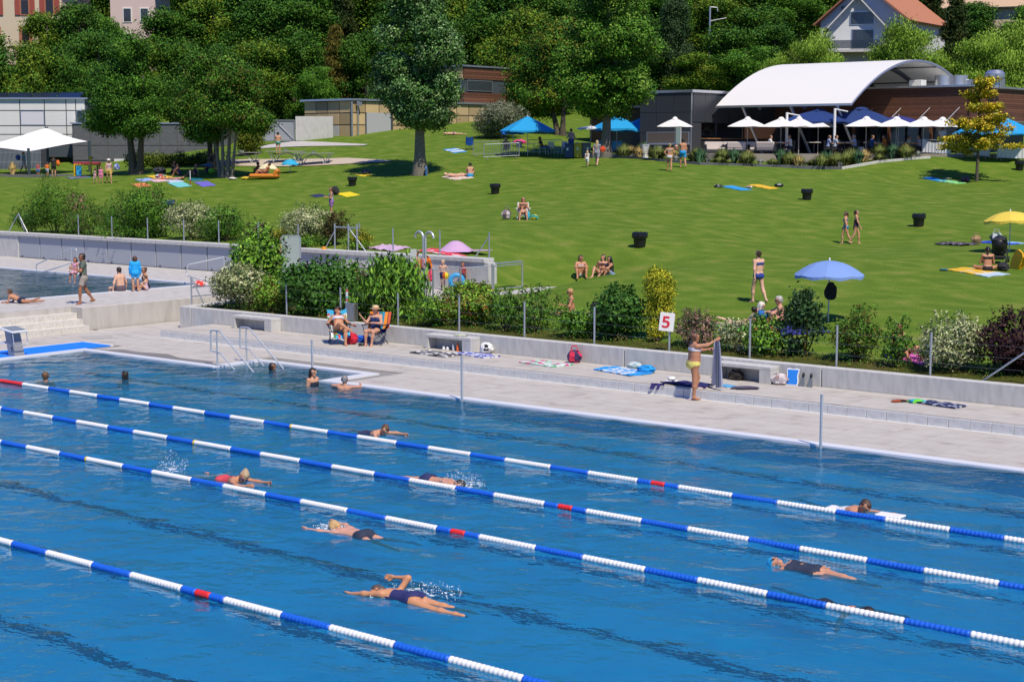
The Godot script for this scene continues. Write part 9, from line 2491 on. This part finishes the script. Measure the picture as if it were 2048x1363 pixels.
	for e in [[-0.6,0.9], [0.6,1.3], [1.2,0.8]]:
		part(pipe([V(e[0], 0,0),V(e[0], e[1], 0)], 0.06),"post", cloth_mat(K(0.70,0.44,0.01),0.4), pf)
	part(pipe([V(-0.6,0.85,0),V(1.2,0.85,0)], 0.05),"beam", cloth_mat(K(0.70,0.44,0.01),0.4), pf)
	bpart("panel", cloth_mat(K(0.03,0.35,0.62),0.4), pf, V(-0.25,0.4,0.1),V(0.4,0.7,0.05),0.02)
	g = MB.new(); g.lathe([Vector2(0.02,1.2),Vector2(0.24,1.42),Vector2(0.2,1.42),Vector2(0,1.28)], 14,V(0.6,0,0)); part(g, "funnel", cloth_mat(K(0.70,0.44,0.01),0.4), pf)
	cloth("play_mat", "striped blue and red mat below the play frame", -98.0,-70.6,1.4,2.6,1.1, stripes(K(0.03,0.25,0.45),K(0.3,0.05,0.06),9.0), null, Vector2i(4,12))
	var rt := thing("football_table", "dark table with red top under the shade sail", "table", on(-104.5,-76.2),VIEW)
	bpart("table_top", cloth_mat(K(0.34,0.03,0.05),0.5), rt, V(0,0.85,0),V(1.9,0.22,0.9),0.02)
	for sx in [-0.85,0.85]:
		for sz in [-0.35,0.35]: bpart("leg", mats.black, rt, V(sx, 0.4, sz),V(0.1,0.8,0.1))
	# crowd under the left trees
	var crowd := [[-91.5,-74.0,"knees", RT, "woman in black top sitting at the back of the heap", K(0.02,0.02,0.03),"bun"], [-89.6,-73.0,"knees", LF, "woman in violet suit sitting right of the towel heap", K(0.06,0.03,0.16),"bun"], [-88.4,-73.4,"ground", LF + 0.4,"woman in dark suit rightmost of the shaded group", K(0.03,0.02,0.05),"tail"], [-88.9,-70.9,"prone", RT, "child lying in the middle of the towel heap", K(0.5,0.12,0.05),"short"], [-87.6,-71.1,"back", LF, "child lying at the right end of the towel heap", K(0.45,0.2,0.3),"bob"]]
	for e in crowd:
		person(e[4], on(e[0], e[1]), e[3], 1.62 if e[4].begins_with("woman") else 1.25, e[2], {"cell": 0.045,"skin": skin[1] if e[4].begins_with("woman") else skin[0], "hair": [e[6], BROWN], "wear": [["suit", e[5]]], "group": "people shaded by the double-trunked tree"})
	for e in [[-89.9,-70.3,1.0,1.6,K(0.25,0.35,0.65),"blue towel at the left end of the towel heap"], [-88.6,-70.4,1.0,1.6,K(0.62,0.42,0.45),"pink towel in the middle of the towel heap"], [-87.2,-70.6,0.9,1.5,K(0.46,0.50,0.66),"lilac towel at the right end of the towel heap"], [-90.4,-71.9,1.2,2.2,K(0.66,0.44,0.02),"yellow mat behind the towel heap"]]:
		cloth("group_towel", e[5], e[0], e[1], e[2], e[3], 1.2, speckle([e[4], e[4], e[4] * 1.2], 15), null, Vector2i(6,9))
	lump("clothes_heap", "colourful clothes heap among the lying children", "clothes", on(-89.4,-71.2),V(0.9,0.35,0.5),[K(0.6,0.55,0.55),K(0.4,0.1,0.1),K(0.1,0.3,0.25),K(0.6,0.4,0.1)])
	lump("dark_bag", "dark bags piled at the double trunk", "bag", on(-92.0,-73.2),V(1.2,0.5,0.5),[K(0.02,0.02,0.03),K(0.05,0.05,0.07)])
	cloth("orange_towel", "orange towel alone on the lawn before the double trunk", -87.8,-68.3,0.9,2.0,1.15, plain(K(0.66,0.22,0.09)))
	cloth("turquoise_towel", "turquoise towel left of the thin parasol pole", -85.4,-69.6,1.0,2.6,1.15, plain(K(0.15,0.52,0.52)))
	cloth("violet_towel", "violet blue towel right of the thin parasol pole", -83.9,-70.5,0.9,2.4,1.1, plain(K(0.14,0.12,0.52)))
	cloth("teal_towel", "dark teal towel in the tree shade", -86.4,-71.8,0.8,1.6,1.1, plain(K(0.01,0.16,0.20)))
	var pp := thing("parasol_pole", "bare white and red parasol pole stuck in the lawn", "pole", on(-84.3,-69.6))
	part(pipe([V(0,0.4,0),V(0,1.0,0)], 0.025),"upper_tube", mats.white, pp)
	part(pipe([V(0,-0.1,0),V(0,0.42,0)], 0.03),"lower_tube", cloth_mat(K(0.4,0.03,0.03),0.5), pp)
	var crowd2 := [[-89.0,-75.2,"knees", TO, "seated person in blue behind the twin trunks", K(0.05,0.2,0.35)], [-84.2,-75.6,"knees", LF, "seated person in red and green right of the pale stems", K(0.3,0.05,0.05)], [-83.0,-75.0,"knees", AW, "seated grey man right of the pale stems", K(0.1,0.1,0.12)], [-86.6,-74.9,"stand", RT, "dark standing person half behind the pale stems", K(0.02,0.02,0.03)]]
	for e in crowd2:
		person(e[4], on(e[0], e[1]), e[3], 1.68, e[2], {"cell": 0.045,"skin": skin[3], "hair": ["short", DARKH], "wear": [["shirt", e[5]], ["shorts", K(0.04,0.06,0.12)]], "bust": false, "group": "people shaded by the pale stemmed tree"})
	lump("lime_bag", "lime green bag under the pale stemmed tree", "bag", on(-88.2,-74.7),V(0.5,0.4,0.3),[K(0.25,0.62,0.03)])
	var lo := thing("sun_lounger", "orange air lounger with person under the cream parasol", "lounger", on(-81.8,-73.9), RT - 0.1)
	bpart("base", cloth_mat(K(0.60,0.20,0.02),0.5), lo, V(0,0.22,0),V(0.8,0.28,2.0),0.1)
	bpart("headrest", cloth_mat(K(0.60,0.20,0.02),0.5), lo, V(0,0.45,0.85),V(0.8,0.5,0.3),0.1, Basis(Vector3.RIGHT, 0.5))
	person("person lying on the orange lounger under cream parasol", on(-81.8,-73.9,0.36), LF - 0.1,1.7,"recline", {"cell": 0.045,"bust": false, "skin": skin[1], "hair": ["short", DARKH], "wear": [["trunks", K(0.3,0.1,0.05)]], "pose": {"p": 0.1}})
	lump("yellow_bag", "yellow bag left of the orange lounger", "bag", on(-82.9,-73.2),V(0.7,0.22,0.4),[K(0.68,0.5,0.05)])
	lump("white_shoes", "white shoes in front of the pale stemmed tree", "shoes", on(-83.9,-72.9),V(0.6,0.16,0.4),[K(0.66,0.66,0.64)])
	person("bare-backed person standing beside the clipped bush", on(-91.6,-84.2), AW, 1.7,"hold", {"cell": 0.045,"bust": false, "skin": skin[0], "hair": ["short", DARKH], "wear": [["trunks", K(0.1,0.3,0.25)]]})
	# snack corner
	person("bare-backed man behind the recycling bins", on(-69.0,-91.2), AW, 1.78,"hold", {"cell": 0.045,"bust": false, "w": 1.15,"skin": skin[2], "hair": ["short", BROWN], "wear": [["shorts", K(0.08,0.1,0.2)]]})
	person("sunbather on the white chair at the left snack end", on(-72.0,-87.6,0.03), TO, 1.7,"chair", {"cell": 0.045,"skin": skin[2], "hair": ["bob", BLOND], "wear": [["suit", K(0.4,0.1,0.1)]], "pose": {"p": 0.5}})
	person("person in blue seated under the turquoise parasol", on(-70.0,-89.2,0.03), RT, 1.7,"chair", {"cell": 0.045,"bust": false, "skin": skin[1], "hair": ["short", DARKH], "wear": [["shirt", K(0.02,0.02,0.03)], ["trousers", K(0.06,0.14,0.34)]], "pose": {"p": 0.5}})
	c = thing("blue_lounger", "bright blue low lounger left of the barriers", "lounger", on(-76.2,-88.6), AW)
	deck_chair(c, mats.dark_metal, cloth_mat(K(0.01,0.10,0.50)), mats.dark_metal)
	cloth("blue_towel", "blue and white towel before the blue lounger", -76.9,-87.8,1.0,2.2,1.1, stripes(K(0.05,0.3,0.6),K(0.6,0.6,0.6),5.0), null, Vector2i(4,10))
	lump("pink_float", "pink inflatable behind the small blue parasol", "float", on(-74.0,-91.6,0.2),V(1.1,0.35,0.5),[K(0.66,0.06,0.22)])
	person("person lying on the grass left of the olive", on(-83.0,-94.6), LF, 1.7,"prone", {"cell": 0.05,"skin": skin[2], "hair": ["short", BROWN], "wear": [["bottom", K(0.2,0.1,0.2)]]})
	# diners
	var y := 5.86
	var dn := [[-54.2,-93.2, RT, K(0.66,0.66,0.66),"diner in white shirt at the left dining table"], [-53.0,-93.9, LF, K(0.62,0.62,0.64),"diner in white shirt with braces facing left"], [-51.4,-96.0, RT, K(0.22,0.30,0.50),"diner in blue shirt between the white masts"], [-51.0,-96.2, RT, K(0.34,0.42,0.52),"man in pale blue shirt and dark tie facing right"], [-49.9,-96.9, LF, K(0.40,0.46,0.66),"grey haired man in lilac shirt reaching over the table"], [-49.2,-97.8, RT, K(0.02,0.10,0.30),"diner in dark blue shirt behind the tub planter"], [-48.6,-98.6, LF, K(0.62,0.18,0.02),"diner in orange shirt"], [-47.6,-99.9, RT, K(0.5,0.45,0.3),"diner in pale patterned shirt near the barriers"], [-46.9,-100.2, LF, K(0.36,0.36,0.5),"diner in greyish shirt nearest the barriers"], [-52.4,-99.0, TO, K(0.30,0.30,0.32),"grey diner at the back in the navy parasols' shade"]]
	for e in dn:
		person(e[4], V(e[0], y, e[1]), e[2], 1.74,"dine", {"cell": 0.045,"bust": false, "skin": skin[0], "hair": ["short", GREYH if e[4].begins_with("grey") else BROWN], "wear": [["shirt", e[3]], ["trousers", K(0.02,0.022,0.03)]], "group": "diners on the terrace"})
		var ch := thing("dining_chair", "dark dining chair of the " + e[4].replace("diner", "guest"),"chair", V(e[0], y, e[1]), e[2], "dining chairs on the terrace")
		bpart("seat", mats.dark_metal, ch, V(0,0.33,0),V(0.46,0.05,0.46),0.01)
		bpart("backrest", mats.dark_metal, ch, V(0,0.6,-0.24),V(0.46,0.5,0.04),0.01)
		for sx in [-0.2,0.2]:
			for sz in [-0.2,0.2]: bpart("leg", mats.dark_metal, ch, V(sx, 0.16, sz),V(0.04,0.32,0.04))
	person("waiter in white shirt standing behind the sheeted barrier", V(-45.6, y, -100.8), AW, 1.78,"stand", {"cell": 0.045,"bust": false, "skin": skin[1], "hair": ["short", K(0.2,0.08,0.04)], "wear": [["shirt", K(0.62,0.62,0.62)], ["trousers", K(0.02,0.02,0.03)]]})
	person("child in white top between the sheeted barriers", V(-44.15,5.66,-100.0), TO, 1.5,"stand", {"cell": 0.045,"skin": skin[0], "hair": ["bob", DARKH], "wear": [["shirt", K(0.6,0.6,0.6)], ["shorts", K(0.3,0.3,0.32)]]})

# ---------------------------------------------------------------- swimmers
func splash(label: String, at: Vector3, r: float, h: float, n: int) -> void:
	var g := MB.new()
	for k in n * 2:
		var a := rng.randf() * TAU; var q := pow(rng.randf(),0.7) * r
		var y := pow(rng.randf(),2.2) * h * (1.0 - 0.6 * q / r)
		var s := rng.randf_range(0.002,0.0075)
		g.ball(V(cos(a) * q, y, sin(a) * q),V(s, s * rng.randf_range(0.8,2.6), s), Basis(Vector3.RIGHT, rng.randfn() * 0.5),6,4)
	for k in n / 6:
		var a := rng.randf() * TAU; var q := rng.randf() * r
		g.ball(V(cos(a) * q, 0.01, sin(a) * q),V(rng.randf_range(0.01,0.06),0.005, rng.randf_range(0.008,0.03)), Basis(Vector3.UP, a),8,4)
	var m := paint("foam", K(0.80,0.84,0.87),0.25)
	tag(part(g, "splash", m, self, at), label, "splash", "", "stuff")

func make_swimmers() -> void:
	rng.seed = 900
	var skin := SKINS
	var PX := PI / 2.0
	var wy := -0.035
	var gp := "swimmers in the large pool"
	person("bather with short brown hair, head above water at the far left", V(-36.7, wy - 1.40,-25.2), AW, 1.68,"stand", {"cell": 0.026,"skin": skin[1], "hair": ["short", K(0.14,0.07,0.03)], "group": gp, "bust": false})
	person("bather with dark wet hair near the blue mat", V(-35.5, wy - 1.42,-26.9), LF - 0.6,1.64,"stand", {"cell": 0.026,"skin": skin[1], "hair": ["bob", DARKH], "group": gp, "wear": [["suit", K(0.3,0.5,0.6)]]})
	person("dark haired bather by the pool stair handrail", V(-33.7, wy - 0.86,-30.6), RT, 1.5,"stand", {"cell": 0.026,"skin": skin[3], "hair": ["bob", DARKH], "group": gp, "wear": [["suit", K(0.02,0.02,0.03)]], "pose": {"p": 0.45,"th": [V(0.1,0.1,1),V(-0.1,0.1,1)], "ua": [V(0.4,-0.4,0.8),V(-0.4,-0.5,0.8)]}})
	person("woman with long wet black hair standing at the stair bay corner", V(-30.75, wy - 1.2,-29.35), RT - 0.6,1.66,"stand", {"cell": 0.022,"skin": skin[0], "hair": ["long", K(0.012,0.009,0.009)], "group": gp, "wear": [["suit", K(0.02,0.02,0.03)]]})
	person("grey haired woman resting her arms on the pool edge", V(-29.65, wy + 0.2,-29.42), AW - 0.2,1.64,"rest", {"cell": 0.022,"w": 1.1,"skin": K(0.50,0.26,0.17),"hair": ["short", K(0.22,0.21,0.21)], "group": gp, "wear": [["suit", K(0.02,0.02,0.025)]]})
	person("woman swimming breaststroke behind the far lane rope", V(-24.5, wy - 0.02,-24.95), PX + 0.05,1.66,"breast", {"cell": 0.02,"skin": skin[0], "hair": ["short", K(0.10,0.045,0.02)], "group": gp, "wear": [["suit", K(0.02,0.03,0.08)]], "pose": {"p": -0.05,"t": V(0,0.26,1),"ua": [V(0.4,0.0,1),V(-0.7,-0.2,0.8)], "fa": [V(-0.1,0.02,1),V(0.1,-0.05,1)], "face": V(-0.3,0,1)}})
	person("blond woman with goggles and red suit swimming with a board", V(-23.1, wy + 0.0,-19.72), PX, 1.66,"breast", {"cell": 0.02,"skin": K(0.52,0.25,0.14),"hair": ["bun", K(0.40,0.30,0.18)], "shades": true, "shade_color": K(0.03,0.05,0.2),"group": gp, "wear": [["suit", K(0.60,0.06,0.08)]], "pose": {"p": -0.06,"t": V(0,0.2,1),"ua": [V(0.3,-0.1,1),V(-0.45,-0.1,1)], "fa": [V(0.0,0.08,1),V(0.15,0.12,1)], "face": V(-0.5,-0.2,1)}})
	splash("splash thrown up by the red suited woman's kick", V(-24.6, wy, -19.7),0.32,0.42,110)
	person("swimmer in navy trunks under spray between second and far rope", V(-19.95, wy - 0.01,-22.05), PX + 0.05,1.78,"crawl", {"cell": 0.02,"bust": false, "skin": K(0.52,0.27,0.18),"hair": ["short", DARKH], "group": gp, "wear": [["trunks", NAVY]], "pose": {"ua": [V(0.25,-0.2,1),V(-0.4,-0.1,0.9)], "fa": [V(0.05,-0.15,1),V(0.1,-0.1,1)]}})
	splash("spray over the navy trunks swimmer's head", V(-19.2, wy, -22.1),0.42,0.42,190)
	person("fair haired swimmer with stretched arms gliding to the left", V(-17.95, wy - 0.05,-18.2),-PX - 0.03,1.76,"glide", {"cell": 0.02,"bust": false, "skin": K(0.56,0.30,0.22),"hair": ["short", K(0.50,0.32,0.14)], "group": gp, "wear": [["trunks", K(0.02,0.03,0.06)]]})
	splash("foam round the gliding swimmer's head", V(-18.75, wy, -18.22),0.26,0.1,90)
	person("crawl swimmer in navy suit with one arm lifted from the water", V(-14.75, wy - 0.03,-15.92),-PX + 0.03,1.7,"crawl", {"cell": 0.018,"w": 1.06,"skin": K(0.56,0.27,0.14),"hair": ["short", K(0.10,0.07,0.06)], "group": gp, "wear": [["suit", K(0.02,0.025,0.12)]], "pose": {"p": 0.02,"face": V(0.7,-0.6,0.3),"f": V(0.25,-1,0.02)}})
	splash("water drops around the arm lifting crawl swimmer", V(-14.9, wy, -16.25),0.6,0.14,130)
	splash("foam at the arm lifting swimmer's shoulder", V(-15.3, wy, -15.85),0.2,0.06,60)
	person("woman in white suit holding a kickboard behind the far rope", V(-13.0, wy - 0.02,-24.8), PX + 0.02,1.68,"breast", {"cell": 0.02,"skin": K(0.50,0.25,0.15),"hair": ["short", K(0.06,0.03,0.018)], "group": gp, "wear": [["suit", K(0.66,0.66,0.68)]], "pose": {"p": -0.08,"t": V(0,0.24,1),"ua": [V(0.22,-0.12,1),V(-0.22,-0.12,1)], "fa": [V(0.02,0.04,1),V(-0.02,0.04,1)], "face": V(-0.35,-0.1,1)}})
	var g := MB.new(); g.box(Vector3.ZERO, V(0.46,0.035,0.28), Basis(),0.014)
	single(g, "kickboard", mats.white, "white kickboard under the swimming woman's hands", "kickboard", "", V(-11.95, wy + 0.02,-24.82),0.03)
	person("backstroke swimmer in turquoise cap between second and third rope", V(-11.2, wy - 0.035,-20.78),-PX - 0.04,1.76,"float", {"cell": 0.02,"skin": K(0.52,0.27,0.18),"hat": ["swim", K(0.02,0.36,0.66)], "shades": true, "group": gp, "wear": [["suit", K(0.02,0.03,0.06)]], "bust": false})
	splash("ripple foam beside the turquoise cap swimmer", V(-11.7, wy, -20.95),0.32,0.05,70)
	person("submerged swimmer passing under the third lane rope", V(-10.3, wy - 0.12,-19.45), PX - 0.1,1.78,"glide", {"cell": 0.022,"bust": false, "skin": K(0.42,0.18,0.12),"hair": ["short", DARKH], "group": gp, "wear": [["trunks", K(0.01,0.015,0.03)]], "pose": {"ua": [V(0.3,-0.1,1),V(-1,-0.25,0.3)], "fa": [V(0.1,0.02,1),V(-0.8,-0.3,0.4)]}})

func _ready() -> void:
	make_view()
	make_materials()
	make_pool()
	make_walls()
	make_land()
	make_buildings()
	make_hero_trees()
	make_wood()
	make_shrubs()
	make_ropes()
	make_pool_gear()
	make_furniture()
	make_bins()
	var t0 := Time.get_ticks_msec()
	make_figure_stock()
	make_deck_life()
	make_lawn_life()
	make_swimmers()
	print("figures ms ", Time.get_ticks_msec() - t0)
